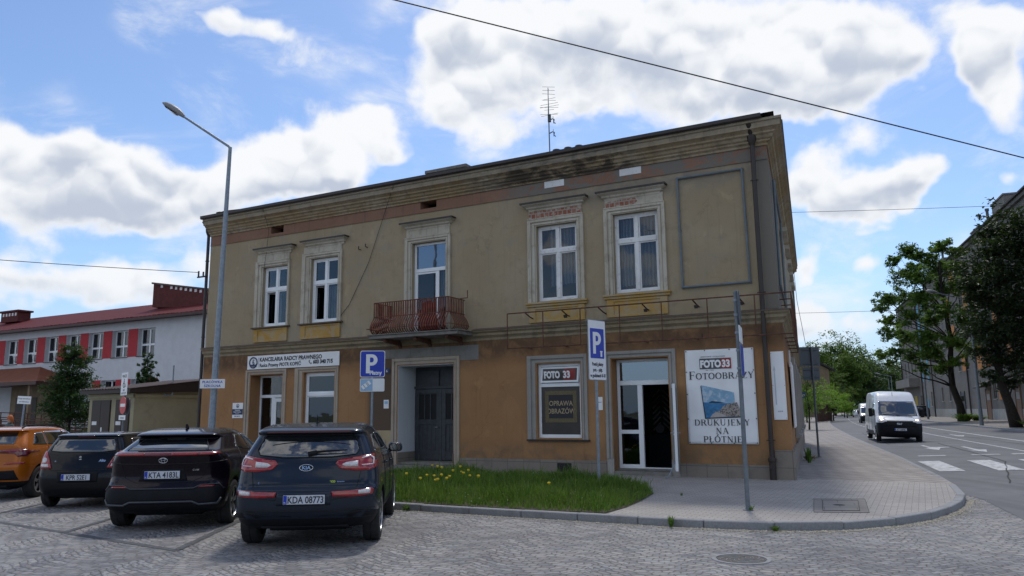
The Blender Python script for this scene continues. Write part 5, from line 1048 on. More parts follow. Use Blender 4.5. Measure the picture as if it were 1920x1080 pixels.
for a, c__ in ((-.74, -.28), (.12, .50), (.53, .76)): C_.drape([(a, 1.115), (a, 1.145), (c__, 1.145), (c__, 1.115)], 'rear', 'lamp_red', 'tail_lamp', .015, bar, .03)
C_.line([(-.86, 1.02), (-.6, .99), (.0, .985), (.6, .99), (.86, 1.02)], 'rear', .016, 'gap'); C_.line([(.66, 1.09), (.64, .98), (.57, .78), (.40, .71), (-.40, .71), (-.57, .78), (-.64, .98), (-.66, 1.09)], 'rear', .008)
C_.drape([(-.88, .60), (-.80, .675), (-.55, .67), (-.45, .63), (.45, .63), (.55, .67), (.80, .675), (.88, .60), (.86, .45), (.80, .385), (.55, .38), (.45, .425), (-.45, .425), (-.55, .38), (-.80, .385), (-.86, .45)], 'rear', 'plastic', 'bumper_insert', .008)
C_.line([(-.84, .47), (-.80, .395), (-.55, .385), (-.45, .43), (.45, .43), (.55, .385), (.80, .395), (.84, .47)], 'rear', .035, 'trim_dark', 'bumper_trim', .012)
C_.line([(-.86, .6), (-.80, .67), (-.56, .665), (-.46, .62), (.46, .62), (.56, .665), (.80, .67), (.86, .6)], 'rear', .022, 'trim_dark', 'bumper_trim', .012)
C_.drape([(-.36, .73), (-.30, .91), (.30, .91), (.36, .73)], 'rear', 'plastic', 'plate_recess', .003)
for sg in (-1, 1):
    C_.drape([(sg * .50, .635), (sg * .52, .655), (sg * .74, .655), (sg * .76, .635)], 'rear', 'lamp_red', 'reflector', .013); sd_ = 'right' if sg > 0 else 'left'
    C_.drape([(.42, 1.18), (1.20, 1.11), (1.20, 1.40), (.75, 1.39)], sd_, 'car_glass', 'side_window', .005); C_.drape([(1.27, 1.11), (2.02, 1.09), (1.60, 1.36), (1.27, 1.405)], sd_, 'car_glass', 'side_window', .005)
    C_.line([(.30, .42), (.34, 1.0), (.7, 1.4)], sd_); C_.line([(1.235, .4), (1.235, 1.42)], sd_); C_.line([(2.2, .4), (2.2, 1.05)], sd_); handle(C_, 1.45, .95, sd_)
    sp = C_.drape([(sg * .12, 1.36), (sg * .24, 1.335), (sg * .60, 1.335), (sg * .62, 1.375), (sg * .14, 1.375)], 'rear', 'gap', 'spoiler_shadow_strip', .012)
C_.plate(-.01, .825, 'KTA 4183L')
lg = ring(C_, 0, 1.04, .062, .040, .0055, 'chrome', name='logo_badge'); ring(C_, 0, 1.04, .024, .038, .004, 'chrome', name='badge_oval', lift=.008); ring(C_, 0, 1.058, .042, .016, .004, 'chrome', name='badge_oval', lift=.008)
badge_text(C_, 'C-HR', .42, .88, .035, sx=1.2, shear=.3, name='model_badge')
p, nn = C_.hit('rear', 0, 1.19); 
for (x, y) in ((-.79, 0), (.79, 0), (-.79, 2.64), (.79, 2.64)): wheel(C_.root, x, y, .345, .225, 5, 'rim', 'double', .245)
C_.finish([(-.79, 0), (.79, 0), (-.79, 2.64), (.79, 2.64)], .345); mirror(C_.root, .89, 1.95, 1.10, 'paint_aubergine'); mirror(C_.root, -.89, 1.95, 1.10, 'paint_aubergine'); antenna(C_.root, (0, .35, 1.50)); underbody(C_.root, .55, -.6, 3.2, .25, .4)
# ---------------------------------------------------------------- small black hatchback
lv = [(.20, -.40, 2.85, .66, .15, .3, .03, .15), (.27, -.52, 2.98, .74, .2, .3, .06, .2), (.36, -.575, 3.04, .785, .22, .35, .08, .25), (.50, -.59, 3.05, .80, .22, .35, .08, .25), (.64, -.585, 3.03, .80, .22, .35, .08, .25), (.70, -.56, 3.0, .80, .22, .35, .08, .25), (.80, -.535, 2.95, .80, .21, .35, .08, .25), (.92, -.50, 2.75, .79, .2, .35, .08, .3), (1.0, -.475, 2.45, .775, .2, .35, .08, .3), (1.06, -.45, 2.2, .75, .2, .25, .08, .2), (1.15, -.40, 2.0, .71, .19, .2, .08, .18), (1.27, -.33, 1.72, .645, .18, .2, .08, .16), (1.325, -.29, 1.58, .615, .17, .2, .07, .14), (1.335, -.34, 1.55, .61, .15, .2, .07, .14), (1.36, -.32, 1.48, .595, .15, .2, .07, .14), (1.385, -.18, 1.3, .55, .14, .2, .07, .12), (1.40, .05, 1.0, .46, .12, .2, .05, .1)]
A_ = Car('parked_car', (-8.30, 15.3, 0), R(5), 'small black hatchback with tall red rear lamps between two bigger cars', 'car', lv, 'paint_black', 'cars parked in the bays', lower=lambda c: c.z < .30)
A_.drape([(-.60, 1.07), (-.56, 1.2), (-.49, 1.30), (.49, 1.30), (.56, 1.2), (.60, 1.07), (.35, 1.035), (-.35, 1.035)], 'rear', 'car_glass', 'rear_window', .006)
A_.line([(-.60, 1.07), (-.56, 1.2), (-.49, 1.30), (.49, 1.30), (.56, 1.2), (.60, 1.07), (.35, 1.035), (-.35, 1.035), (-.60, 1.07)], 'rear', .01, 'gap', 'window_seal', .005)
for sg in (-1, 1):
    lp = A_.drape([(sg * .50, .745), (sg * .58, .93), (sg * .66, 1.05), (sg * .71, 1.06), (sg * .755, .98), (sg * .79, .86), (sg * .79, .76), (sg * .74, .74)], 'rear', 'lamp_red', 'tail_lamp', .016, thick=.01)
    ce = (sg * .665, .895); A_.drape([(ce[0] + .052 * math.cos(k * .52), ce[1] + .052 * math.sin(k * .52)) for k in range(12)], 'rear', 'lamp_clear', 'indicator_lens', .022, lp, .03)
    A_.drape([(sg * .56, .77), (sg * .58, .825), (sg * .72, .825), (sg * .72, .77)], 'rear', 'lamp_clear', 'reversing_light', .022, lp, .03); sd_ = 'right' if sg > 0 else 'left'
    A_.drape([(.05, 1.09), (.75, 1.06), (.75, 1.30), (.2, 1.29)], sd_, 'car_glass', 'side_window', .005); A_.drape([(.82, 1.06), (1.75, 1.03), (1.40, 1.28), (.82, 1.31)], sd_, 'car_glass', 'side_window', .005); A_.line([(.785, .35), (.785, 1.3)], sd_); A_.line([(.1, .35), (.05, 1.1)], sd_)
A_.line([(-.54, .74), (-.50, .71), (.50, .71), (.54, .74)], 'rear', .01); A_.drape([(-.36, .49), (-.38, .68), (.38, .68), (.36, .49)], 'rear', 'plastic', 'plate_recess', .003); A_.plate(-.02, .585, 'KPR 52E1'); A_.drape([(-.16, 1.325), (-.16, 1.345), (.16, 1.345), (.16, 1.325)], 'rear', 'lamp_dark_red', 'brake_light', .008)
def s_badge(car, x, z, k):
    p, nn = car.hit('rear', x, z); mb = MB(); P = [(.5, .55), (0, 1), (-.5, .55), (-.5, .35), (.12, -.12), (0, -.22), (-.5, -.55 + .3), (-.5, -.45), (0, -1), (.5, -.5), (.5, -.3), (-.12, .14), (0, .25), (.5, .35)]
    mb.prism([(a * k, b_ * k) for a, b_ in P], 'y', 0, .006); o = mb.build('logo_badge', 'chrome', car.root); o.location = (x, p.y - .008, z)
s_badge(A_, 0, .93, .048); badge_text(A_, 'Alto', .34, .865, .062, sx=1.1, bold=.003, shear=.2, name='model_badge'); badge_text(A_, 'SUZUKI', -.47, .87, .03, sx=1.2, name='maker_badge')
for (x, y) in ((-.71, 0), (.71, 0), (-.71, 2.36), (.71, 2.36)): wheel(A_.root, x, y, .28, .165, 7, 'rim', 'single')
A_.finish([(-.71, 0), (.71, 0), (-.71, 2.36), (.71, 2.36)], .28); mirror(A_.root, .79, 1.6, 1.05, 'paint_black', s=.85); mirror(A_.root, -.79, 1.6, 1.05, 'paint_black', s=.85); underbody(A_.root, .45, -.4, 2.8, .22, .36)
# ---------------------------------------------------------------- orange crossover
lv = [(.24, -.50, 3.20, .74, .15, .3, .03, .15), (.32, -.66, 3.36, .84, .22, .35, .06, .2), (.45, -.72, 3.42, .885, .25, .4, .09, .25), (.60, -.74, 3.44, .895, .25, .42, .10, .28), (.72, -.74, 3.42, .90, .25, .42, .10, .28), (.78, -.72, 3.40, .90, .24, .42, .10, .28), (.92, -.70, 3.3, .895, .24, .42, .10, .3), (1.02, -.68, 2.9, .88, .23, .42, .10, .35), (1.09, -.655, 2.5, .85, .22, .4, .10, .4), (1.14, -.63, 2.3, .825, .21, .3, .10, .25), (1.25, -.53, 2.05, .77, .2, .22, .10, .2), (1.36, -.43, 1.78, .72, .2, .2, .09, .18), (1.41, -.38, 1.64, .70, .19, .2, .08, .16), (1.42, -.52, 1.60, .69, .14, .2, .09, .16), (1.45, -.50, 1.52, .68, .15, .2, .09, .15), (1.475, -.34, 1.34, .65, .16, .2, .09, .14), (1.50, -.05, 1.02, .58, .14, .2, .08, .12), (1.51, .15, .8, .48, .14, .2, .06, .1)]
O_ = Car('parked_car', (-11.22, 16.9, 0), R(5), 'bright orange crossover with roof rails at the left end of the parked row', 'car', lv, 'paint_orange', 'cars parked in the bays', lower=lambda c: c.z < .40 or (c.z < .46 and 0 < c.y < 2.6))
O_.drape([(-.60, 1.15), (-.56, 1.40), (.56, 1.40), (.60, 1.15)], 'rear', 'car_glass', 'rear_window', .006)
for sg in (-1, 1):
    lp = O_.drape([(sg * .36, .985), (sg * .36, 1.03), (sg * .60, 1.045), (sg * .72, 1.05), (sg * .84, 1.04), (sg * .885, 1.0), (sg * .86, .90), (sg * .74, .89), (sg * .66, .96)], 'rear', 'lamp_dark_red', 'tail_lamp', .014, thick=.01)
    O_.drape([(sg * .45, 1.0), (sg * .45, 1.02), (sg * .72, 1.035), (sg * .80, 1.0), (sg * .72, 1.01)], 'rear', 'lamp_red', 'light_guide', .019, lp, .03)
    O_.drape([(sg * .50, .735), (sg * .50, .755), (sg * .80, .785), (sg * .86, .785), (sg * .84, .745)], 'rear', 'lamp_red', 'reflector', .008); sd_ = 'right' if sg > 0 else 'left'
    O_.drape([(-.26, 1.13), (.30, 1.11), (.30, 1.39), (-.02, 1.37)], sd_, 'car_glass', 'side_window', .005); O_.drape([(.35, 1.11), (1.15, 1.10), (1.15, 1.40), (.35, 1.395)], sd_, 'car_glass', 'side_window', .005); O_.drape([(1.2, 1.10), (1.95, 1.09), (1.55, 1.36), (1.2, 1.40)], sd_, 'car_glass', 'side_window', .005)
    O_.line([(.32, .45), (.32, 1.10)], sd_); O_.line([(1.175, .42), (1.175, 1.42)], sd_); handle(O_, .55, .97, sd_); handle(O_, 1.4, .96, sd_)
O_.drape([(-.78, .42), (-.70, .62), (-.3, .60), (.3, .60), (.70, .62), (.78, .42)], 'rear', 'plastic', 'bumper_insert', .008); O_.line([(-.88, .97), (0, .965), (.88, .97)], 'rear', .008)
for x in (-.60, .60): mb = MB(); mb.tube([(x, -.3, 1.485), (x, -.12, 1.54), (x * 1.02, 1.0, 1.54), (x, 1.45, 1.45)], .018, 6); mb.build('roof_rail', 'plastic', O_.root)
for (x, y) in ((-.80, 0), (.80, 0), (-.80, 2.65), (.80, 2.65)): wheel(O_.root, x, y, .335, .215, 5, 'rim', 'double')
O_.finish([(-.80, 0), (.80, 0), (-.80, 2.65), (.80, 2.65)], .335); mirror(O_.root, .89, 1.9, 1.1, 'paint_orange'); underbody(O_.root, .55, -.6, 3.1, .26, .4)
# ---------------------------------------------------------------- vans
def van(loc, rz, label, lights=True, paint_='paint_white', k=1., plate='KT 2584K'):
    # front at +y; levels describe a short sloping bonnet and steep screen
    lv = [(.22, -1.0, 4.65, .93, .08, .25, .0, .1), (.32, -1.10, 4.84, .98, .1, .3, .0, .14), (.45, -1.12, 4.92, 1.01, .1, .32, .0, .18), (.70, -1.12, 4.95, 1.02, .1, .32, .0, .2), (.90, -1.12, 4.90, 1.02, .1, .34, .0, .2), (1.05, -1.12, 4.78, 1.02, .1, .34, .0, .2), (1.18, -1.12, 4.52, 1.01, .1, .32, .0, .18), (1.28, -1.12, 4.30, 1.0, .1, .28, .0, .16), (1.60, -1.12, 4.02, .96, .1, .24, .0, .14), (1.95, -1.12, 3.70, .925, .1, .22, .0, .14), (2.02, -1.12, 3.60, .915, .1, .22, .0, .14), (2.25, -1.11, 3.35, .895, .1, .22, .0, .14), (2.40, -1.10, 3.1, .865, .1, .22, .0, .14), (2.47, -1.05, 2.8, .80, .1, .25, .0, .14), (2.50, -.95, 2.4, .66, .1, .25, .0, .1)]
    V = Car('van', loc, rz, label, 'van', lv, paint_, 'white vans driving up the street', ytaper=.05, lower=lambda c: c.z < .40 or (c.y > 4.35 and c.z < .93) or (c.y > 3.95 and c.z < .80) or (c.z < .52 and .4 < c.y < 3.2))
    V.drape([(-.86, 1.27), (-.78, 1.99), (.78, 1.99), (.86, 1.27)], 'front', 'car_glass', 'windscreen', .006)
    gr = V.drape([(-.72, .78), (-.74, .93), (-.55, 1.04), (.55, 1.04), (.74, .93), (.72, .78)], 'front', 'plastic', 'grille', .008)
    for z in (.84, .91, .98): V.line([(-.55, z), (.55, z)], 'front', .014, 'rim_dark', 'grille_bar', .014)
    badge = text_obj('FIAT', .12, 'logo_letters', 'chrome', V.root, (.15, 4.93, .85), (R(90), 0, R(180)), 'LEFT', .008, 1., .004)
    for sg in (-1, 1):
        hl = V.drape([(sg * .56, .98), (sg * .60, 1.10), (sg * .78, 1.17), (sg * .93, 1.2), (sg * .97, 1.08), (sg * .90, .96)], 'front', 'lamp_clear', 'headlight', .010)
        p, nn = V.hit('front', sg * .76, 1.06); mb = MB(); mb.lathe([(0, 0), (.045, -.0), (.05, -.02)], (0, 0, 0), 'y', 14); q_ = mb.build('bulb', 'headlight', V.root, smooth=1); q_.location = p + nn * .02; q_.scale = (1.2, 1, .9)
        if lights is False: q_.hide_render = False
        sd_ = 'right' if sg > 0 else 'left'
        V.drape([(2.75, 1.32), (3.75, 1.28), (3.78, 1.34), (3.45, 1.80), (3.3, 1.88), (2.75, 1.88)], sd_, 'car_glass', 'side_window', .006); V.line([(2.68, .5), (2.68, 1.95)], sd_, .012); V.line([(3.85, .8), (3.85, 1.25)], sd_, .012); V.line([(-.9, 1.25), (2.6, 1.25)], sd_, .02); V.line([(1.2, .55), (1.2, 2.1)], sd_, .012)
        mb = MB(); mb.prism([(-.10, -.20), (.08, -.22), (.1, .2), (-.08, .22)], 'y', -.07, .07); m_ = mb.build('mirror', 'plastic', V.root, bevel=.04, bseg=2); m_.location = (sg * 1.16, 3.62, 1.42)
        mb = MB(); mb.box(-.14, .1, -.04, .04, -.16, -.1); m2 = mb.build('mirror_arm', 'plastic', m_); m2.location = (-sg * .06, 0, 0)
    V.line([(-.62, 1.22), (-.3, 1.27), (.1, 1.30)], 'front', .022, 'plastic', 'wiper', .02); V.line([(-.05, 1.25), (.3, 1.28), (.65, 1.31)], 'front', .022, 'plastic', 'wiper', .02)
    V.line([(-.70, 1.07), (-.62, 1.20), (-.1, 1.24), (.1, 1.24), (.62, 1.20), (.70, 1.07)], 'front', .012)
    V.plate(0.0, .62, plate, ax='front', size=.11)
    mb = MB(); mb.lathe([(.06, 0), (.04, .04), (0, .06)], (0, 0, 0)); mb.tube([(0, 0, .03), (0, -.12, .3)], .01, 5); a_ = mb.build('aerial', 'plastic', V.root); a_.location = (.1, 3.38, 2.12)
    for (x, y) in ((-.9, 0), (.9, 0), (-.9, 4.03 - .05), (.9, 4.03 - .05)): wheel(V.root, x, y, .35, .225, 6, 'rim', 'single')
    V.finish([(-.9, 0), (.9, 0), (-.9, 3.98), (.9, 3.98)], .35); underbody(V.root, .6, -.9, 4.4, .26, .45)
    return V
# front of the van faces the camera: local +y points back down the street
def face(px, py, heading, z): return (px, py, z)
hd = R(180 - 21)
fwd = Vector((-math.sin(hd), math.cos(hd)))
def van_at(fx, fy, z, label, hd, paint_='paint_white', **k):
    f = Vector((-math.sin(hd), math.cos(hd))); p = Vector((fx, fy)) - f * 4.9; return van((p.x, p.y, z), hd, label, paint_=paint_, **k)
V1 = van_at(18.6, 37.2, .06, 'white high-roof panel van with headlights on and black front bumper, nearest in the street', R(180 - 19.5)); V1.root.rotation_euler.y = -R(1.6)
V2 = van_at(38.15, 82.5, .05, 'white van farther back in the street, half hidden behind the nearest van', R(180 - 22), plate='KT 905')
V2.root.scale = (.93, .93, .88)
# dark car parked on the far pavement
lv2 = lv
def simple_car(loc, rz, label, paint_, gl='cars standing in the street'):
    c = Car('parked_car', loc, rz, label, 'car', lv, paint_, gl)
    c.drape([(-.60, 1.15), (-.56, 1.40), (.56, 1.40), (.60, 1.15)], 'rear', 'car_glass', 'rear_window', .006); c.drape([(-.62, 1.16), (-.56, 1.42), (.56, 1.42), (.62, 1.16)], 'front', 'car_glass', 'windscreen', .006)
    for sg in (-1, 1):
        sd_ = 'right' if sg > 0 else 'left'; c.drape([(-.2, 1.13), (1.95, 1.09), (1.55, 1.38), (0, 1.40)], sd_, 'car_glass', 'side_window', .005); c.drape([(sg * .55, .75), (sg * .60, .86), (sg * .84, .88), (sg * .80, .76)], 'front', 'lamp_clear', 'headlight', .006); c.drape([(sg * .60, .9), (sg * .60, 1.0), (sg * .86, 1.02), (sg * .86, .9)], 'rear', 'lamp_red', 'tail_lamp', .01)
    for (x, y) in ((-.80, 0), (.80, 0), (-.80, 2.65), (.80, 2.65)): wheel(c.root, x, y, .335, .215, 5)
    c.finish([(-.80, 0), (.80, 0), (-.80, 2.65), (.80, 2.65)], .335); return c
simple_car((54.9, 103.5, .47), R(-20), 'dark car parked half on the far pavement behind the street lamp', 'paint_dark')
simple_car((63.2, 141.5, .05), R(180 - 22), 'pale car far back in the street, just left of the second van', 'paint_white')
# ================================================================ signs and things on the facade
def hang(name, x, z, y, label, cat, group=None):
    p = BM @ Vector((x, y, z)); return empty(name, p, -BA, label, cat, group)
def panel(parent, x0, x1, z0, z1, mat, name, y=0, th=.004, rad=0., bevel=0):
    mb = MB()
    if rad:
        P = []
        for cx, cz, a0 in ((x1 - rad, z1 - rad, 0), (x0 + rad, z1 - rad, 90), (x0 + rad, z0 + rad, 180), (x1 - rad, z0 + rad, 270)):
            for k in range(5): a = R(a0 + k * 22.5); P.append((cx + rad * math.cos(a), cz + rad * math.sin(a)))
        mb.prism(P, 'y', y - th, y)
    else: mb.box(x0, x1, y - th, y, z0, z1)
    return mb.build(name, mat, parent, bevel=bevel)
def T_(txt, size, parent, x, z, mat='ink', y=-.008, al='LEFT', sx=1., bold=0., name='lettering', sh=0, sp=1.): return text_obj(txt, size, name, mat, parent, (x, y, z), align=al, sx=sx, bold=bold, ext=.001, shear=sh, spacing=sp)
# --- law office fascia board
o = hang('sign_board', -17.69, 3.24, -.06, 'long white law office board above the office door and window', 'sign')
panel(o, 0, 4.07, 0, .46, 'sheet_white', 'board', th=.03, bevel=.004)
T_('KANCELARIA RADCY PRAWNEGO', .185, o, .58, .255, 'ink', -.034, bold=.006, sx=.965); T_('Radca Prawny PIOTR KOPEĆ', .165, o, .58, .07, 'ink', -.034, bold=.004, sx=.93); T_('603 340 715', .17, o, 2.98, .10, 'ink', -.034, bold=.008, sx=.97)
def emblem(o, x, z, r, y):
    mb = MB(); mb.tube([(x + r * math.cos(a / 12 * math.pi), y, z + r * math.sin(a / 12 * math.pi)) for a in range(25)], r * .13, 5); mb.build('emblem_ring', 'navy', o)
    T_('§', r * 1.5, o, x, z - r * .45, 'navy', y, 'CENTER', bold=r * .02, name='emblem_mark'); mb = MB(); mb.prism([(x - r * .8, z - r * .75), (x + r * .8, z - r * .75), (x + r * .95, z - r * .35), (x - r * .95, z - r * .35)], 'y', y - .003, y); mb.build('emblem_banner', 'navy', o)
emblem(o, .29, .23, .175, -.036); panel(o, .525, .533, .07, .39, 'navy', 'divider', -.031)
mb = MB(); mb.tube([(2.83, -.034, .22), (2.80, -.034, .19), (2.84, -.034, .13), (2.89, -.034, .10), (2.92, -.034, .13)], .012, 5); mb.build('phone_symbol', 'ink', o)
o = hang('plaque', -18.33, 1.60, -.05, 'small white and navy office plaque left of the office door', 'plaque')
panel(o, 0, .50, 0, .52, 'sheet_white', 'plate', th=.02, bevel=.003); panel(o, 0, .50, .12, .31, 'navy', 'band', -.0205)
emblem(o, .25, .42, .06, -.024); T_('Kancelaria', .055, o, .25, .255, 'white', -.026, 'CENTER', bold=.001); T_('Radcy Prawnego', .055, o, .25, .195, 'white', -.026, 'CENTER', bold=.001); T_('Piotr Kopeć', .035, o, .25, .145, 'white', -.026, 'CENTER'); T_('603 340 715', .055, o, .25, .045, 'ink', -.022, 'CENTER', bold=.001)
o = hang('house_number', -11.83, 2.93, -.06, 'tiny dark blue house number plate left of the entrance', 'house number'); panel(o, 0, .2, 0, .15, 'navy', 'plate', th=.01); T_('6', .12, o, .1, .03, 'white', -.012, 'CENTER')
o = hang('paper_notice', -11.85, 1.86, -.045, 'small white notice on the wall beside the entrance', 'notice'); panel(o, 0, .19, 0, .26, 'sheet_white', 'sheet', th=.004); panel(o, .03, .16, .14, .22, 'light_blue', 'print', -.0045)
o = hang('paper_notice', -4.86, 1.74, -.045, 'small white card on the ochre wall between shop window and shop door', 'notice'); panel(o, 0, .16, 0, .34, 'sheet_white', 'sheet', th=.004); panel(o, .03, .13, .2, .21, 'ink', 'print', -.0045)
# --- wall text in the shop window
tx = empty('x', (0, 0, 0)); bpy.data.objects.remove(tx)
sw = [c for c in BLD.children if c.name.startswith('shop_window')][0]
T_('OPRAWA', .19, sw, -5.97, 1.87, 'gold_text' if 'gold_text' in M else 'beige', .095, 'CENTER', sx=.86, bold=.002); T_('OBRAZÓW', .19, sw, -5.97, 1.66, 'beige', .095, 'CENTER', sx=.86, bold=.002)
# --- serif capitals drawn as strokes (cap height 1)
GL = {'F': (.62, [(.14, 0, .14, 1, 2), (.1, .96, .56, .96, 1), (.14, .52, .46, .52, 1)], [(.02, 0, .28), (.02, 1, .2)], [(.56, 1, .80), (.46, .62, .42)]),
      'T': (.70, [(.35, 0, .35, 1, 2), (.04, .96, .66, .96, 1)], [(.22, 0, .26)], [(.04, 1, .78), (.66, 1, .78)]), 'R': (.78, [(.14, 0, .14, 1, 2), (.14, .96, .38, .96, 1), (.14, .5, .38, .5, 1), (.40, .5, .72, .02, 2)], [(.02, 0, .26), (.02, 1, .2), (.62, 0, .18)], []),
      'B': (.70, [(.14, 0, .14, 1, 2), (.14, .96, .36, .96, 1), (.14, .52, .38, .52, 1), (.14, .04, .36, .04, 1)], [(.02, 0, .2), (.02, 1, .2)], []), 'A': (.80, [(.10, 0, .40, 1, 1), (.40, 1, .70, 0, 2), (.20, .34, .60, .34, 1)], [(.0, 0, .22), (.58, 0, .24)], []),
      'Z': (.70, [(.08, .96, .62, .96, 1), (.60, .96, .10, .04, 2), (.08, .04, .64, .04, 1)], [], [(.08, 1, .8), (.64, .2, .0)]), 'Y': (.76, [(.12, 1, .38, .46, 2), (.64, 1, .38, .46, 1), (.38, 0, .38, .46, 2)], [(.02, 1, .22), (.54, 1, .2), (.25, 0, .26)], []),
      'D': (.80, [(.14, 0, .14, 1, 2), (.14, .96, .36, .96, 1), (.14, .04, .36, .04, 1)], [(.02, 0, .2), (.02, 1, .2)], []), 'U': (.80, [(.14, .34, .14, 1, 2), (.64, .34, .64, 1, 1)], [(.02, 1, .26), (.53, 1, .22)], []),
      'K': (.80, [(.14, 0, .14, 1, 2), (.64, 1, .18, .48, 1), (.30, .60, .70, .02, 2)], [(.02, 0, .26), (.02, 1, .26), (.54, 1, .2), (.6, 0, .2)], []), 'J': (.46, [(.28, .05, .28, 1, 2), (.28, .05, .08, -.14, 1)], [(.15, 1, .26)], []),
      'E': (.64, [(.14, 0, .14, 1, 2), (.1, .96, .54, .96, 1), (.14, .52, .44, .52, 1), (.1, .04, .56, .04, 1)], [(.02, 0, .2), (.02, 1, .2)], [(.54, 1, .8), (.56, .2, 0), (.44, .62, .42)]), 'M': (.98, [(.14, 0, .14, 1, 1), (.14, 1, .48, .1, 2), (.48, .1, .82, 1, 1), (.82, 0, .82, 1, 2)], [(.02, 0, .24), (.0, 1, .2), (.70, 0, .26), (.78, 1, .18)], []),
      'N': (.84, [(.14, 0, .14, 1, 1), (.14, 1, .68, 0, 2), (.68, 0, .68, 1, 1)], [(.02, 0, .24), (.02, 1, .16), (.56, 1, .24)], []), 'P': (.68, [(.14, 0, .14, 1, 2), (.14, .96, .38, .96, 1), (.14, .46, .38, .46, 1)], [(.02, 0, .28), (.02, 1, .2)], []),
      'Ł': (.64, [(.14, 0, .14, 1, 2), (.1, .04, .56, .04, 1), (.0, .42, .36, .62, 1)], [(.02, 0, .2), (.02, 1, .26)], [(.56, .22, 0)]), 'O': (.84, [], [], []), 'Ó': (.84, [(.38, 1.1, .56, 1.28, 2)], [], []), 'I': (.34, [(.16, 0, .16, 1, 2)], [(.03, 0, .26), (.03, 1, .26)], [])}
def serif(txt, size, x, z, mb, y, sp=.05, first=1., cen=False):
    tot = sum(GL[c][0] * (first if i == 0 else 1) + sp for i, c in enumerate(txt) if c in GL) * size
    if cen: x -= tot * 1.2 / 2
    th = {1: .05, 2: .135}; KX = 1.2
    def st(x0, y0, x1, y1, w, s_, X):
        a = Vector((x0, y0)); b_ = Vector((x1, y1)); d = (b_ - a).normalized(); nn = Vector((-d.y, d.x)) * w / 2
        mb.prism([(X + p.x * s_ * KX, z + p.y * s_) for p in (a - nn, b_ - nn, b_ + nn, a + nn)], 'y', y - .001, y)
    def arc(cx, cy, rx, ry, a0, a1, wx, wy, s_, X):
        n = 14; P = []; Q = []
        for i in range(n + 1):
            a = R(a0 + (a1 - a0) * i / n); c_, s2 = math.cos(a), math.sin(a); w = wx * abs(c_) + wy * abs(s2); P.append((cx + (rx + w / 2) * c_, cy + (ry + w / 2) * s2)); Q.append((cx + (rx - w / 2) * c_, cy + (ry - w / 2) * s2))
        for i in range(n): mb.prism([(X + p[0] * s_ * KX, z + p[1] * s_) for p in (P[i], P[i + 1], Q[i + 1], Q[i])], 'y', y - .001, y)
    for i, c in enumerate(txt):
        if c == ' ': x += .3 * size; continue
        s_ = size * (first if i == 0 else 1); w, S1, S2, S3 = GL[c]
        for (a, b_, c2, d, k) in S1: st(a, b_, c2, d, th[k], s_, x)
        for (a, b_, l) in S2: yy = .018 if b_ == 0 else .982; st(a, yy, a + l, yy, .036, s_, x)
        for (a, b_, c2) in S3: st(a, b_, a, c2, .04, s_, x)
        if c in 'OÓ': arc(.41, .5, .34, .47, 0, 360, .13, .05, s_, x)
        if c == 'R': arc(.38, .73, .20, .23, -90, 90, .13, .05, s_, x)
        if c == 'P': arc(.38, .71, .21, .25, -90, 90, .13, .05, s_, x)
        if c == 'B': arc(.36, .74, .17, .22, -90, 90, .12, .05, s_, x); arc(.38, .28, .22, .24, -90, 90, .13, .05, s_, x)
        if c == 'D': arc(.36, .5, .34, .46, -90, 90, .13, .05, s_, x)
        if c == 'U': arc(.39, .34, .25, .32, 180, 360, .09, .05, s_, x)
        x += (w + sp) * s_ * KX
# --- vinyl banner right of the shop door
o = hang('banner', -2.45, .90, -.075, 'large white banner with a canvas seascape print beside the shop door', 'banner')
mb = MB(); nx_, nz_ = 26, 34; bw, bh = 1.67, 2.29; vs = []
for j in range(nz_ + 1):
    for i in range(nx_ + 1):
        u, v_ = i / nx_, j / nz_; e_ = min(u, 1 - u, v_, 1 - v_); k = min(1, e_ * 8)
        yy = -.004 - .009 * k * (math.sin((u * 5 + v_ * 7) * 1.9) * .5 + math.sin((u * 9 - v_ * 6) * 2.3) * .35 + .4); vs.append((u * bw, yy, v_ * bh))
mb.add(vs, [(j * (nx_ + 1) + i, j * (nx_ + 1) + i + 1, (j + 1) * (nx_ + 1) + i + 1, (j + 1) * (nx_ + 1) + i) for j in range(nz_) for i in range(nx_)]); sh = mb.build('sheet', 'sheet_white', o, smooth=1); so_ = sh.modifiers.new('t', 'SOLIDIFY'); so_.thickness = .002; so_.offset = 1
Y = -.021
panel(o, .36, .89, 1.81, 2.07, 'logo_grey', 'logo_ground', Y, .002); panel(o, .89, 1.13, 1.81, 2.07, 'logo_red', 'logo_ground', Y, .002)
T_('FOTO', .235, o, .375, 1.855, 'white', Y - .004, bold=.014, sx=.80); T_('33', .235, o, .905, 1.855, 'white', Y - .004, bold=.012, sx=.86); T_('LABORATORIUM   FOTOGRAFICZNE', .038, o, .38, 2.10, 'ink', Y, sx=.98); T_('usługi   i   handel', .03, o, .5, 1.775, 'ink', Y)
mb = MB(); serif('FOTOOBRAZY', .155, .085, 1.56, mb, Y - .001, .07, 1.3)
serif('DRUKUJEMY', .145, .84, .44, mb, Y - .001, .10, cen=True); serif('NA', .145, .84, .24, mb, Y - .001, .10, cen=True); serif('PŁÓTNIE', .145, .84, .04, mb, Y - .001, .10, cen=True); mb.build('lettering', 'ink', o, fix=False)
def poly(o, P, mat, name, y): mb = MB(); mb.prism(P, 'y', y - .0015, y); return mb.build(name, mat, o)
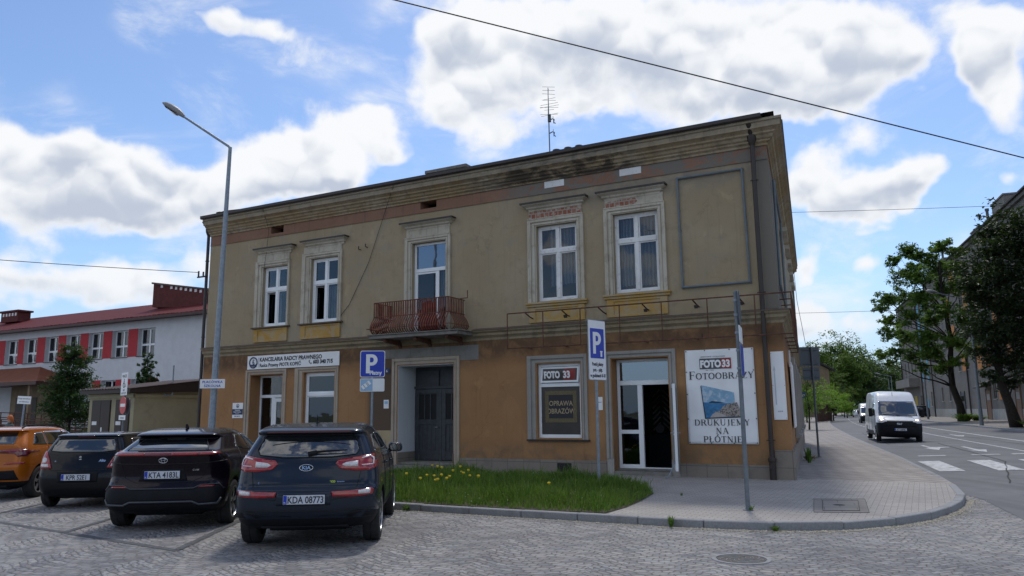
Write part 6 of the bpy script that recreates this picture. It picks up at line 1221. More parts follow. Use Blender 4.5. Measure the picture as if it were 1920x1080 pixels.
M['print_sky'] = pm('print_sky', (.20, .38, .55), .5, var=.1, scale=5, dirt=(.50, .60, .68), dscale=6, dlo=.45, dhi=.6); M['print_sea'] = pm('print_sea', (.03, .17, .36), .5, var=.3, scale=9); M['print_rock'] = pm('print_rock', (.33, .30, .28), .7, var=.1, scale=9, dirt=(.04, .035, .035), dscale=26, dlo=.5, dhi=.54); M['print_sand'] = pm('print_sand', (.42, .38, .36), .6, var=.1, scale=20); M['print_edge'] = pm('print_edge', (.02, .035, .05), .6)
pr = poly(o, [(.355, 1.42), (.40, 1.385), (.43, .635), (1.32, .67), (1.34, .69), (.39, .62), (.42, .61)][:3] + [(.43, .62)] if 0 else [(.355, 1.39), (.375, 1.42), (.46, .625), (1.35, .655), (1.34, .632), (.43, .60)], 'print_edge', 'print', Y - .001)
poly(o, [(.375, 1.42), (1.16, 1.23), (1.17, .96), (.415, 1.0)], 'print_sky', 'print_sky', Y - .003); poly(o, [(.415, 1.0), (1.17, .96), (1.22, .655), (.46, .625)], 'print_sea', 'print_sea', Y - .0045)
poly(o, [(.55, 1.0), (.62, 1.03), (.8, 1.01), (.95, .98), (.55, .985)], 'print_edge', 'print_island', Y - .0062); poly(o, [(.60, .66), (.70, .78), (.80, .79), (.88, .90), (1.0, .96), (1.15, .98), (1.22, .99), (1.35, .66), (1.2, .652)], 'print_rock', 'print_rock', Y - .0062)
poly(o, [(.56, .63), (.63, .72), (.72, .76), (.85, .72), (.98, .65)], 'print_sand', 'print_beach', Y - .008)
mb = MB()
for x, z in [(0.03, .03), (.56, .02), (1.1, .02), (1.64, .03), (0.03, 2.26), (.5, 2.27), (1.1, 2.27), (1.64, 2.26), (0.02, .6), (0.02, 1.2), (.02, 1.75), (1.65, .6), (1.65, 1.2), (1.65, 1.75)]: mb.tube([(x, -.03, z), (x, .03, z)], .014, 6)
mb.build('eyelets', 'ink', o)
# --- white board at the corner
o = hang('notice_board', -.40, 1.47, -.055, 'tall narrow blank white board fixed right at the building corner', 'board'); panel(o, 0, .30, 0, 1.6, 'sheet_white', 'board', th=.01, bevel=.003)
M['ghost_print'] = pm('ghost_print', (.50, .54, .60), .5); panel(o, .055, .085, .35, 1.15, 'ghost_print', 'faded_print', -.0105, .001); mb = MB(); mb.prism([(.04, 1.15), (.10, 1.15), (.07, 1.27)], 'y', -.0115, -.0105); mb.build('faded_arrow', 'ghost_print', o)
for k in range(7): panel(o, .10 + (k % 3) * .04, .13 + (k % 3) * .04, .18 + (k % 2) * .01, .21, 'ghost_print', 'faded_print', -.0105, .001)
mb = MB(); [mb.tube([(x, -.016, z), (x, 0, z)], .007, 6) for x in (.02, .28) for z in (.04, .8, 1.56)]; mb.build('screws', 'ink', o)
# boards on the side wall
for t0, t1, z0, z1, lb in ((1.4, 3.6, 1.25, 2.9, 'weathered white board on the street side wall nearest the corner'), (.9, 1.2, 2.75, 3.15, 'small pale sheet high on the street side wall')):
    a = BM @ Vector((-.04 + E2.x * t0, E2.y * t0, z0)); o = empty('wall_board', a, R(90) - R(21.2), lb, 'board'); mb = MB(); mb.box(0, t1 - t0, -.06, -.03, 0, z1 - z0); mb.build('board', 'old_white', o)
# ================================================================ posts
def post(parent, h, r=.03, mat='galv', base=True):
    mb = MB(); mb.tube([(0, 0, 0), (0, 0, h)], r, 14); mb.lathe([(r, h), (r * .8, h + .01), (0, h + .012)], (0, 0, 0), n=14)
    if base: mb.lathe([(r + .05, 0), (r + .05, .012), (r + .01, .02), (r, .05)], (0, 0, 0), n=14)
    return mb.build('post', mat, parent, smooth=40)
def P_shape(o, x, z, h, y, mat='white'):
    """blocky parking P: h tall, left edge x, bottom z"""
    w = h * .6; s_ = h * .2; mb = MB(); mb.box(x, x + s_, y - .002, y, z, z + h)
    def half(r0, r1, cx, cz, kx):
        n = 10; P = [(cx + r1 * kx * math.cos(R(-90 + 180 * i / n)), cz + r1 * math.sin(R(-90 + 180 * i / n))) for i in range(n + 1)]; Q = [(cx + (r1 * kx - s_) * math.cos(R(-90 + 180 * i / n)), cz + r0 * math.sin(R(-90 + 180 * i / n))) for i in range(n + 1)]
        for i in range(n): mb.prism([P[i], P[i + 1], Q[i + 1], Q[i]], 'y', y - .002, y)
    cz = z + h * .70; half(.30 * h - s_ * .85, .30 * h, x + h * .30, cz, 1.0); mb.box(x + s_, x + h * .30, y - .002, y, cz + .30 * h - s_ * .85, cz + .3 * h); mb.box(x + s_, x + h * .30, y - .002, y, cz - .30 * h, cz - .3 * h + s_ * .85); mb.build('letter_p', mat, o, fix=False)
# paid parking sign on the grass
o = empty('parking_sign', (-3.49, 19.0, .1), R(4), 'blue paid parking sign with a tow-style half blue plate below, left on the grass', 'road sign')
post(o, 3.12, .03); panel(o, -.305, .305, 2.50, 3.16, 'white', 'panel', -.035, .012, .05); panel(o, -.29, .29, 2.515, 3.145, 'sign_blue', 'panel_face', -.0475, .003, .045)
P_shape(o, -.16, 2.60, .47, -.051); T_('Płatny', .14, o, -.07, 2.565, 'white', -.052, sx=.88, bold=.004)
panel(o, -.30, .30, 2.15, 2.47, 'white', 'lower_plate', -.035, .012, .03); panel(o, -.285, .01, 2.165, 2.455, 'light_blue', 'plate_half', -.0475, .002); panel(o, .01, .285, 2.165, 2.455, 'sheet_white', 'plate_half', -.0475, .002)
mb = MB(Matrix.Translation((-.15, -.05, 2.31)) @ Matrix.Rotation(R(-38), 4, 'Y')); mb.box(-.12, .12, -.003, .0, -.05, .05); mb.build('car_symbol', 'white', o); mb = MB(Matrix.Translation((-.15, -.053, 2.31)) @ Matrix.Rotation(R(-38), 4, 'Y')); [mb.box(a, a + .012, -.002, 0, -.048, .048) for a in (-.06, .02, .05)]; mb.build('car_symbol_lines', 'galv_dark', o)
# second sign turned to the street
o = empty('parking_sign', (1.83, 16.8, .1), R(46), 'tall white and blue parking hours sign on a post at the grass tip', 'road sign')
post(o, 2.6, .032); panel(o, -.315, .315, 2.28, 3.61, 'galv', 'panel', -.035, .012, .03); panel(o, -.30, .30, 2.295, 3.595, 'white', 'panel_face', -.0475, .002, .03); panel(o, -.245, .245, 2.76, 3.42, 'sign_blue', 'blue_field', -.0497, .002, .02)
P_shape(o, -.15, 2.86, .48, -.052); panel(o, .11, .17, 2.80, 2.90, 'white', 'meter_symbol', -.052, .002, .01); panel(o, .095, .185, 2.90, 2.93, 'white', 'meter_symbol', -.052, .002)
for t__, z in (('Postój płatny', 2.60), ('pon. - piąt.', 2.475), ('w godzinach 8-18', 2.35)): T_(t__, .105, o, 0, z, 'ink', -.052, 'CENTER', sx=.72, bold=.003)
# post seen from the edge on the pavement
o = empty('sign_post', (3.80, 12.78, .1), R(69), 'grey post in front of the banner carrying three sign plates seen edge-on', 'road sign')
post(o, 3.60, .036, 'galv_dark'); mb = MB(); mb.lathe([(0, -.05), (.30, -.05), (.305, -.045), (.30, -.038), (0, -.038)], (0, 0, 3.32), 'y', 36); mb.build('round_plate', 'plate_back', o); panel(o, -.30, .30, 2.72, 3.0, 'white', 'plate', -.04, .01, .02); panel(o, -.30, .30, 2.16, 2.70, 'galv', 'plate', -.04, .01, .02); panel(o, -.28, .28, 2.18, 2.68, 'sign_blue', 'plate_face', -.0505, .002)
mb = MB(); [mb.lathe([(.037, z - .02), (.048, z - .018), (.048, z + .018), (.037, z + .02)], (0, 0, 0), n=12) for z in (2.3, 2.6, 2.9, 3.2, 3.45)]; mb.build('clamps', 'galv', o)
# sign from behind by the side wall
o = empty('sign_post', (10.32, 26.3, .1), R(176), 'dark backs of two sign plates on a post beside the street wall', 'road sign')
post(o, 3.72, .035, 'plate_back'); panel(o, -.28, .40, 3.06, 3.73, 'plate_back', 'plate', -.035, .01, .04); panel(o, -.24, .33, 2.58, 3.03, 'plate_back', 'plate', -.035, .01, .03); mb = MB(); [mb.tube([(-.2, -.02, z), (.3, -.02, z)], .015, 6) for z in (3.15, 3.62, 2.68, 2.94)]; mb.build('rails', 'plate_back', o)
# school zone street lamp
def street_lamp(loc, h, top, tip, label, group=None, r0=.09, name='street_lamp', s=1., sign=False, mat='galv'):
    o = empty(name, loc, 0, label, 'street lamp', group)
    mb = MB(); mb.tube([(0, 0, 0), (0, 0, 1.2), (0, 0, 1.3), (top[0], top[1], h)], [r0 * 1.25, r0 * 1.2, r0, r0 * .52], 16); mb.build('pole', mat, o, smooth=40)
    e_ = Vector(tip); a = Vector((top[0], top[1], h)); d = (e_ - a).normalized(); mb = MB(); mb.tube([a - Vector((0, 0, .05)), a + d * .04, e_], [r0 * .5, r0 * .42, r0 * .36], 10); mb.build('arm', mat, o, smooth=40)
    # cobra head
    q_ = d.to_track_quat('X', 'Z').to_matrix().to_4x4(); T = Matrix.Translation(e_) @ q_ @ Matrix.Scale(s, 4); mb = MB(T); vs = []; n = 14
    for x, wy, zt, zb in ((-.05, .05, .05, -.04), (.05, .08, .09, -.05), (.18, .13, .12, -.06), (.38, .165, .12, -.07), (.55, .14, .09, -.06), (.66, .07, .03, -.03), (.68, .01, 0, 0)):
        for k in range(n): a_ = 2 * math.pi * k / n; c, s2 = math.cos(a_), math.sin(a_); vs.append((x, wy * c, (zt if s2 > 0 else -zb) * s2))
    mb.add(vs, [(i * n + k, i * n + (k + 1) % n, (i + 1) * n + (k + 1) % n, (i + 1) * n + k) for i in range(6) for k in range(n)] + [tuple(range(n))]); hd_ = mb.build('lamp_head', 'lamp_grey', o, smooth=50)
    mb = MB(T); vs = [(x, wy * c, -.055 - dz) for x, wy, dz in ((.15, .11, .0), (.25, .13, .035), (.42, .13, .035), (.55, .10, .0)) for c in (-1, -.5, .5, 1)]; mb.add(vs, [(i * 4 + k, i * 4 + k + 1, i * 4 + k + 5, i * 4 + k + 4) for i in range(3) for k in range(3)]); mb.build('lens', 'lamp_lens', hd_, smooth=1); return o
SL = street_lamp((-7.82, 20.0, .05), 8.93, (.11, 0), (-1.26, .0, 9.86), 'tall grey street lamp in front of the left end of the corner building'); 
o = empty('school_sign', (-7.80, 19.86, 2.40), R(2), 'small white school notice plate fixed to the tall lamp pole', 'road sign'); panel(o, -.32, .32, 0, .235, 'white', 'plate', -.0, .01, .015, .002); T_('PLACÓWKA', .088, o, 0, .135, 'sign_blue', -.012, 'CENTER', bold=.0015, sp=1.1); T_('SZKOLNA', .088, o, 0, .035, 'sign_blue', -.012, 'CENTER', bold=.0015, sp=1.1)
mb = MB(); mb.tube([(-.02, .02, .06), (-.02, .10, .06)], .02, 6); mb.tube([(-.02, .02, .18), (-.02, .10, .18)], .02, 6); mb.build('bracket', 'galv', o)
# signs by the school
o = empty('road_sign', (-13.42, 26.5, 0), R(-44), 'no-entry sign under a white wheelchair entry plate, in front of the shed', 'road sign')
post(o, 3.2, .03, 'galv_dark'); panel(o, -.29, .29, 2.42, 3.20, 'white', 'entry_plate', -.035, .01, .02)
T_('WJAZD', .14, o, 0, 3.03, 'ink', -.047, 'CENTER', sx=.9); T_('NIE', .10, o, 0, 2.56, 'ink', -.047, 'CENTER'); T_('DOTYCZY', .10, o, 0, 2.455, 'ink', -.047, 'CENTER', sx=.9)
mb = MB(); c_ = (0.0, 2.79); mb.tube([(c_[0] + .085 * math.cos(R(a)), -.048, c_[1] - .02 + .085 * math.sin(R(a))) for a in range(100, 391, 15)], .011, 5); mb.tube([(-.02, -.048, 2.93), (-.01, -.048, 2.82), (.07, -.048, 2.81), (.11, -.048, 2.72), (.14, -.048, 2.73)], .013, 5); mb.lathe([(0, -.05), (.025, -.05), (.025, -.045)], (-.02, 0, 2.965), 'y', 10); mb.build('wheelchair_symbol', 'ink', o)
mb = MB(); mb.lathe([(0, -.046), (.30, -.046), (.30, -.036), (0, -.036)], (0, 0, 2.08), 'y', 40); dsc = mb.build('no_entry_disc', 'sign_red', o); panel(dsc, -.22, .22, 2.025, 2.135, 'white', 'white_bar', -.0465, .002)
mb = MB(); mb.lathe([(0, .04), (.31, .04), (.31, .05), (0, .05)], (.1, .02, 2.05), 'y', 40); mb.build('rear_disc', 'plate_back', o); panel(o, -.3, .3, 1.58, 1.74, 'white', 'lower_plate', -.035, .01); T_('nie dotyczy', .08, o, 0, 1.63, 'ink', -.047, 'CENTER')
o = empty('road_sign', (-21.1, 33.0, 0), R(-10), 'small white two-line plate on a leaning post near the school ramp', 'road sign'); post(o, 2.45, .04); panel(o, -.33, .33, 2.27, 2.60, 'white', 'plate', -.045, .01, .0); T_('Droga wewnętrzna', .085, o, 0, 2.47, 'ink', -.057, 'CENTER', sx=.9); T_('nie odśnieżana', .085, o, 0, 2.34, 'ink', -.057, 'CENTER', sx=.9); o.rotation_euler.y = R(3)
# rooftop aerial
o = empty('tv_antenna', (1.30, 24.0, 9.3), R(-10), 'tall thin television aerial with many rods on the roof', 'antenna'); mb = MB(); mb.tube([(0, 0, 0), (-.02, 0, 1.9), (-.03, 0, 3.1)], [.022, .02, .01], 8); mb.build('mast', 'galv_dark', o)
mb = MB()
for z, l in ((3.08, .20), (2.95, .20), (2.83, .20), (2.73, .21), (2.62, .22), (2.52, .30), (2.47, .32), (2.38, .30), (2.30, .16), (2.18, .30), (2.12, .28)): mb.tube([(-l, random.uniform(-.2, .2), z), (l, random.uniform(-.05, .05), z + .02)], .006, 4)
mb.tube([(-.03, -.1, 2.1), (-.03, .1, 3.1)], .01, 4); mb.build('rods', 'galv', o)
for z in (1.95, 1.5): mb = MB(); mb.tube([(.0, 0, z), (.1, 0, z + .05), (.16, 0, z + .02), (.14, 0, z - .08), (.2, 0, z - .12)], .018, 6); mb.tube([(.14, 0, z - .12), (.12, 0, z + .14)], .008, 5); mb.build('dipole', 'plate_back', o)
mb = MB(); mb.box(-.05, .05, -.05, .05, 1.9, 2.15); mb.box(-.06, .06, -.05, .05, .55, .68); mb.tube([(-.1, 0, .6), (0, 0, .62)], .03, 8); mb.build('junction_box', 'plate_back', o)
# overhead wires
def wire(p, q_, sag, r, name, label, n=24):
    mb = MB(); p, q_ = Vector(p), Vector(q_); mb.tube([p.lerp(q_, i / n) - Vector((0, 0, sag * 4 * (i / n) * (1 - i / n))) for i in range(n + 1)], r, 5); o = mb.build(name, 'cable', smooth=1); return tag(o, label, 'cable')
wire((-7.7, 11.0, 9.75), (27.6, 17.1, 2.95 + .1), -.02, .013, 'overhead_cable', 'thick overhead cable crossing the sky above the corner building')
wire((-40.0, 19, 9.1), BM @ Vector((XL - .45, -.1, 6.9)), .45, .012, 'overhead_cable', 'overhead cable reaching the bracket on the left end of the corner building')
wire((5.0, 41, 12.4), (60, 40, 14.2), .5, .012, 'overhead_cable', 'thin overhead cable right of the corner building high over the street')
mb = MB(); a_ = BM @ Vector((E2.x * LS + .1, E2.y * LS - .4, 8.6)); mb.tube([a_, a_ + Vector((.05, 0, -1.6)), a_ + Vector((.25, 0, -3.2)), a_ + Vector((.42, 0, -4.6)), a_ + Vector((.28, 0, -5.6))], .012, 5); tag(mb.build('service_cable', 'cable', smooth=1), 'loose service cable hanging at the far end of the street side cornice', 'cable')
wire((16, 60, 9.2), (70, 85, 14.2), .5, .015, 'overhead_cable', 'low thin cable over the street towards the far houses')
# red bundle behind the balcony railing
mb = MB(); rnd = random.Random(2); vs = []; n = 12
for j in range(7):
    for k in range(n): a = 2 * math.pi * k / n; rr = .30 * (1 + .18 * math.sin(3 * a + j)) * (1 - .05 * j); vs.append((rr * 1.1 * math.cos(a), rr * .55 * math.sin(a), j * .15 + .02 * math.sin(a * 4)))
mb.add(vs, [(i * n + k, i * n + (k + 1) % n, (i + 1) * n + (k + 1) % n, (i + 1) * n + k) for i in range(6) for k in range(n)] + [tuple(6 * n + k for k in range(n)), tuple(range(n - 1, -1, -1))]); o = mb.build('blanket', 'red_cloth', smooth=1); o.location = BM @ Vector((-9.95, -.42, 4.05)); o.rotation_euler = (0, 0, -BA); tag(o, 'dark red cloth bundle standing on the balcony behind the rusty railing', 'blanket')
# ================================================================ grass strip
m, t, b, v = newmat('grass_blade'); M['grass_blade'] = m
c = t.mix(t.ramp(t.noise(v, 30, 2, .6), .35, .65), (.035, .09, .012), (.12, .23, .03)); c = t.mix(t.ramp(t.noise(v, 1.3, 5, .7), .42, .66), c, (.16, .25, .045)); c = t.mix(t.ramp(t.noise(v, 3.3, 4, .7), .52, .72), c, (.24, .23, .09)); t.l.new(c, b.inputs['Base Color']); b.inputs['Roughness'].default_value = .6; b.inputs['Specular IOR Level'].default_value = .25
tl = t.new('ShaderNodeBsdfTranslucent'); t.l.new(t.mix(.5, c, (.16, .26, .03)), tl.inputs[0]); mx_ = t.new('ShaderNodeMixShader'); mx_.inputs[0].default_value = .35; t.l.new(b.outputs[0], mx_.inputs[1]); t.l.new(tl.outputs[0], mx_.inputs[2]); t.l.new(mx_.outputs[0], t.n['Material Output'].inputs[0])
GP = [(-13, 20.2), (-8.0, 17.55), (-2.28, 14.45), (-.58, 13.52), (.5, 12.98), (1.45, 12.55), (1.9, 13.3), (2.3, 14.2), (2.75, 15.4), (2.78, 16.3), (2.2, 18.1), (-.2, 19.9), (-3.2, 21.5), (-8.0, 24.0), (-13, 26.4)]
def inside(p, P):
    c = False; j = len(P) - 1
    for i in range(len(P)):
        if (P[i][1] > p[1]) != (P[j][1] > p[1]) and p[0] < (P[j][0] - P[i][0]) * (p[1] - P[i][1]) / (P[j][1] - P[i][1]) + P[i][0]: c = not c
        j = i
    return c
def edge_d(p, P):
    b_ = 9e9; v = Vector(p)
    for i in range(len(P)):
        a, c = Vector(P[i - 1]), Vector(P[i]); f = max(0, min(1, (v - a).dot(c - a) / (c - a).length_squared)); b_ = min(b_, (v - a.lerp(c, f)).length)
    return b_
sheet('lawn_soil', GP, .112, 'soil')
rnd = random.Random(11); vs = []; fs = []
from mathutils import noise as mnoise
cnt = 0
while cnt < 34000:
    x = rnd.uniform(-7.5, 2.9); y = rnd.uniform(12.4, 24)
    if rnd.random() > min(1, (19. / max(y, 12)) ** 2 * .9) or not inside((x, y), GP): continue
    e_ = edge_d((x, y), GP); nz = mnoise.noise(Vector((x * 1.1, y * 1.1, 0))); n2 = mnoise.noise(Vector((x * .45 + 9, y * .45, 3)))
    if ((x - 1.15) / .3) ** 2 + ((y - 14.0) / .25) ** 2 < 1: continue
    frontd = 1 if y < 13.6 + (2.4 - x) * .0 else 1
    h = (.12 + .24 * max(0, nz + .25) + .16 * max(0, n2 + .35)) * min(1, .45 + e_ * .7) * rnd.uniform(.6, 1.25)
    if rnd.random() < .035: h *= rnd.uniform(1.3, 1.9)
    a = rnd.random() * 6.283; w = rnd.uniform(.004, .009) * (1 + .4 * (y > 16)); ln = rnd.uniform(.15, .65) * h; dx, dy = math.cos(a), math.sin(a); b0 = len(vs); bx_, by_ = rnd.gauss(0, ln * .7), rnd.gauss(0, ln * .7)
    vs += [(x - dy * w, y + dx * w, .11), (x + dy * w, y - dx * w, .11), (x - dy * w * .8 + bx_ * .35, y + dx * w * .8 + by_ * .35, .11 + h * .6), (x + dy * w * .8 + bx_ * .35, y - dx * w * .8 + by_ * .35, .11 + h * .6), (x + bx_, y + by_, .11 + h)]
    fs += [(b0, b0 + 1, b0 + 3, b0 + 2), (b0 + 2, b0 + 3, b0 + 4)]; cnt += 1
mb = MB(); mb.v = vs; mb.f = fs; mb.fm = [0] * len(fs); tag(mb.build('grass', 'grass_blade', fix=False), 'uncut green grass on the strip between kerb and building', 'grass', kind='stuff')
# broad leaf weeds: rosettes hugging the kerb and along the wall
M['straw'] = pm('straw', (.24, .20, .09), .9, var=.4, scale=20)
def weed(loc, h, n, label, spread=.12, mat='grass_blade', group=None, name='weed'):
    rnd = random.Random(int(loc[0] * 97 + loc[1] * 13)); mb = MB()
    for k in range(n):
        a = rnd.random() * 6.283; l = h * rnd.uniform(.5, 1.1); s_ = spread * rnd.uniform(.3, 1.2); d = Vector((math.cos(a), math.sin(a), 0)); p0 = Vector((rnd.gauss(0, spread * .15), rnd.gauss(0, spread * .15), 0)); p1 = p0 + d * s_ * .5 + Vector((0, 0, l * .6)); p2 = p0 + d * s_ + Vector((0, 0, l)); sd_ = Vector((-d.y, d.x, 0)) * (h * .09)
        mb.add([p0 - sd_ * .3, p0 + sd_ * .3, p1 + sd_, p1 - sd_, p2], [(0, 1, 2, 3), (3, 2, 4)])
    o = mb.build(name, mat, fix=False); o.location = loc; return tag(o, label, 'weed', group)
weed((-1.93, 13.98, .0), .14, 22, 'low leafy weed growing against the kerb near the SUV', .13); weed((2.33, 11.73, .0), .17, 14, 'thin upright weed growing in front of the kerb left of the post', .06); weed((3.72, 11.24, 0), .09, 40, 'small round weed at the kerb below the grey post', .10)
weed((3.83, 12.72, .1), .10, 14, 'few grass blades at the foot of the edge-on sign post', .07); weed((9.35, 24.7, .1), .2, 60, 'dry straw-coloured weeds at the foot of the street wall', .4, 'straw'); weed((8.95, 23.6, .1), .45, 20, 'tall green weed climbing the street wall edge', .12)
weed((3.2, 15.0, .1), .06, 12, 'tiny tuft of grass alone on the pavement right of the lawn tip', .06)
# yellow flowers in the lawn
M['petal_yellow'] = pm('petal_yellow', (.72, .52, .01), .6)
FL = [(-1.96, 18.62), (-1.76, 17.88), (-1.69, 17.32), (-1.53, 16.63), (-1.57, 15.41), (-1.7, 15.2), (-1.39, 14.85), (-1.48, 14.6), (-1.24, 15.04), (-1.25, 16.12), (-1.15, 16.83), (-1.10, 16.35), (-1.02, 15.65), (-0.94, 15.95), (-0.88, 15.5), (-1.4, 14.4), (-1.22, 14.26), (-.65, 14.3), (.6, 13.6), (-1.75, 14.5), (-2.1, 15.2)]
fp_ = None
for i, (x, y) in enumerate(FL):
    hh = .36 + .1 * ((i * 37) % 7) / 7
    if fp_ is None:
        mb = MB(); mb.tube([(0, 0, 0), (.01, 0, .3)], .003, 5); mb.lathe([(0, .315), (.024, .32), (.03, .306), (.014, .29), (0, .294)], (.01, 0, 0), 'z', 9); fp_ = mb.build('yellow_flower', ['petal_yellow'], fix=False)
        fp_.data.materials.append(M['grass_blade'])
        for p in fp_.data.polygons: p.material_index = 1 if p.center.z < .29 else 0
        f = fp_
    else: f = fp_.copy(); COL.objects.link(f)
    f.location = (x, y, .11); f.scale = (1, 1, hh / .3); f.rotation_euler = (0, 0, i); tag(f, 'small yellow flower in the long grass of the lawn strip', 'flower', 'yellow flowers in the lawn')
mb = MB(); rnd = random.Random(4)
for k in range(130):
    x = rnd.uniform(-1.8, 2.); y = rnd.uniform(13.0, 17.3)
    if inside((x, y), GP): z = rnd.uniform(.17, .28); s_ = .008; mb.add([(x - s_, y, z), (x, y - s_, z), (x + s_, y, z), (x, y + s_, z), (x, y, z + .006)], [(0, 1, 4), (1, 2, 4), (2, 3, 4), (3, 0, 4)])
tag(mb.build('daisies', 'flower_white', fix=False), 'tiny white daisies scattered through the lawn', 'daisies', kind='stuff')
# ================================================================ trees
def leafmat(name, a, b_, c_, trans=.3):
    m, t, b, v = newmat(name); M[name] = m
    c = t.mix(t.ramp(t.noise(v, 2.2, 3, .6), .35, .65), a, b_); c = t.mix(t.ramp(t.noise(v, .5, 3, .6), .5, .7), c, c_); t.l.new(c, b.inputs['Base Color']); b.inputs['Roughness'].default_value = .55; b.inputs['Specular IOR Level'].default_value = .3
    tl = t.new('ShaderNodeBsdfTranslucent'); t.l.new(t.mix(.5, c, (.14, .24, .02)), tl.inputs[0]); mx_ = t.new('ShaderNodeMixShader'); mx_.inputs[0].default_value = trans; t.l.new(b.outputs[0], mx_.inputs[1]); t.l.new(tl.outputs[0], mx_.inputs[2]); t.l.new(mx_.outputs[0], t.n['Material Output'].inputs[0])
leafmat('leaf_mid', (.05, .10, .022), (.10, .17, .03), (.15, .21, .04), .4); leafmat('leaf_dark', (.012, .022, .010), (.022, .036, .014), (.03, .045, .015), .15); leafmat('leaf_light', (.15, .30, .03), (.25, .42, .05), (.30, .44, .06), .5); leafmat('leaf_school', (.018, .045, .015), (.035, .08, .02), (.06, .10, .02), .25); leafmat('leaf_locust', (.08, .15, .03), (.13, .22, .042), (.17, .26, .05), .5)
leafmat('leaf_orange', (.14, .09, .02), (.16, .07, .02), (.10, .10, .02), .3)
def tree(name, loc, clumps, nleaf, ls, leaf, trunk, label, group=None, r0=.25, bark='bark', spread=1., flat=.6, seed=1, cat='tree', per=None, droop=0.):
    """clumps: (x, y, z, r) centres relative to loc; trunk: list of points; limbs run from the trunk to clumps"""
    rnd = random.Random(seed); o = empty(name, loc, 0, label, cat, group); mb = MB(); tp = [Vector(p) for p in trunk]; n = len(tp)
    mb.tube(tp, [r0 * (1.25 if i == 0 else 1) * (1 - .75 * i / (n - 1)) for i in range(n)], 10)
    for (x, y, z, r) in clumps:
        c = Vector((x, y, z)); k = min(range(n), key=lambda i: (abs(tp[i].z - z * .72)) + .15 * (tp[i] - c).length); a = tp[k]; mid = a.lerp(c, .5) + Vector((rnd.gauss(0, .2), rnd.gauss(0, .2), -.08 * (c - a).length * rnd.random() + .12)); rr = r0 * .30 * (.5 + .5 * (1 - k / n))
        mb.tube([a, a.lerp(mid, .5) + Vector((0, 0, .1)), mid, c], [rr, rr * .75, rr * .55, rr * .2], 6)
        for j in range(3): e_ = c + Vector((rnd.gauss(0, r * .6), rnd.gauss(0, r * .6), rnd.gauss(0, r * .35))); mb.tube([mid.lerp(c, .6), mid.lerp(e_, .6), e_], [rr * .35, rr * .22, rr * .1], 4)
    mb.build('trunk', bark, o, smooth=1)
    vs = []; fs = []; tot = sum(c[3] ** 2 for c in clumps)
    for (x, y, z, r) in clumps:
        m_ = int(nleaf * r * r / tot); sub = [(rnd.gauss(0, .55), rnd.gauss(0, .55), rnd.gauss(0, .42)) for _ in range(max(4, int(m_ / 26)))]
        for i in range(m_):
            s_ = sub[i % len(sub)]; g = .20
            p = Vector((x + r * (s_[0] + rnd.gauss(0, g)), y + r * (s_[1] + rnd.gauss(0, g)), z + r * flat * (s_[2] * 1.3 + rnd.gauss(0, g * .8)) - droop * abs(s_[0]) * r))
            u = Vector((rnd.gauss(0, 1), rnd.gauss(0, 1), rnd.gauss(0, .5))).normalized(); w = u.cross(Vector((rnd.gauss(0, .5), rnd.gauss(0, .5), 1))).normalized(); l = ls * rnd.uniform(.6, 1.35); b0 = len(vs)
            vs += [p - u * l, p + w * l * .42 + u * l * .1, p + u * l + Vector((0, 0, -l * .25)), p - w * l * .42 + u * l * .1]; fs.append((b0, b0 + 1, b0 + 2, b0 + 3))
    mb = MB(); mb.v = vs; mb.f = fs; mb.fm = [0] * len(fs); mb.build('crown', leaf, o, fix=False); return o
def cloud_clumps(n, c, rad, r, seed, bias=.5):
    rnd = random.Random(seed); out = []
    while len(out) < n:
        v = Vector((rnd.uniform(-1, 1), rnd.uniform(-1, 1), rnd.uniform(-1, 1)))
        if v.length > 1 or v.length < bias * rnd.random(): continue
        out.append((c[0] + v.x * rad[0], c[1] + v.y * rad[1], c[2] + v.z * rad[2], r * rnd.uniform(.7, 1.3)))
    return out
# school maple: narrow, pointed, two stems
cl = []; rnd = random.Random(5)
for i in range(34):
    z = 1.5 + 3.5 * (i / 33); w = 1.0 * (1 - ((z - 1.5) / 3.9) ** 1.5) + .12; a = i * 2.4; cl.append((w * .75 * math.cos(a), w * .75 * math.sin(a), z, .34 + .2 * w))
tree('broadleaf_tree', (-21.35, 37.0, 0), cl, 15000, .07, 'leaf_school', [(0, 0, 0), (.05, 0, 1.4), (0, 0, 3), (0, 0, 5.2)], 'young pointed maple tree in front of the white and red school', r0=.08, flat=.8, seed=3)
cl = [(.22 * math.cos(i * 2.2) * (1 - i / 26), .22 * math.sin(i * 2.2), 2.6 + i * .105, .26 - i * .007) for i in range(24)]
tree('conifer', (-20.15, 42.0, 0), [(x * 1.8, y * 1.8, z, r * 1.5) for x, y, z, r in cl], 3600, .09, 'leaf_school', [(0, 0, 0), (0, 0, 2.5), (0, 0, 4.9)], 'small dark cypress top showing behind the shed roof', r0=.07, flat=1., seed=4)
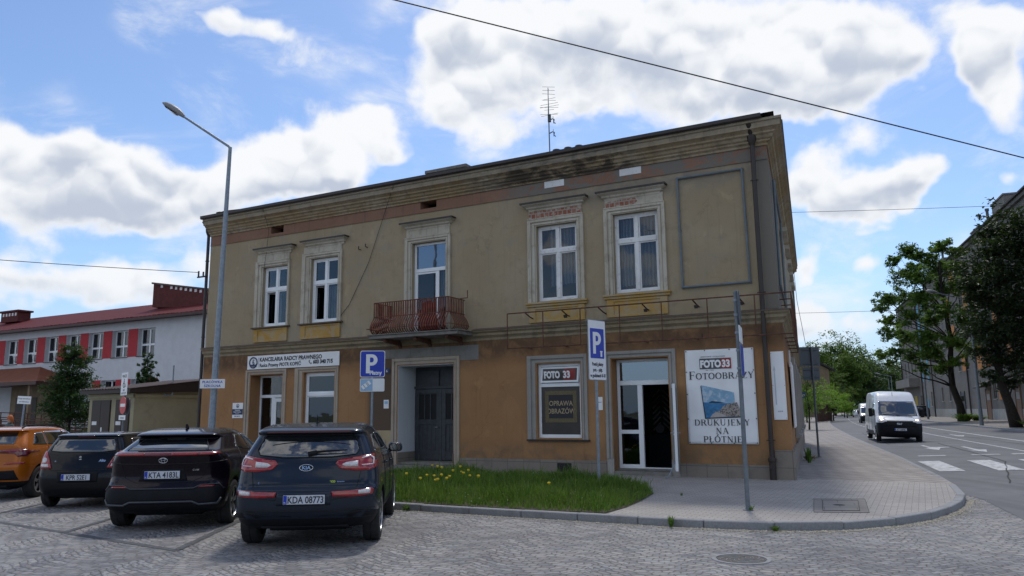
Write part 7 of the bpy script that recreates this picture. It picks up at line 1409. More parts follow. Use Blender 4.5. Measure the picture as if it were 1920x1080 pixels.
# street locust, leaning trunk, loose sprays
B0 = Vector((41.9, 72, .45))
def D3(px, py, dep):
    v = fw * 1425 + rt * (px - 960) - up * (py - 540); t_ = dep / v.y; return Vector((v.x * t_, dep, CAMH + v.z * t_))
def rel(px, py, r, dep=72, jit=0): p = D3(px, py, dep + jit) - B0; return (p.x, p.y, p.z, r * (.86 if dep == 72 else 1))
cl = [rel(*a) for a in [(1700, 470, .9), (1720, 480, .8, 72, 1.5), (1675, 490, .7, 72, -1), (1765, 462, .9, 72, -1), (1790, 470, .7), (1740, 490, .9, 72, 2), (1690, 520, 1., 72, 1), (1660, 560, .9, 72, -2), (1720, 520, 1.1, 72, -2.5), (1760, 505, 1., 72, 2.5), (1795, 500, .8, 72, -1), (1650, 575, .7), (1690, 555, 1., 72, 2), (1725, 560, 1., 72, -3), (1765, 540, 1., 72, 1.), (1800, 535, 1.1, 72, 2), (1670, 600, .8, 72, 1), (1705, 595, .9, 72, -1), (1745, 600, 1., 72, 3), (1665, 625, .8, 72, -2), (1700, 630, .9, 72, 2), (1735, 635, 1., 72, -3),
    (1655, 665, .7, 72, 1), (1680, 660, .8, 72, -1), (1715, 665, .9, 72, 1), (1750, 660, 1., 72, -2), (1785, 640, 1., 72, -3), (1810, 600, 1.1, 72, -2), (1830, 560, 1., 72, 1), (1770, 580, .9, 72, -3), (1790, 680, .7, 72, -3), (1762, 690, .7, 72, -1), (1732, 690, .6, 72, 1), (1668, 700 - 20, .5), (1820, 655, 1., 72, 1), (1835, 620, 1., 72, -1), (1748, 470, .6, 72, 1), (1712, 500, .8)]]
tr = [(0, 0, -.1)] + [tuple(D3(px, py, 72) - B0) for px, py in ((1800, 760), (1786, 725), (1782, 690), (1783, 640), (1775, 590), (1765, 540), (1762, 490))]
tree('street_tree', B0, cl, 34000, .16, 'leaf_locust', tr, 'tall open-crowned street tree with a leaning dark trunk across the street', r0=.36, flat=.85, seed=6, )
B0 = Vector((31.9, 49, .42))
cl = [rel(px, py, r, 49, j) for px, py, r, j in [(1875, 430, 1.2, 0), (1905, 420, 1.2, 1), (1850, 470, 1.1, -1), (1890, 470, 1.4, 1), (1935, 460, 1.4, 0), (1835, 510, 1.2, 1), (1870, 520, 1.4, -1.5), (1915, 520, 1.5, 0), (1960, 500, 1.5, 1), (1828, 560, 1.1, 0), (1860, 570, 1.4, 1.5), (1900, 575, 1.5, -1.5), (1945, 570, 1.5, 1), (1832, 610, 1.0, -1), (1865, 620, 1.3, -1), (1905, 630, 1.4, 1), (1950, 630, 1.5, -1), (1850, 660, 1., 0), (1885, 675, 1.2, 0), (1925, 680, 1.2, 1), (1960, 690, 1.2, 0), (1822, 535, .8, 0), (1845, 445, .7, 0), (1980, 560, 1.6, 0), (1985, 450, 1.4, 1), (1862, 705, .6, -1), (1900, 720, .6, 0)]]
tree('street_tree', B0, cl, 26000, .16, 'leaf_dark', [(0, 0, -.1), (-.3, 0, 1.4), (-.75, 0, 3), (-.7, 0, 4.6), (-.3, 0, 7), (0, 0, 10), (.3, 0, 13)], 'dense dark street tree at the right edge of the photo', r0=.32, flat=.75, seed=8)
# trees at the bend and beyond
far = [('broadleaf_tree', 1566, 176, 17.5, 6.5, 'leaf_mid', 'tall bushy tree rising behind the tan gable house'), ('broadleaf_tree', 1597, 165, 13.2, 4.6, 'leaf_mid', 'yellowish green tree right of the tan gable house'), ('broadleaf_tree', 1540, 190, 16.5, 5., 'leaf_mid', 'tree top seen over the roof of the tan gable house'), ('broadleaf_tree', 1625, 178, 13.2, 5., 'leaf_school', 'dark tree at the bend of the street, left of the far lamps'), ('broadleaf_tree', 1652, 196, 12.8, 5.2, 'leaf_school', 'dark rounded tree at the end of the street'), ('broadleaf_tree', 1680, 215, 14., 5.4, 'leaf_mid', 'mid green tree behind the far lamps'), ('broadleaf_tree', 1702, 205, 12.5, 5., 'leaf_mid', 'green tree touching the far end of the right-hand houses'), ('broadleaf_tree', 1640, 240, 16.5, 6, 'leaf_school', 'tallest dark tree in the far row at the end of the street'), ('broadleaf_tree', 1515, 60, 6.2, 1.5, 'leaf_mid', 'thin tree top peeping above the back of the sign plates')]
for i, (nm, px, d_, top, w, lf, lb) in enumerate(far):
    p = D3(px, 770, d_); h = top; cl = cloud_clumps(26, (0, 0, h * .60), (w * .8, w * .8, h * .38), w * .40, 20 + i, .6); cl = [c for c in cl if c[2] > 1.5]
    tree(nm, (p.x, p.y, 0), cl, 12000 if i < 8 else 1500, .045 * w + .05 if i < 8 else .09, lf, [(0, 0, 0), (.1, 0, h * .25), (0, 0, h * .5), (0, .1, h * .9)], lb, 'trees at the bend of the street', r0=.28 if i < 8 else .06, flat=.85, seed=30 + i)
for i, (px, d_, h, w, lb, lf) in enumerate([(1512, 92, 4.2, 1.9, 'bright green bush left part of the hedge over the brown fence', 'leaf_light'), (1536, 98, 5.0, 2.2, 'tallest bright bush in the middle above the brown fence', 'leaf_light'), (1562, 104, 4.4, 2.0, 'bright bush at the right end of the brown fence', 'leaf_light'), (1588, 132, 3.0, 1.5, 'low pale shrub beside the far pavement past the fence', 'leaf_light'), (1583, 142, 9.0, 2.2, 'climbing green foliage at the street corner of the tan house', 'leaf_mid')]):
    p = D3(px, 772, d_); cl = cloud_clumps(16, (0, 0, h * .62), (w, w, h * .36), w * .42, 50 + i, .5); tree('bush', (p.x, p.y, 0.05), cl, 4200, .10, lf, [(0, 0, 0), (0, 0, h * .3), (0, 0, h * .7)], lb, 'bushes along the left side of the far street', r0=.08, flat=.8, seed=60 + i, cat='bush')
# tufts round the tree feet and kerb
for (x, y, lb, s_) in ((41.4, 70.8, 'grass tuft round the foot of the leaning street tree', 1.3), (42.8, 71.2, 'second grass tuft right of the leaning trunk', 1.), (32.0, 47.6, 'weedy tuft round the foot of the dark street tree', .9)): weed((x, y, .46), .55 * s_, 160, lb, 1.0 * s_)
# ================================================================ school
SM = Matrix.Translation((-17.9, 45, 0)) @ Matrix.Rotation(-BA, 4, 'Z')
SC = empty('school_building', (-17.9, 45, 0), -BA, 'white school building with red panels between windows and a red tile roof', 'building')
SW = [(5.05, 6.68), (7.62, 9.25), (10.15, 11.72), (12.60, 14.17), (15.05, 16.55), (17.5, 19.05), (19.8, 21.4), (22.25, 23.8), (24.7, 26.2), (27.1, 28.6)]
LW = [(5.6, 7.1), (8.6, 10.1), (12.4, 13.9), (15.1, 16.7)]
holes = [(-b2, -a, 5.43, 7.18, .34) for a, b2 in SW] + [(-b2, -a, 2.3, 4.0, .34) for a, b2 in LW]
b_ = MB(); wall_grid(b_, -34, 2, 0, 7.9, holes); b_.quad((2, 0, 0), (2, 9, 0), (2, 9, 7.9), (2, 0, 7.9)); b_.quad((-34, 0, 0), (-34, 9, 0), (-34, 9, 7.9), (-34, 0, 7.9)); b_.build('wall', 'school_white', SC)
for (a, b2), (c_, d_) in zip(SW, SW[1:]): b_ = MB(); b_.box(-c_ + .005, -b2 - .005, -.012, .0, 5.42, 7.2); b_.build('red_panel', 'school_red', SC)
b_ = MB(); b_.box(-5.04, -4.3, -.012, 0, 5.42, 7.2); b_.build('red_panel', 'school_red', SC) if 0 else None
for a, c_ in ((4.6, 5.58), (7.12, 8.58), (10.12, 11.0), (13.92, 15.08), (16.72, 17.6)): b_ = MB(); b_.box(-c_, -a, -.012, 0, 2.28, 4.02); b_.build('red_panel', 'school_red', SC)
def sch_win(x0, x1, z0, z1, tilt):
    y = .28; w = .07; xc = (x0 + x1) / 2 + .0; zs = z0 + (z1 - z0) * .42; b_ = MB(); b_.box(x0, x0 + w, y, y + .06, z0, z1); b_.box(x1 - w, x1, y, y + .06, z0, z1); b_.box(x0 + w, x1 - w, y, y + .06, z1 - w, z1); b_.box(x0 + w, x1 - w, y, y + .06, z0, z0 + w); b_.box(xc - .06, xc + .06, y, y + .06, z0 + w, z1 - w); b_.box(x0 + w, xc - .06, y, y + .06, zs - .06, zs + .06); b_.box(xc + .06, x1 - w, y, y + .06, zs - .06, zs + .06)
    o = b_.build('window', 'pvc', SC, fix=False); b_ = MB(); b_.box(x0 + w, x1 - w, y + .03, y + .04, z0 + w, z1 - w); b_.build('pane', 'glass_dark', o); room('room', x0 - .05, x1 + .05, y + .061, y + 1.2, z0 - .05, z1 + .05, o)
    b_ = MB(); b_.box(x0 - .03, x1 + .03, -.06, y, z0 - .04, z0 + .004); b_.build('sill', 'gutter_red', o)
    if tilt:
        T = Matrix.Translation((x1 - w - .02, y - .02, z0 + w)) @ Matrix.Rotation(R(16), 4, 'X'); b_ = MB(T); hh = zs - z0 - .14; ww = xc + .06 - (x1 - w); b_.box(ww + .02, ww + .08, 0, .03, 0, hh); b_.box(-.06, 0, 0, .03, 0, hh); b_.box(ww + .08, -.06, 0, .03, 0, .05); b_.box(ww + .08, -.06, 0, .03, hh - .05, hh); b_.build('tilted_sash', 'pvc', o, fix=False)
for i, (a, b2) in enumerate(SW): sch_win(-b2, -a, 5.43, 7.18, 3 < i < 8)
for a, b2 in LW: sch_win(-b2, -a, 2.3, 4.0, False)
b_ = MB(); b_.add([(-35, -.6, 7.78), (3, -.6, 7.78), (3, 5, 9.75), (-35, 5, 9.75), (3, 10, 7.8), (-35, 10, 7.8)], [(0, 1, 2, 3), (3, 2, 4, 5)]); ro = b_.build('roof', 'roof_red', SC); m_ = ro.modifiers.new('s', 'SOLIDIFY'); m_.thickness = .12
b_ = MB(); b_.box(-35, 3, -.72, -.60, 7.64, 7.80); b_.box(-35, 3, -.6, .0, 7.68, 7.72); b_.build('gutter', 'gutter_red', SC, fix=False)
b_ = MB(); [b_.box(x, x + .22, -.66, -.4, 7.80, 7.85 + .02 * (int(x * 9) % 2)) for x in [-34.8 + .42 * k for k in range(90)]]; b_.build('roof_edge_tiles', 'roof_red', SC, fix=False)
b_ = MB(); b_.prism([(-8.75, 9.0), (-4.0, 8.6), (-3.2, 9.72), (-8.75, 10.62)], 'y', 2.4, 3.6); fwall = b_.build('chimney', 'gutter_red', SC); M['chim_red'] = pm('chim_red', (.10, .022, .020), .9, var=.2, scale=4); fwall.data.materials[0] = M['chim_red']
b_ = MB(); b_.prism([(-8.85, 10.6), (-3.1, 9.70), (-3.1, 9.80), (-8.85, 10.72)], 'y', 2.3, 3.7); b_.build('coping', 'gutter_red', fwall) if 0 else b_.build('coping', 'gutter_red', SC)
for k in range(9): 
    x = -8.0 + k * .48 + (.5 if k > 0 else 0); z = 10.27 - (x + 8) * .17; b_ = MB(); b_.box(x, x + .22, 2.385, 2.399, z, z + .19); b_.build('chimney_vent', 'old_white', SC)
for x0 in (-28.0, -33.5): b_ = MB(); b_.box(x0, x0 + 2.3, 3, 4, 9.2, 9.98); b_.box(x0 - .2, x0 + 2.5, 2.9, 4.1, 9.98, 10.12); [b_.box(x0 + .25 + k * .42, x0 + .45 + k * .42, 2.98, 3.0, 9.66, 9.9, 1) for k in range(5)]; b_.build('chimney', ['chim_red', 'old_white'], SC, fix=False)
# porch
pr = MB(); pr.add([(-12.0, -3.0, 3.95), (-24, -3.0, 3.95), (-24, 0, 3.95), (-12.0, 0, 3.95), (-15.5, -.8, 5.05), (-22, -.8, 5.05)], [(0, 1, 5, 4), (0, 4, 3), (4, 5, 2, 3), (1, 2, 5)]); pr = pr.build('porch_roof', 'roof_orange', SC)
b_ = MB(); b_.box(-24, -12.0, -3.05, -2.9, 3.72, 3.95); b_.box(-12.1, -11.95, -2.9, 0, 3.72, 3.95); b_.box(-24, -12.1, -2.9, 0, 3.80, 3.94); b_.build('porch_fascia', 'gutter_red', SC, fix=False)
b_ = MB(); b_.box(-13.4, -13.2, -2.7, -2.5, 0, 3.8); b_.box(-18.5, -18.3, -2.7, -2.5, 0, 3.8); b_.box(-18.3, -13.6, -1.0, -.9, 0, 3.8); b_.build('porch_post', 'house_tan', SC, fix=False) ; b_ = MB(); b_.box(-17.6, -15.2, -1.04, -1.0, .2, 3.0); b_.box(-16.42, -16.38, -1.06, -1.04, .2, 3.0); b_.build('porch_door', 'shed_door', SC)
# ramp with railings
rp = empty('ramp_railing', (0, 0, 0), 0, 'dark railings along the school ramp behind the parked cars', 'railing')
b_ = MB(SM)
for y0, dz in ((-3.4, 0), (-4.9, -.35)):
    for zz in (1.25, 1.5, 1.75, 2.05): b_.tube([(-16.5, y0, zz + dz), (-3.0, y0, zz - .35 + dz)], .03, 5)
b_.build('rails', 'rust', rp, fix=False)
for k in range(10):
    b_ = MB(SM); x = -16.3 + k * 1.45; b_.tube([(x, -3.4, 0), (x, -3.4, 2.08 - .026 * (x + 16.5))], .035, 6); b_.build('rail_post', 'rust', rp); b_ = MB(SM); b_.tube([(x, -4.9, 0), (x, -4.9, 1.72 - .026 * (x + 16.5))], .035, 6); b_.build('rail_post', 'rust', rp)
b_ = MB(SM); b_.box(-17, -2, -4.8, -3.45, 0, .95); tag(b_.build('ramp', 'wood_dark'), kind='structure')
# ================================================================ shed
sa = math.atan2(2.0, 2.9); SH = empty('utility_shed', (-18.2, 33.0, 0), -sa, 'low beige utility shed with dark double doors and a brown sloping roof', 'shed')
L1, L2 = 3.52, 3.5
b_ = MB(); b_.prism([(0, 0), (0, 2.62), (L2, 2.75), (L2, 0)], 'x', 0, L1); b_.build('wall', 'shed', SH)
b_ = MB(); b_.box(-.06, L1 + .06, -.06, .0, 2.45, 2.62); b_.add([(L1, -.06, 2.45), (L1 + .06, -.06, 2.45), (L1 + .06, L2, 2.45), (L1, L2, 2.45), (L1, -.06, 2.58), (L1 + .06, -.06, 2.58), (L1 + .06, L2, 2.58), (L1, L2, 2.58)], [(0, 1, 2, 3), (7, 6, 5, 4), (0, 4, 5, 1), (1, 5, 6, 2), (2, 6, 7, 3), (3, 7, 4, 0)]); b_.build('trim', 'shed', SH, fix=False)
b_ = MB(); b_.prism([(-.35, 2.63), (-.35, 2.80), (L2 + .1, 3.30), (L2 + .1, 2.74)], 'x', -.15, L1 + .25, 0); b_.build('fascia', 'shed_door', SH)
b_ = MB(); n = 34; vs = []
for i in range(n + 1):
    x = -.2 + (L1 + .5) * i / n; z = .03 * math.sin(i * math.pi); vs += [(x, -.42, 2.80 + .035 * (i % 2)), (x, L2 + .12, 3.31 + .035 * (i % 2))]
b_.add(vs, [(2 * i, 2 * i + 2, 2 * i + 3, 2 * i + 1) for i in range(n)]); b_.build('roof', 'roof_brown', SH)
for x0, x1 in ((.28, 1.78), (2.18, 3.25)):
    b_ = MB(); b_.box(x0, x1, -.03, .0, .1, 2.38); xm = (x0 + x1) / 2
    for a, c_ in ((x0 + .03, xm - .01), (xm + .01, x1 - .03)): b_.box(a, c_, -.045, -.03, .13, 2.34)
    d_ = b_.build('door', 'shed_door', SH, fix=False); b_ = MB(); b_.box(x0 + .12, x0 + .5, -.05, -.045, 1.35, 1.5); b_.build('door_label', 'old_white', d_); b_ = MB(); b_.box(xm + .1, xm + .2, -.05, -.045, 1.05, 1.25); b_.build('door_label', 'old_white', d_)
b_ = MB(); b_.tube([(L1 + .08, 1.2, 2.6), (L1 + .2, 1.2, 2.55), (L1 + .2, 1.5, 2.55), (L1 + .2, 1.5, 3.8)], .03, 6); b_.build('vent_pipe', 'galv', SH)
b_ = MB(); b_.box(L1 + .1, L1 + 1.3, L2 + .2, L2 + .5, 0, 3.2); o = b_.build('wall_panel', 'shed_door'); o.matrix_world = SH.matrix_basis if 0 else (Matrix.Translation((-18.2, 33.0, 0)) @ Matrix.Rotation(-sa, 4, 'Z')); tag(o, 'dark wall panel closing the gap between shed and corner building', 'wall')
# ================================================================ houses across the street
HM = Matrix.Translation((44.6, 67, .5)) @ Matrix.Rotation(R(70.5), 4, 'Z')     # +x along the street, -y is inland (right)
def HB(name, x0, x1, h, mat, label, wins, depth=12, roof=1.5, extra=None):
    o = empty(name, (44.6, 67, .5), R(70.5), label, 'building')
    hs = [(a, a + w, z, z + hh, .2) for a, w, z, hh in wins]
    b_ = MB(); wall_grid(b_, x0, x1, -.6, h, hs)
    for v in range(len(b_.v)): p = b_.v[v]; b_.v[v] = Vector((p.x, -p.y, p.z))
    b_.quad((x0, 0, -.6), (x0, -depth, -.6), (x0, -depth, h), (x0, 0, h)); b_.quad((x1, 0, -.6), (x1, -depth, -.6), (x1, -depth, h), (x1, 0, h)); b_.quad((x0, -depth, -.6), (x1, -depth, -.6), (x1, -depth, h), (x0, -depth, h)); b_.build('wall', mat, o)
    b_ = MB(); b_.prism([(.45, h), (.45, h + .15), (-depth / 2, h + roof), (-depth, h), (-depth, h - .01)], 'x', x0 - .1, x1 + .1); b_.build('roof', 'roof_dark', o)
    b_ = MB(); b_.box(x0 - .02, x1 + .02, .0, .25, h - .35, h); b_.build('cornice', mat, o)
    for a, w, z, hh in wins:
        f = MB(); f.box(a, a + w, -.2, -.14, z, z + .08); f.box(a, a + w, -.2, -.14, z + hh - .08, z + hh); f.box(a, a + .08, -.2, -.14, z + .08, z + hh - .08); f.box(a + w - .08, a + w, -.2, -.14, z + .08, z + hh - .08); f.box(a + w / 2 - .05, a + w / 2 + .05, -.2, -.14, z + .08, z + hh - .08); f.box(a - .05, a + w + .05, -.0, .08, z - .08, z); wn = f.build('window', 'house_white', o, fix=False)
        f = MB(); f.box(a + .08, a + w - .08, -.19, -.17, z + .08, z + hh - .08); f.build('pane', 'glass_dark', wn); f = MB(); f.box(a, a + w, -.5, -.22, z, z + hh); f.build('blind', 'room', wn)
    return o
w1 = [(a, 1.2, z, 1.6) for z in (5.4, 8.7, 12.0, 15.3) for a in range(-28, 42, 4) if not (z > 15 and a % 8 == 0)] + [(a, 1.2, 2.0, 1.8) for a in (-8, -4, 4.6, 9.2, 31, 36)]
H1 = HB('apartment_house', -30, 43, 18.7, 'house_grey', 'long grey apartment house with orange panels behind the street trees on the right', w1, 13, 2.2)
b_ = MB(); b_.box(-30, 43, 0, .05, -.6, 1.0); b_.build('plinth', 'house_white', H1)
for a, z0, z1 in ((6.1, 1.9, 4.1), (13.6, 5.2, 7.6), (13.6, 8.6, 10.6), (21, 5.3, 7.3), (17.4, 11.8, 14), (23.4, 14.8, 17.2), (10.3, 5.2, 7.), (1.6, 5.2, 7.2), (5.4, 8.4, 10.6), (25.4, 9., 11.), (27.5, 12., 14.4)): b_ = MB(); b_.box(a, a + 2.1, .0, .04, z0, z1); b_.build('coloured_panel', 'panel_orange', H1)
for a, w, mt in ((1.0, 1.5, 'door_wood'), (11.6, 1.7, 'door_wood'), (23.5, 1.9, 'door_dark')):
    b_ = MB(); b_.box(a, a + w, .0, .06, -.1, 2.9); b_.box(a - .12, a, 0, .1, -.1, 3.05); b_.box(a + w, a + w + .12, 0, .1, -.1, 3.05); dd = b_.build('door', mt, H1, fix=False); b_ = MB(); b_.box(a + .25, a + w - .25, .06, .075, 1.9, 2.5); b_.build('door_light', 'house_white' if mt == 'door_wood' else 'glass_dark', dd)
    if mt == 'door_wood': b_ = MB(); b_.prism([(0, 3.3), (1.1, 3.1), (1.1, 3.22), (0, 3.9)], 'x', a - .5, a + w + .5); b_.build('canopy', 'roof_dark', H1)
b_ = MB(); b_.tube([(20.6, .12, -.4), (20.6, .12, 18.6)], .09, 6); b_.build('downpipe', 'pipe_brown', H1); b_ = MB(); b_.tube([(42.6, .12, -.4), (42.6, .12, 18.6)], .09, 6); b_.build('downpipe', 'pipe_brown', H1)
for a, z, w, hh in ((34.5, 18.9, 5, 1.8), (29.2, 18.7, 1.3, 1.4), (4, 19, 4.5, 2.2), (9.5, 18.8, 2.5, 1.4), (14., 18.7, 4., 1.7)): b_ = MB(); b_.box(a, a + w, -2.4, -1.2, z - 1, z + hh); b_.box(a - .1, a + w + .1, -2.5, -1.1, z + hh, z + hh + .15); b_.build('chimney', 'house_grey2', H1, fix=False)
for a, z in ((33.2, 22.0), (9.5, 21.0)): b_ = MB(); b_.tube([(a, -1, 18.5), (a, -1, z)], .14, 8); b_.tube([(a, -1, z), (a, -1, z + .25)], .2, 8); b_.build('flue', 'plate_back', H1)
w2 = [(a, 1.1, z, 1.6) for z in (5.2, 8.4, 11.6, 14.6) for a in (44, 48)] + [(44.2, 1.2, 1.4, 2.)]
H2 = HB('terraced_house', 43.0, 51, 17.6, 'house_grey2', 'narrow grey house with tall blue panels beside the balcony house', w2, 11, 1.5)
for a in (45.4, 49.4): b_ = MB(); b_.box(a, a + 1.3, 0, .05, 5.0, 16.5); b_.build('coloured_panel', 'panel_blue', H2)
b_ = MB(); b_.box(47.5, 48.9, 0, .06, -.2, 2.4); b_.build('door', 'panel_blue', H2)
w3 = [(a, 1.2, z, 2.0) for z in (6.6, 10.2, 13.8) for a in (52.5, 56, 59.5, 63, 66.5)] + [(a, 1.6, .6, 2.4) for a in (53, 61, 67)]
H3 = HB('terraced_house', 51.0, 71, 18.2, 'house_grey', 'old grey house with a heavy first-floor balcony at the far end of the row', w3, 12, 1.8)
b_ = MB(); b_.box(54, 69, 0, 1.5, 4.4, 4.75); b_.box(54, 69, 1.4, 1.5, 4.75, 5.7); b_.box(54, 54.1, 0, 1.4, 4.75, 5.7); b_.box(68.9, 69, 0, 1.4, 4.75, 5.7); b_.build('balcony', 'house_grey2', H3, fix=False)
b_ = MB(); b_.box(57.5, 60, 0, .05, -.2, 3.); b_.build('door', 'panel_yellow', H3); b_ = MB(); b_.box(64.3, 66.3, 0, .05, -.2, 3.); b_.build('door', 'door_wood', H3)
for x in (51.2, 70.7): b_ = MB(); b_.tube([(x, .15, -.4), (x, .15, 18)], .1, 6); b_.build('downpipe', 'pipe_brown', H3)
# tan gable house on the left of the far street
p = D3(1560, 770, 150); FH = empty('gable_house', (p.x, p.y, 0), R(2), 'tan gable house with faded wall lettering beyond the bushes', 'building')
b_ = MB(); b_.prism([(0, 0), (0, 9.3), (-7.5, 13.2), (-15, 9.3), (-15, 0)], 'y', 0, 14); b_.build('wall', 'house_tan', FH)
b_ = MB(); b_.prism([(1.2, 8.8), (-7.5, 13.3), (-16, 8.9), (-16, 9.15), (-7.5, 13.65), (1.2, 9.15)], 'y', -.5, 14.5); b_.build('roof', 'roof_dark', FH)
for z in (1.5, 4.5, 7.2):
    for y in (2, 5.5, 9): b_ = MB(); b_.box(-.0, .06, y, y + 1.2, z, z + 1.7); b_.build('window', 'house_cream', FH)
M['faded_letters'] = pm('faded_letters', (.15, .125, .10), .95)
for i, (t__, z, s_) in enumerate((('SKŁAD', 7.3, 1.3), ('MATERIAŁÓW', 6.0, 1.0), ('BUDOWLANYCH', 4.6, .9))): text_obj(t__, s_, 'faded_lettering', 'faded_letters', FH, (-6.2, -.02, z), sx=.8, ext=.01)
# fence, bus stop, kiosk
a, c_ = D3(1532, 770, 96), D3(1560, 770, 106); d_ = (c_ - a); FE = empty('wooden_fence', (a.x, a.y, 0), math.atan2(d_.y, d_.x), 'brown board fence below the bright bushes', 'fence'); b_ = MB(); L_ = d_.length; n = int(L_ / .25)
for k in range(n): b_.box(k * .25, k * .25 + .22, 0, .03, 0, 2.2 + .06 * ((k * 7) % 3))
b_.build('boards', 'fence_brown', FE, fix=False); b_ = MB(); [b_.box(k * 2.4, k * 2.4 + .12, .03, .15, 0, 2.1) for k in range(int(L_ / 2.4) + 1)]; b_.build('fence_posts', 'wood_dark', FE)
p = D3(1506, 770, 62); ST = empty('bus_stop_sign', (p.x, p.y, .1), R(5), 'small blue stop sign on a post past the building corner', 'road sign'); post(ST, 2.9, .04); panel(ST, -.25, .3, 2.45, 2.95, 'sign_blue', 'plate', -.04, .01, .03); panel(ST, -.15, .2, 2.6, 2.75, 'white', 'bus_symbol', -.052, .002)
p = D3(1508, 770, 68); KI = empty('bus_shelter', (p.x - 1.6, p.y, .1), R(20), 'dark bus shelter with a curved roof past the building corner', 'shelter'); b_ = MB(); n = 10; P = [(-1.3 + 2.6 * k / n, 2.35 + .3 * math.sin(math.pi * k / n)) for k in range(n + 1)]; b_.prism(P + [(x, z - .06) for x, z in reversed(P)], 'y', 0, 3.2); b_.build('roof', 'cloth_dark', KI)
for x in (-1.2, 1.15): b_ = MB(); b_.box(x, x + .06, .1, 3.1, 0, 2.35); b_.build('side_panel', 'glass_dark', KI)
b_ = MB(); b_.box(-1.14, 1.15, 3.0, 3.06, 0, 2.35); b_.build('back_panel', 'cloth_dark', KI)
sheet('verge', [(14.6, 39), (27, 70), (38, 100), (30, 110), (4, 110), (4, 60), (10, 40)], -.01, pm('verge_grass', (.06, .11, .025), .95, var=.4, scale=2))
# lamps in the street
street_lamp((33.33, 55, .42), 9.0, (0, 0), (-2.2, 0, 9.55), 'grey street lamp standing between the two big street trees', 'lamps along the street', .11, s=1.25, mat='galv_dark')
street_lamp((45.7, 85, .44), 9.0, (0, 0), (-2.4, 0, 9.6), 'thin street lamp before the balcony house, its head hidden in the tree', 'lamps along the street', .09, s=1.2, mat='galv_dark')
for (x, y, lb) in ((84, 170, 'nearest of the three far lamps at the bend'), (92.2, 188, 'middle of the three far lamps at the bend'), (101, 207, 'farthest of the three far lamps at the bend')): street_lamp((x, y, .2), 8.4, (0, 0), (-2.4, 0, 8.9), lb, 'lamps along the street', .10, s=1.8, mat='galv')
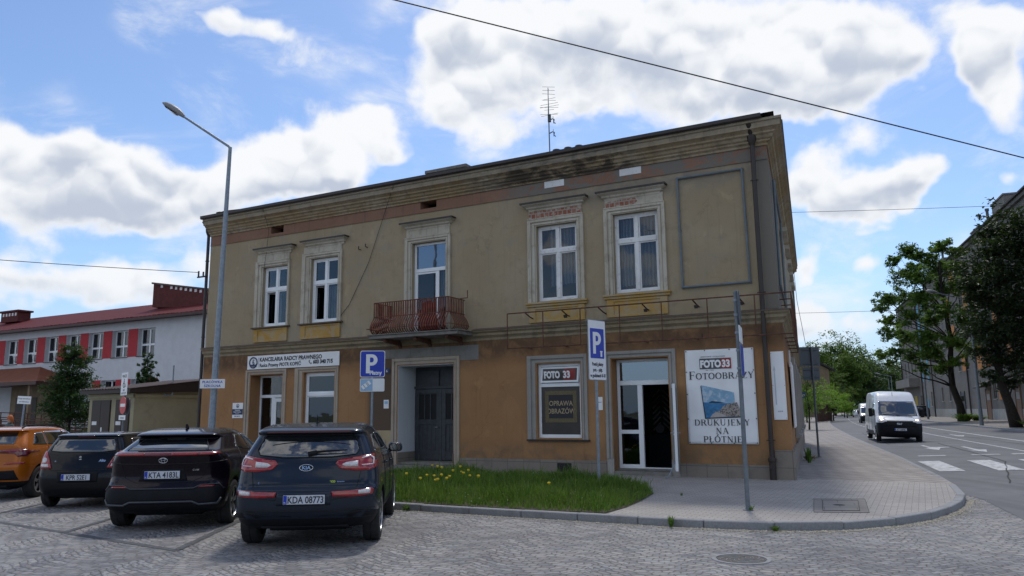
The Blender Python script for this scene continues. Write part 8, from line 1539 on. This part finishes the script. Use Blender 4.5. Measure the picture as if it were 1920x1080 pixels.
# people
def person(loc, rz, h, label, pose, mats, hair, seed=0):
    k = h / 1.75; o = empty('person', loc, rz, label, 'person')
    J = {'pel': (0, 0, .95), 'che': (0, -.01, 1.25), 'nk': (0, 0, 1.48), 'hd': (0, 0, 1.62), 'top': (0, 0, 1.71), 'sl': (.18, 0, 1.42), 'el': (.24, .02, 1.13), 'wl': (.22, .10 if pose else .04, .88), 'hl': (.21, .12 if pose else .05, .80), 'sr': (-.18, 0, 1.42), 'er': (-.24, -.04, 1.13), 'wr': (-.23, -.06, .88), 'hr': (-.22, -.05, .80),
         'hipl': (.10, 0, .88), 'kl': (.11, .12 * pose, .50), 'al': (.11, .12 * pose, .09), 'tl': (.12, .12 * pose + .15, .04), 'hipr': (-.10, 0, .88), 'kr': (-.11, -.02 * pose, .50), 'ar': (-.11, -.24 * pose, .11), 'tr': (-.12, -.24 * pose + .14, .04)}
    Rr = {'pel': .15, 'che': .16, 'nk': .06, 'hd': .095, 'top': .07, 'sl': .075, 'el': .05, 'wl': .032, 'hl': .035, 'sr': .075, 'er': .05, 'wr': .032, 'hr': .035, 'hipl': .10, 'kl': .065, 'al': .045, 'tl': .035, 'hipr': .10, 'kr': .065, 'ar': .045, 'tr': .035}
    E_ = [('pel', 'che'), ('che', 'nk'), ('nk', 'hd'), ('hd', 'top'), ('che', 'sl'), ('sl', 'el'), ('el', 'wl'), ('wl', 'hl'), ('che', 'sr'), ('sr', 'er'), ('er', 'wr'), ('wr', 'hr'), ('pel', 'hipl'), ('hipl', 'kl'), ('kl', 'al'), ('al', 'tl'), ('pel', 'hipr'), ('hipr', 'kr'), ('kr', 'ar'), ('ar', 'tr')]
    ks_ = list(J); me = bpy.data.meshes.new('body'); me.from_pydata([tuple(c * k for c in J[n]) for n in ks_], [(ks_.index(a), ks_.index(b_)) for a, b_ in E_], []); b = bpy.data.objects.new('body', me); COL.objects.link(b)
    sk = b.modifiers.new('sk', 'SKIN'); sk.use_smooth_shade = True
    for i, n in enumerate(ks_): me.skin_vertices[0].data[i].radius = (Rr[n] * k, Rr[n] * k * (.75 if n in ('pel', 'che') else 1)); me.skin_vertices[0].data[i].use_root = (n == 'pel')
    b.modifiers.new('ss', 'SUBSURF').levels = 1; bake(b); b.parent = o
    for mt in mats: b.data.materials.append(M[mt])
    for p in b.data.polygons: z = p.center.z / k; x = abs(p.center.x) / k; p.material_index = 2 if z > 1.5 or (x > .17 and z < .9 and z > .7) else (1 if z < .93 else 0)
    b_ = MB(); vs = []; n = 14
    for j in range(8):
        a = math.pi * j / 7 * .62; 
        for i in range(n): t_ = 2 * math.pi * i / n; dn = (.13 if hair[1] and math.sin(t_) < .3 else 0) * (j / 7) ** 2; vs.append((.112 * math.sin(a) * math.cos(t_) * k, (.115 * math.sin(a) * math.sin(t_) - .015) * k, (1.65 + .125 * math.cos(a) - dn) * k))
    b_.add(vs, [(j * n + i, j * n + (i + 1) % n, (j + 1) * n + (i + 1) % n, (j + 1) * n + i) for j in range(7) for i in range(n)]); b_.build('hair', hair[0], o, smooth=1)
    b_ = MB(); b_.lathe([(.0, .0), (.012, .008), (.014, .02), (0, .035)], (0, .10 * k, 1.60 * k), 'z', 8); b_.build('nose', 'skin', o); return o
person((-19.15, 29.3, .0), R(150), 1.78, 'red-haired person in striped top and blue seen over the orange car', 0, ['cloth_stripe', 'cloth_blue', 'skin'], ('hair_red', True))
person((65.0, 155.5, .1), R(170), 1.72, 'dark-dressed pedestrian walking on the far left pavement', 1, ['cloth_dark', 'cloth_dark', 'skin'], ('cloth_dark', False))
person((57.1, 107.5, .47), R(200), 1.76, 'pedestrian in dark blue on the right pavement by the parked dark car', 1, ['navy', 'cloth_dark', 'skin'], ('cloth_dark', False))
# ridge of distant woods that closes the horizon
tag(sheet('distant_woods_ground', [(-900, 500), (900, 500), (900, 900), (-900, 900)], .0, pm('woods', (.03, .05, .02), 1., var=.4, scale=.05)), kind='structure')
rnd = random.Random(77); vs = []; fs = []
for i in range(16000):
    x = rnd.uniform(70, 330); y = 262 + (330 - x) * .12 + rnd.uniform(0, 14); top = 9 + 3.5 * mnoise.noise(Vector((x * .07, 3, 0))) + 1.5 * mnoise.noise(Vector((x * .3, 9, 0))); z = rnd.random() ** .8 * top
    p = Vector((x, y, z)); u = Vector((rnd.gauss(0, 1), rnd.gauss(0, 1), rnd.gauss(0, .6))).normalized(); w = u.orthogonal().normalized(); l = rnd.uniform(.6, 1.3); b0 = len(vs); vs += [p - u * l, p + w * l * .6, p + u * l, p - w * l * .6]; fs.append((b0, b0 + 1, b0 + 2, b0 + 3))
mb = MB(); mb.v = vs; mb.f = fs; mb.fm = [0] * len(fs); tag(mb.build('distant_wood', 'leaf_school', fix=False), 'dark wood closing the view at the far end of the street', 'wood', kind='stuff')
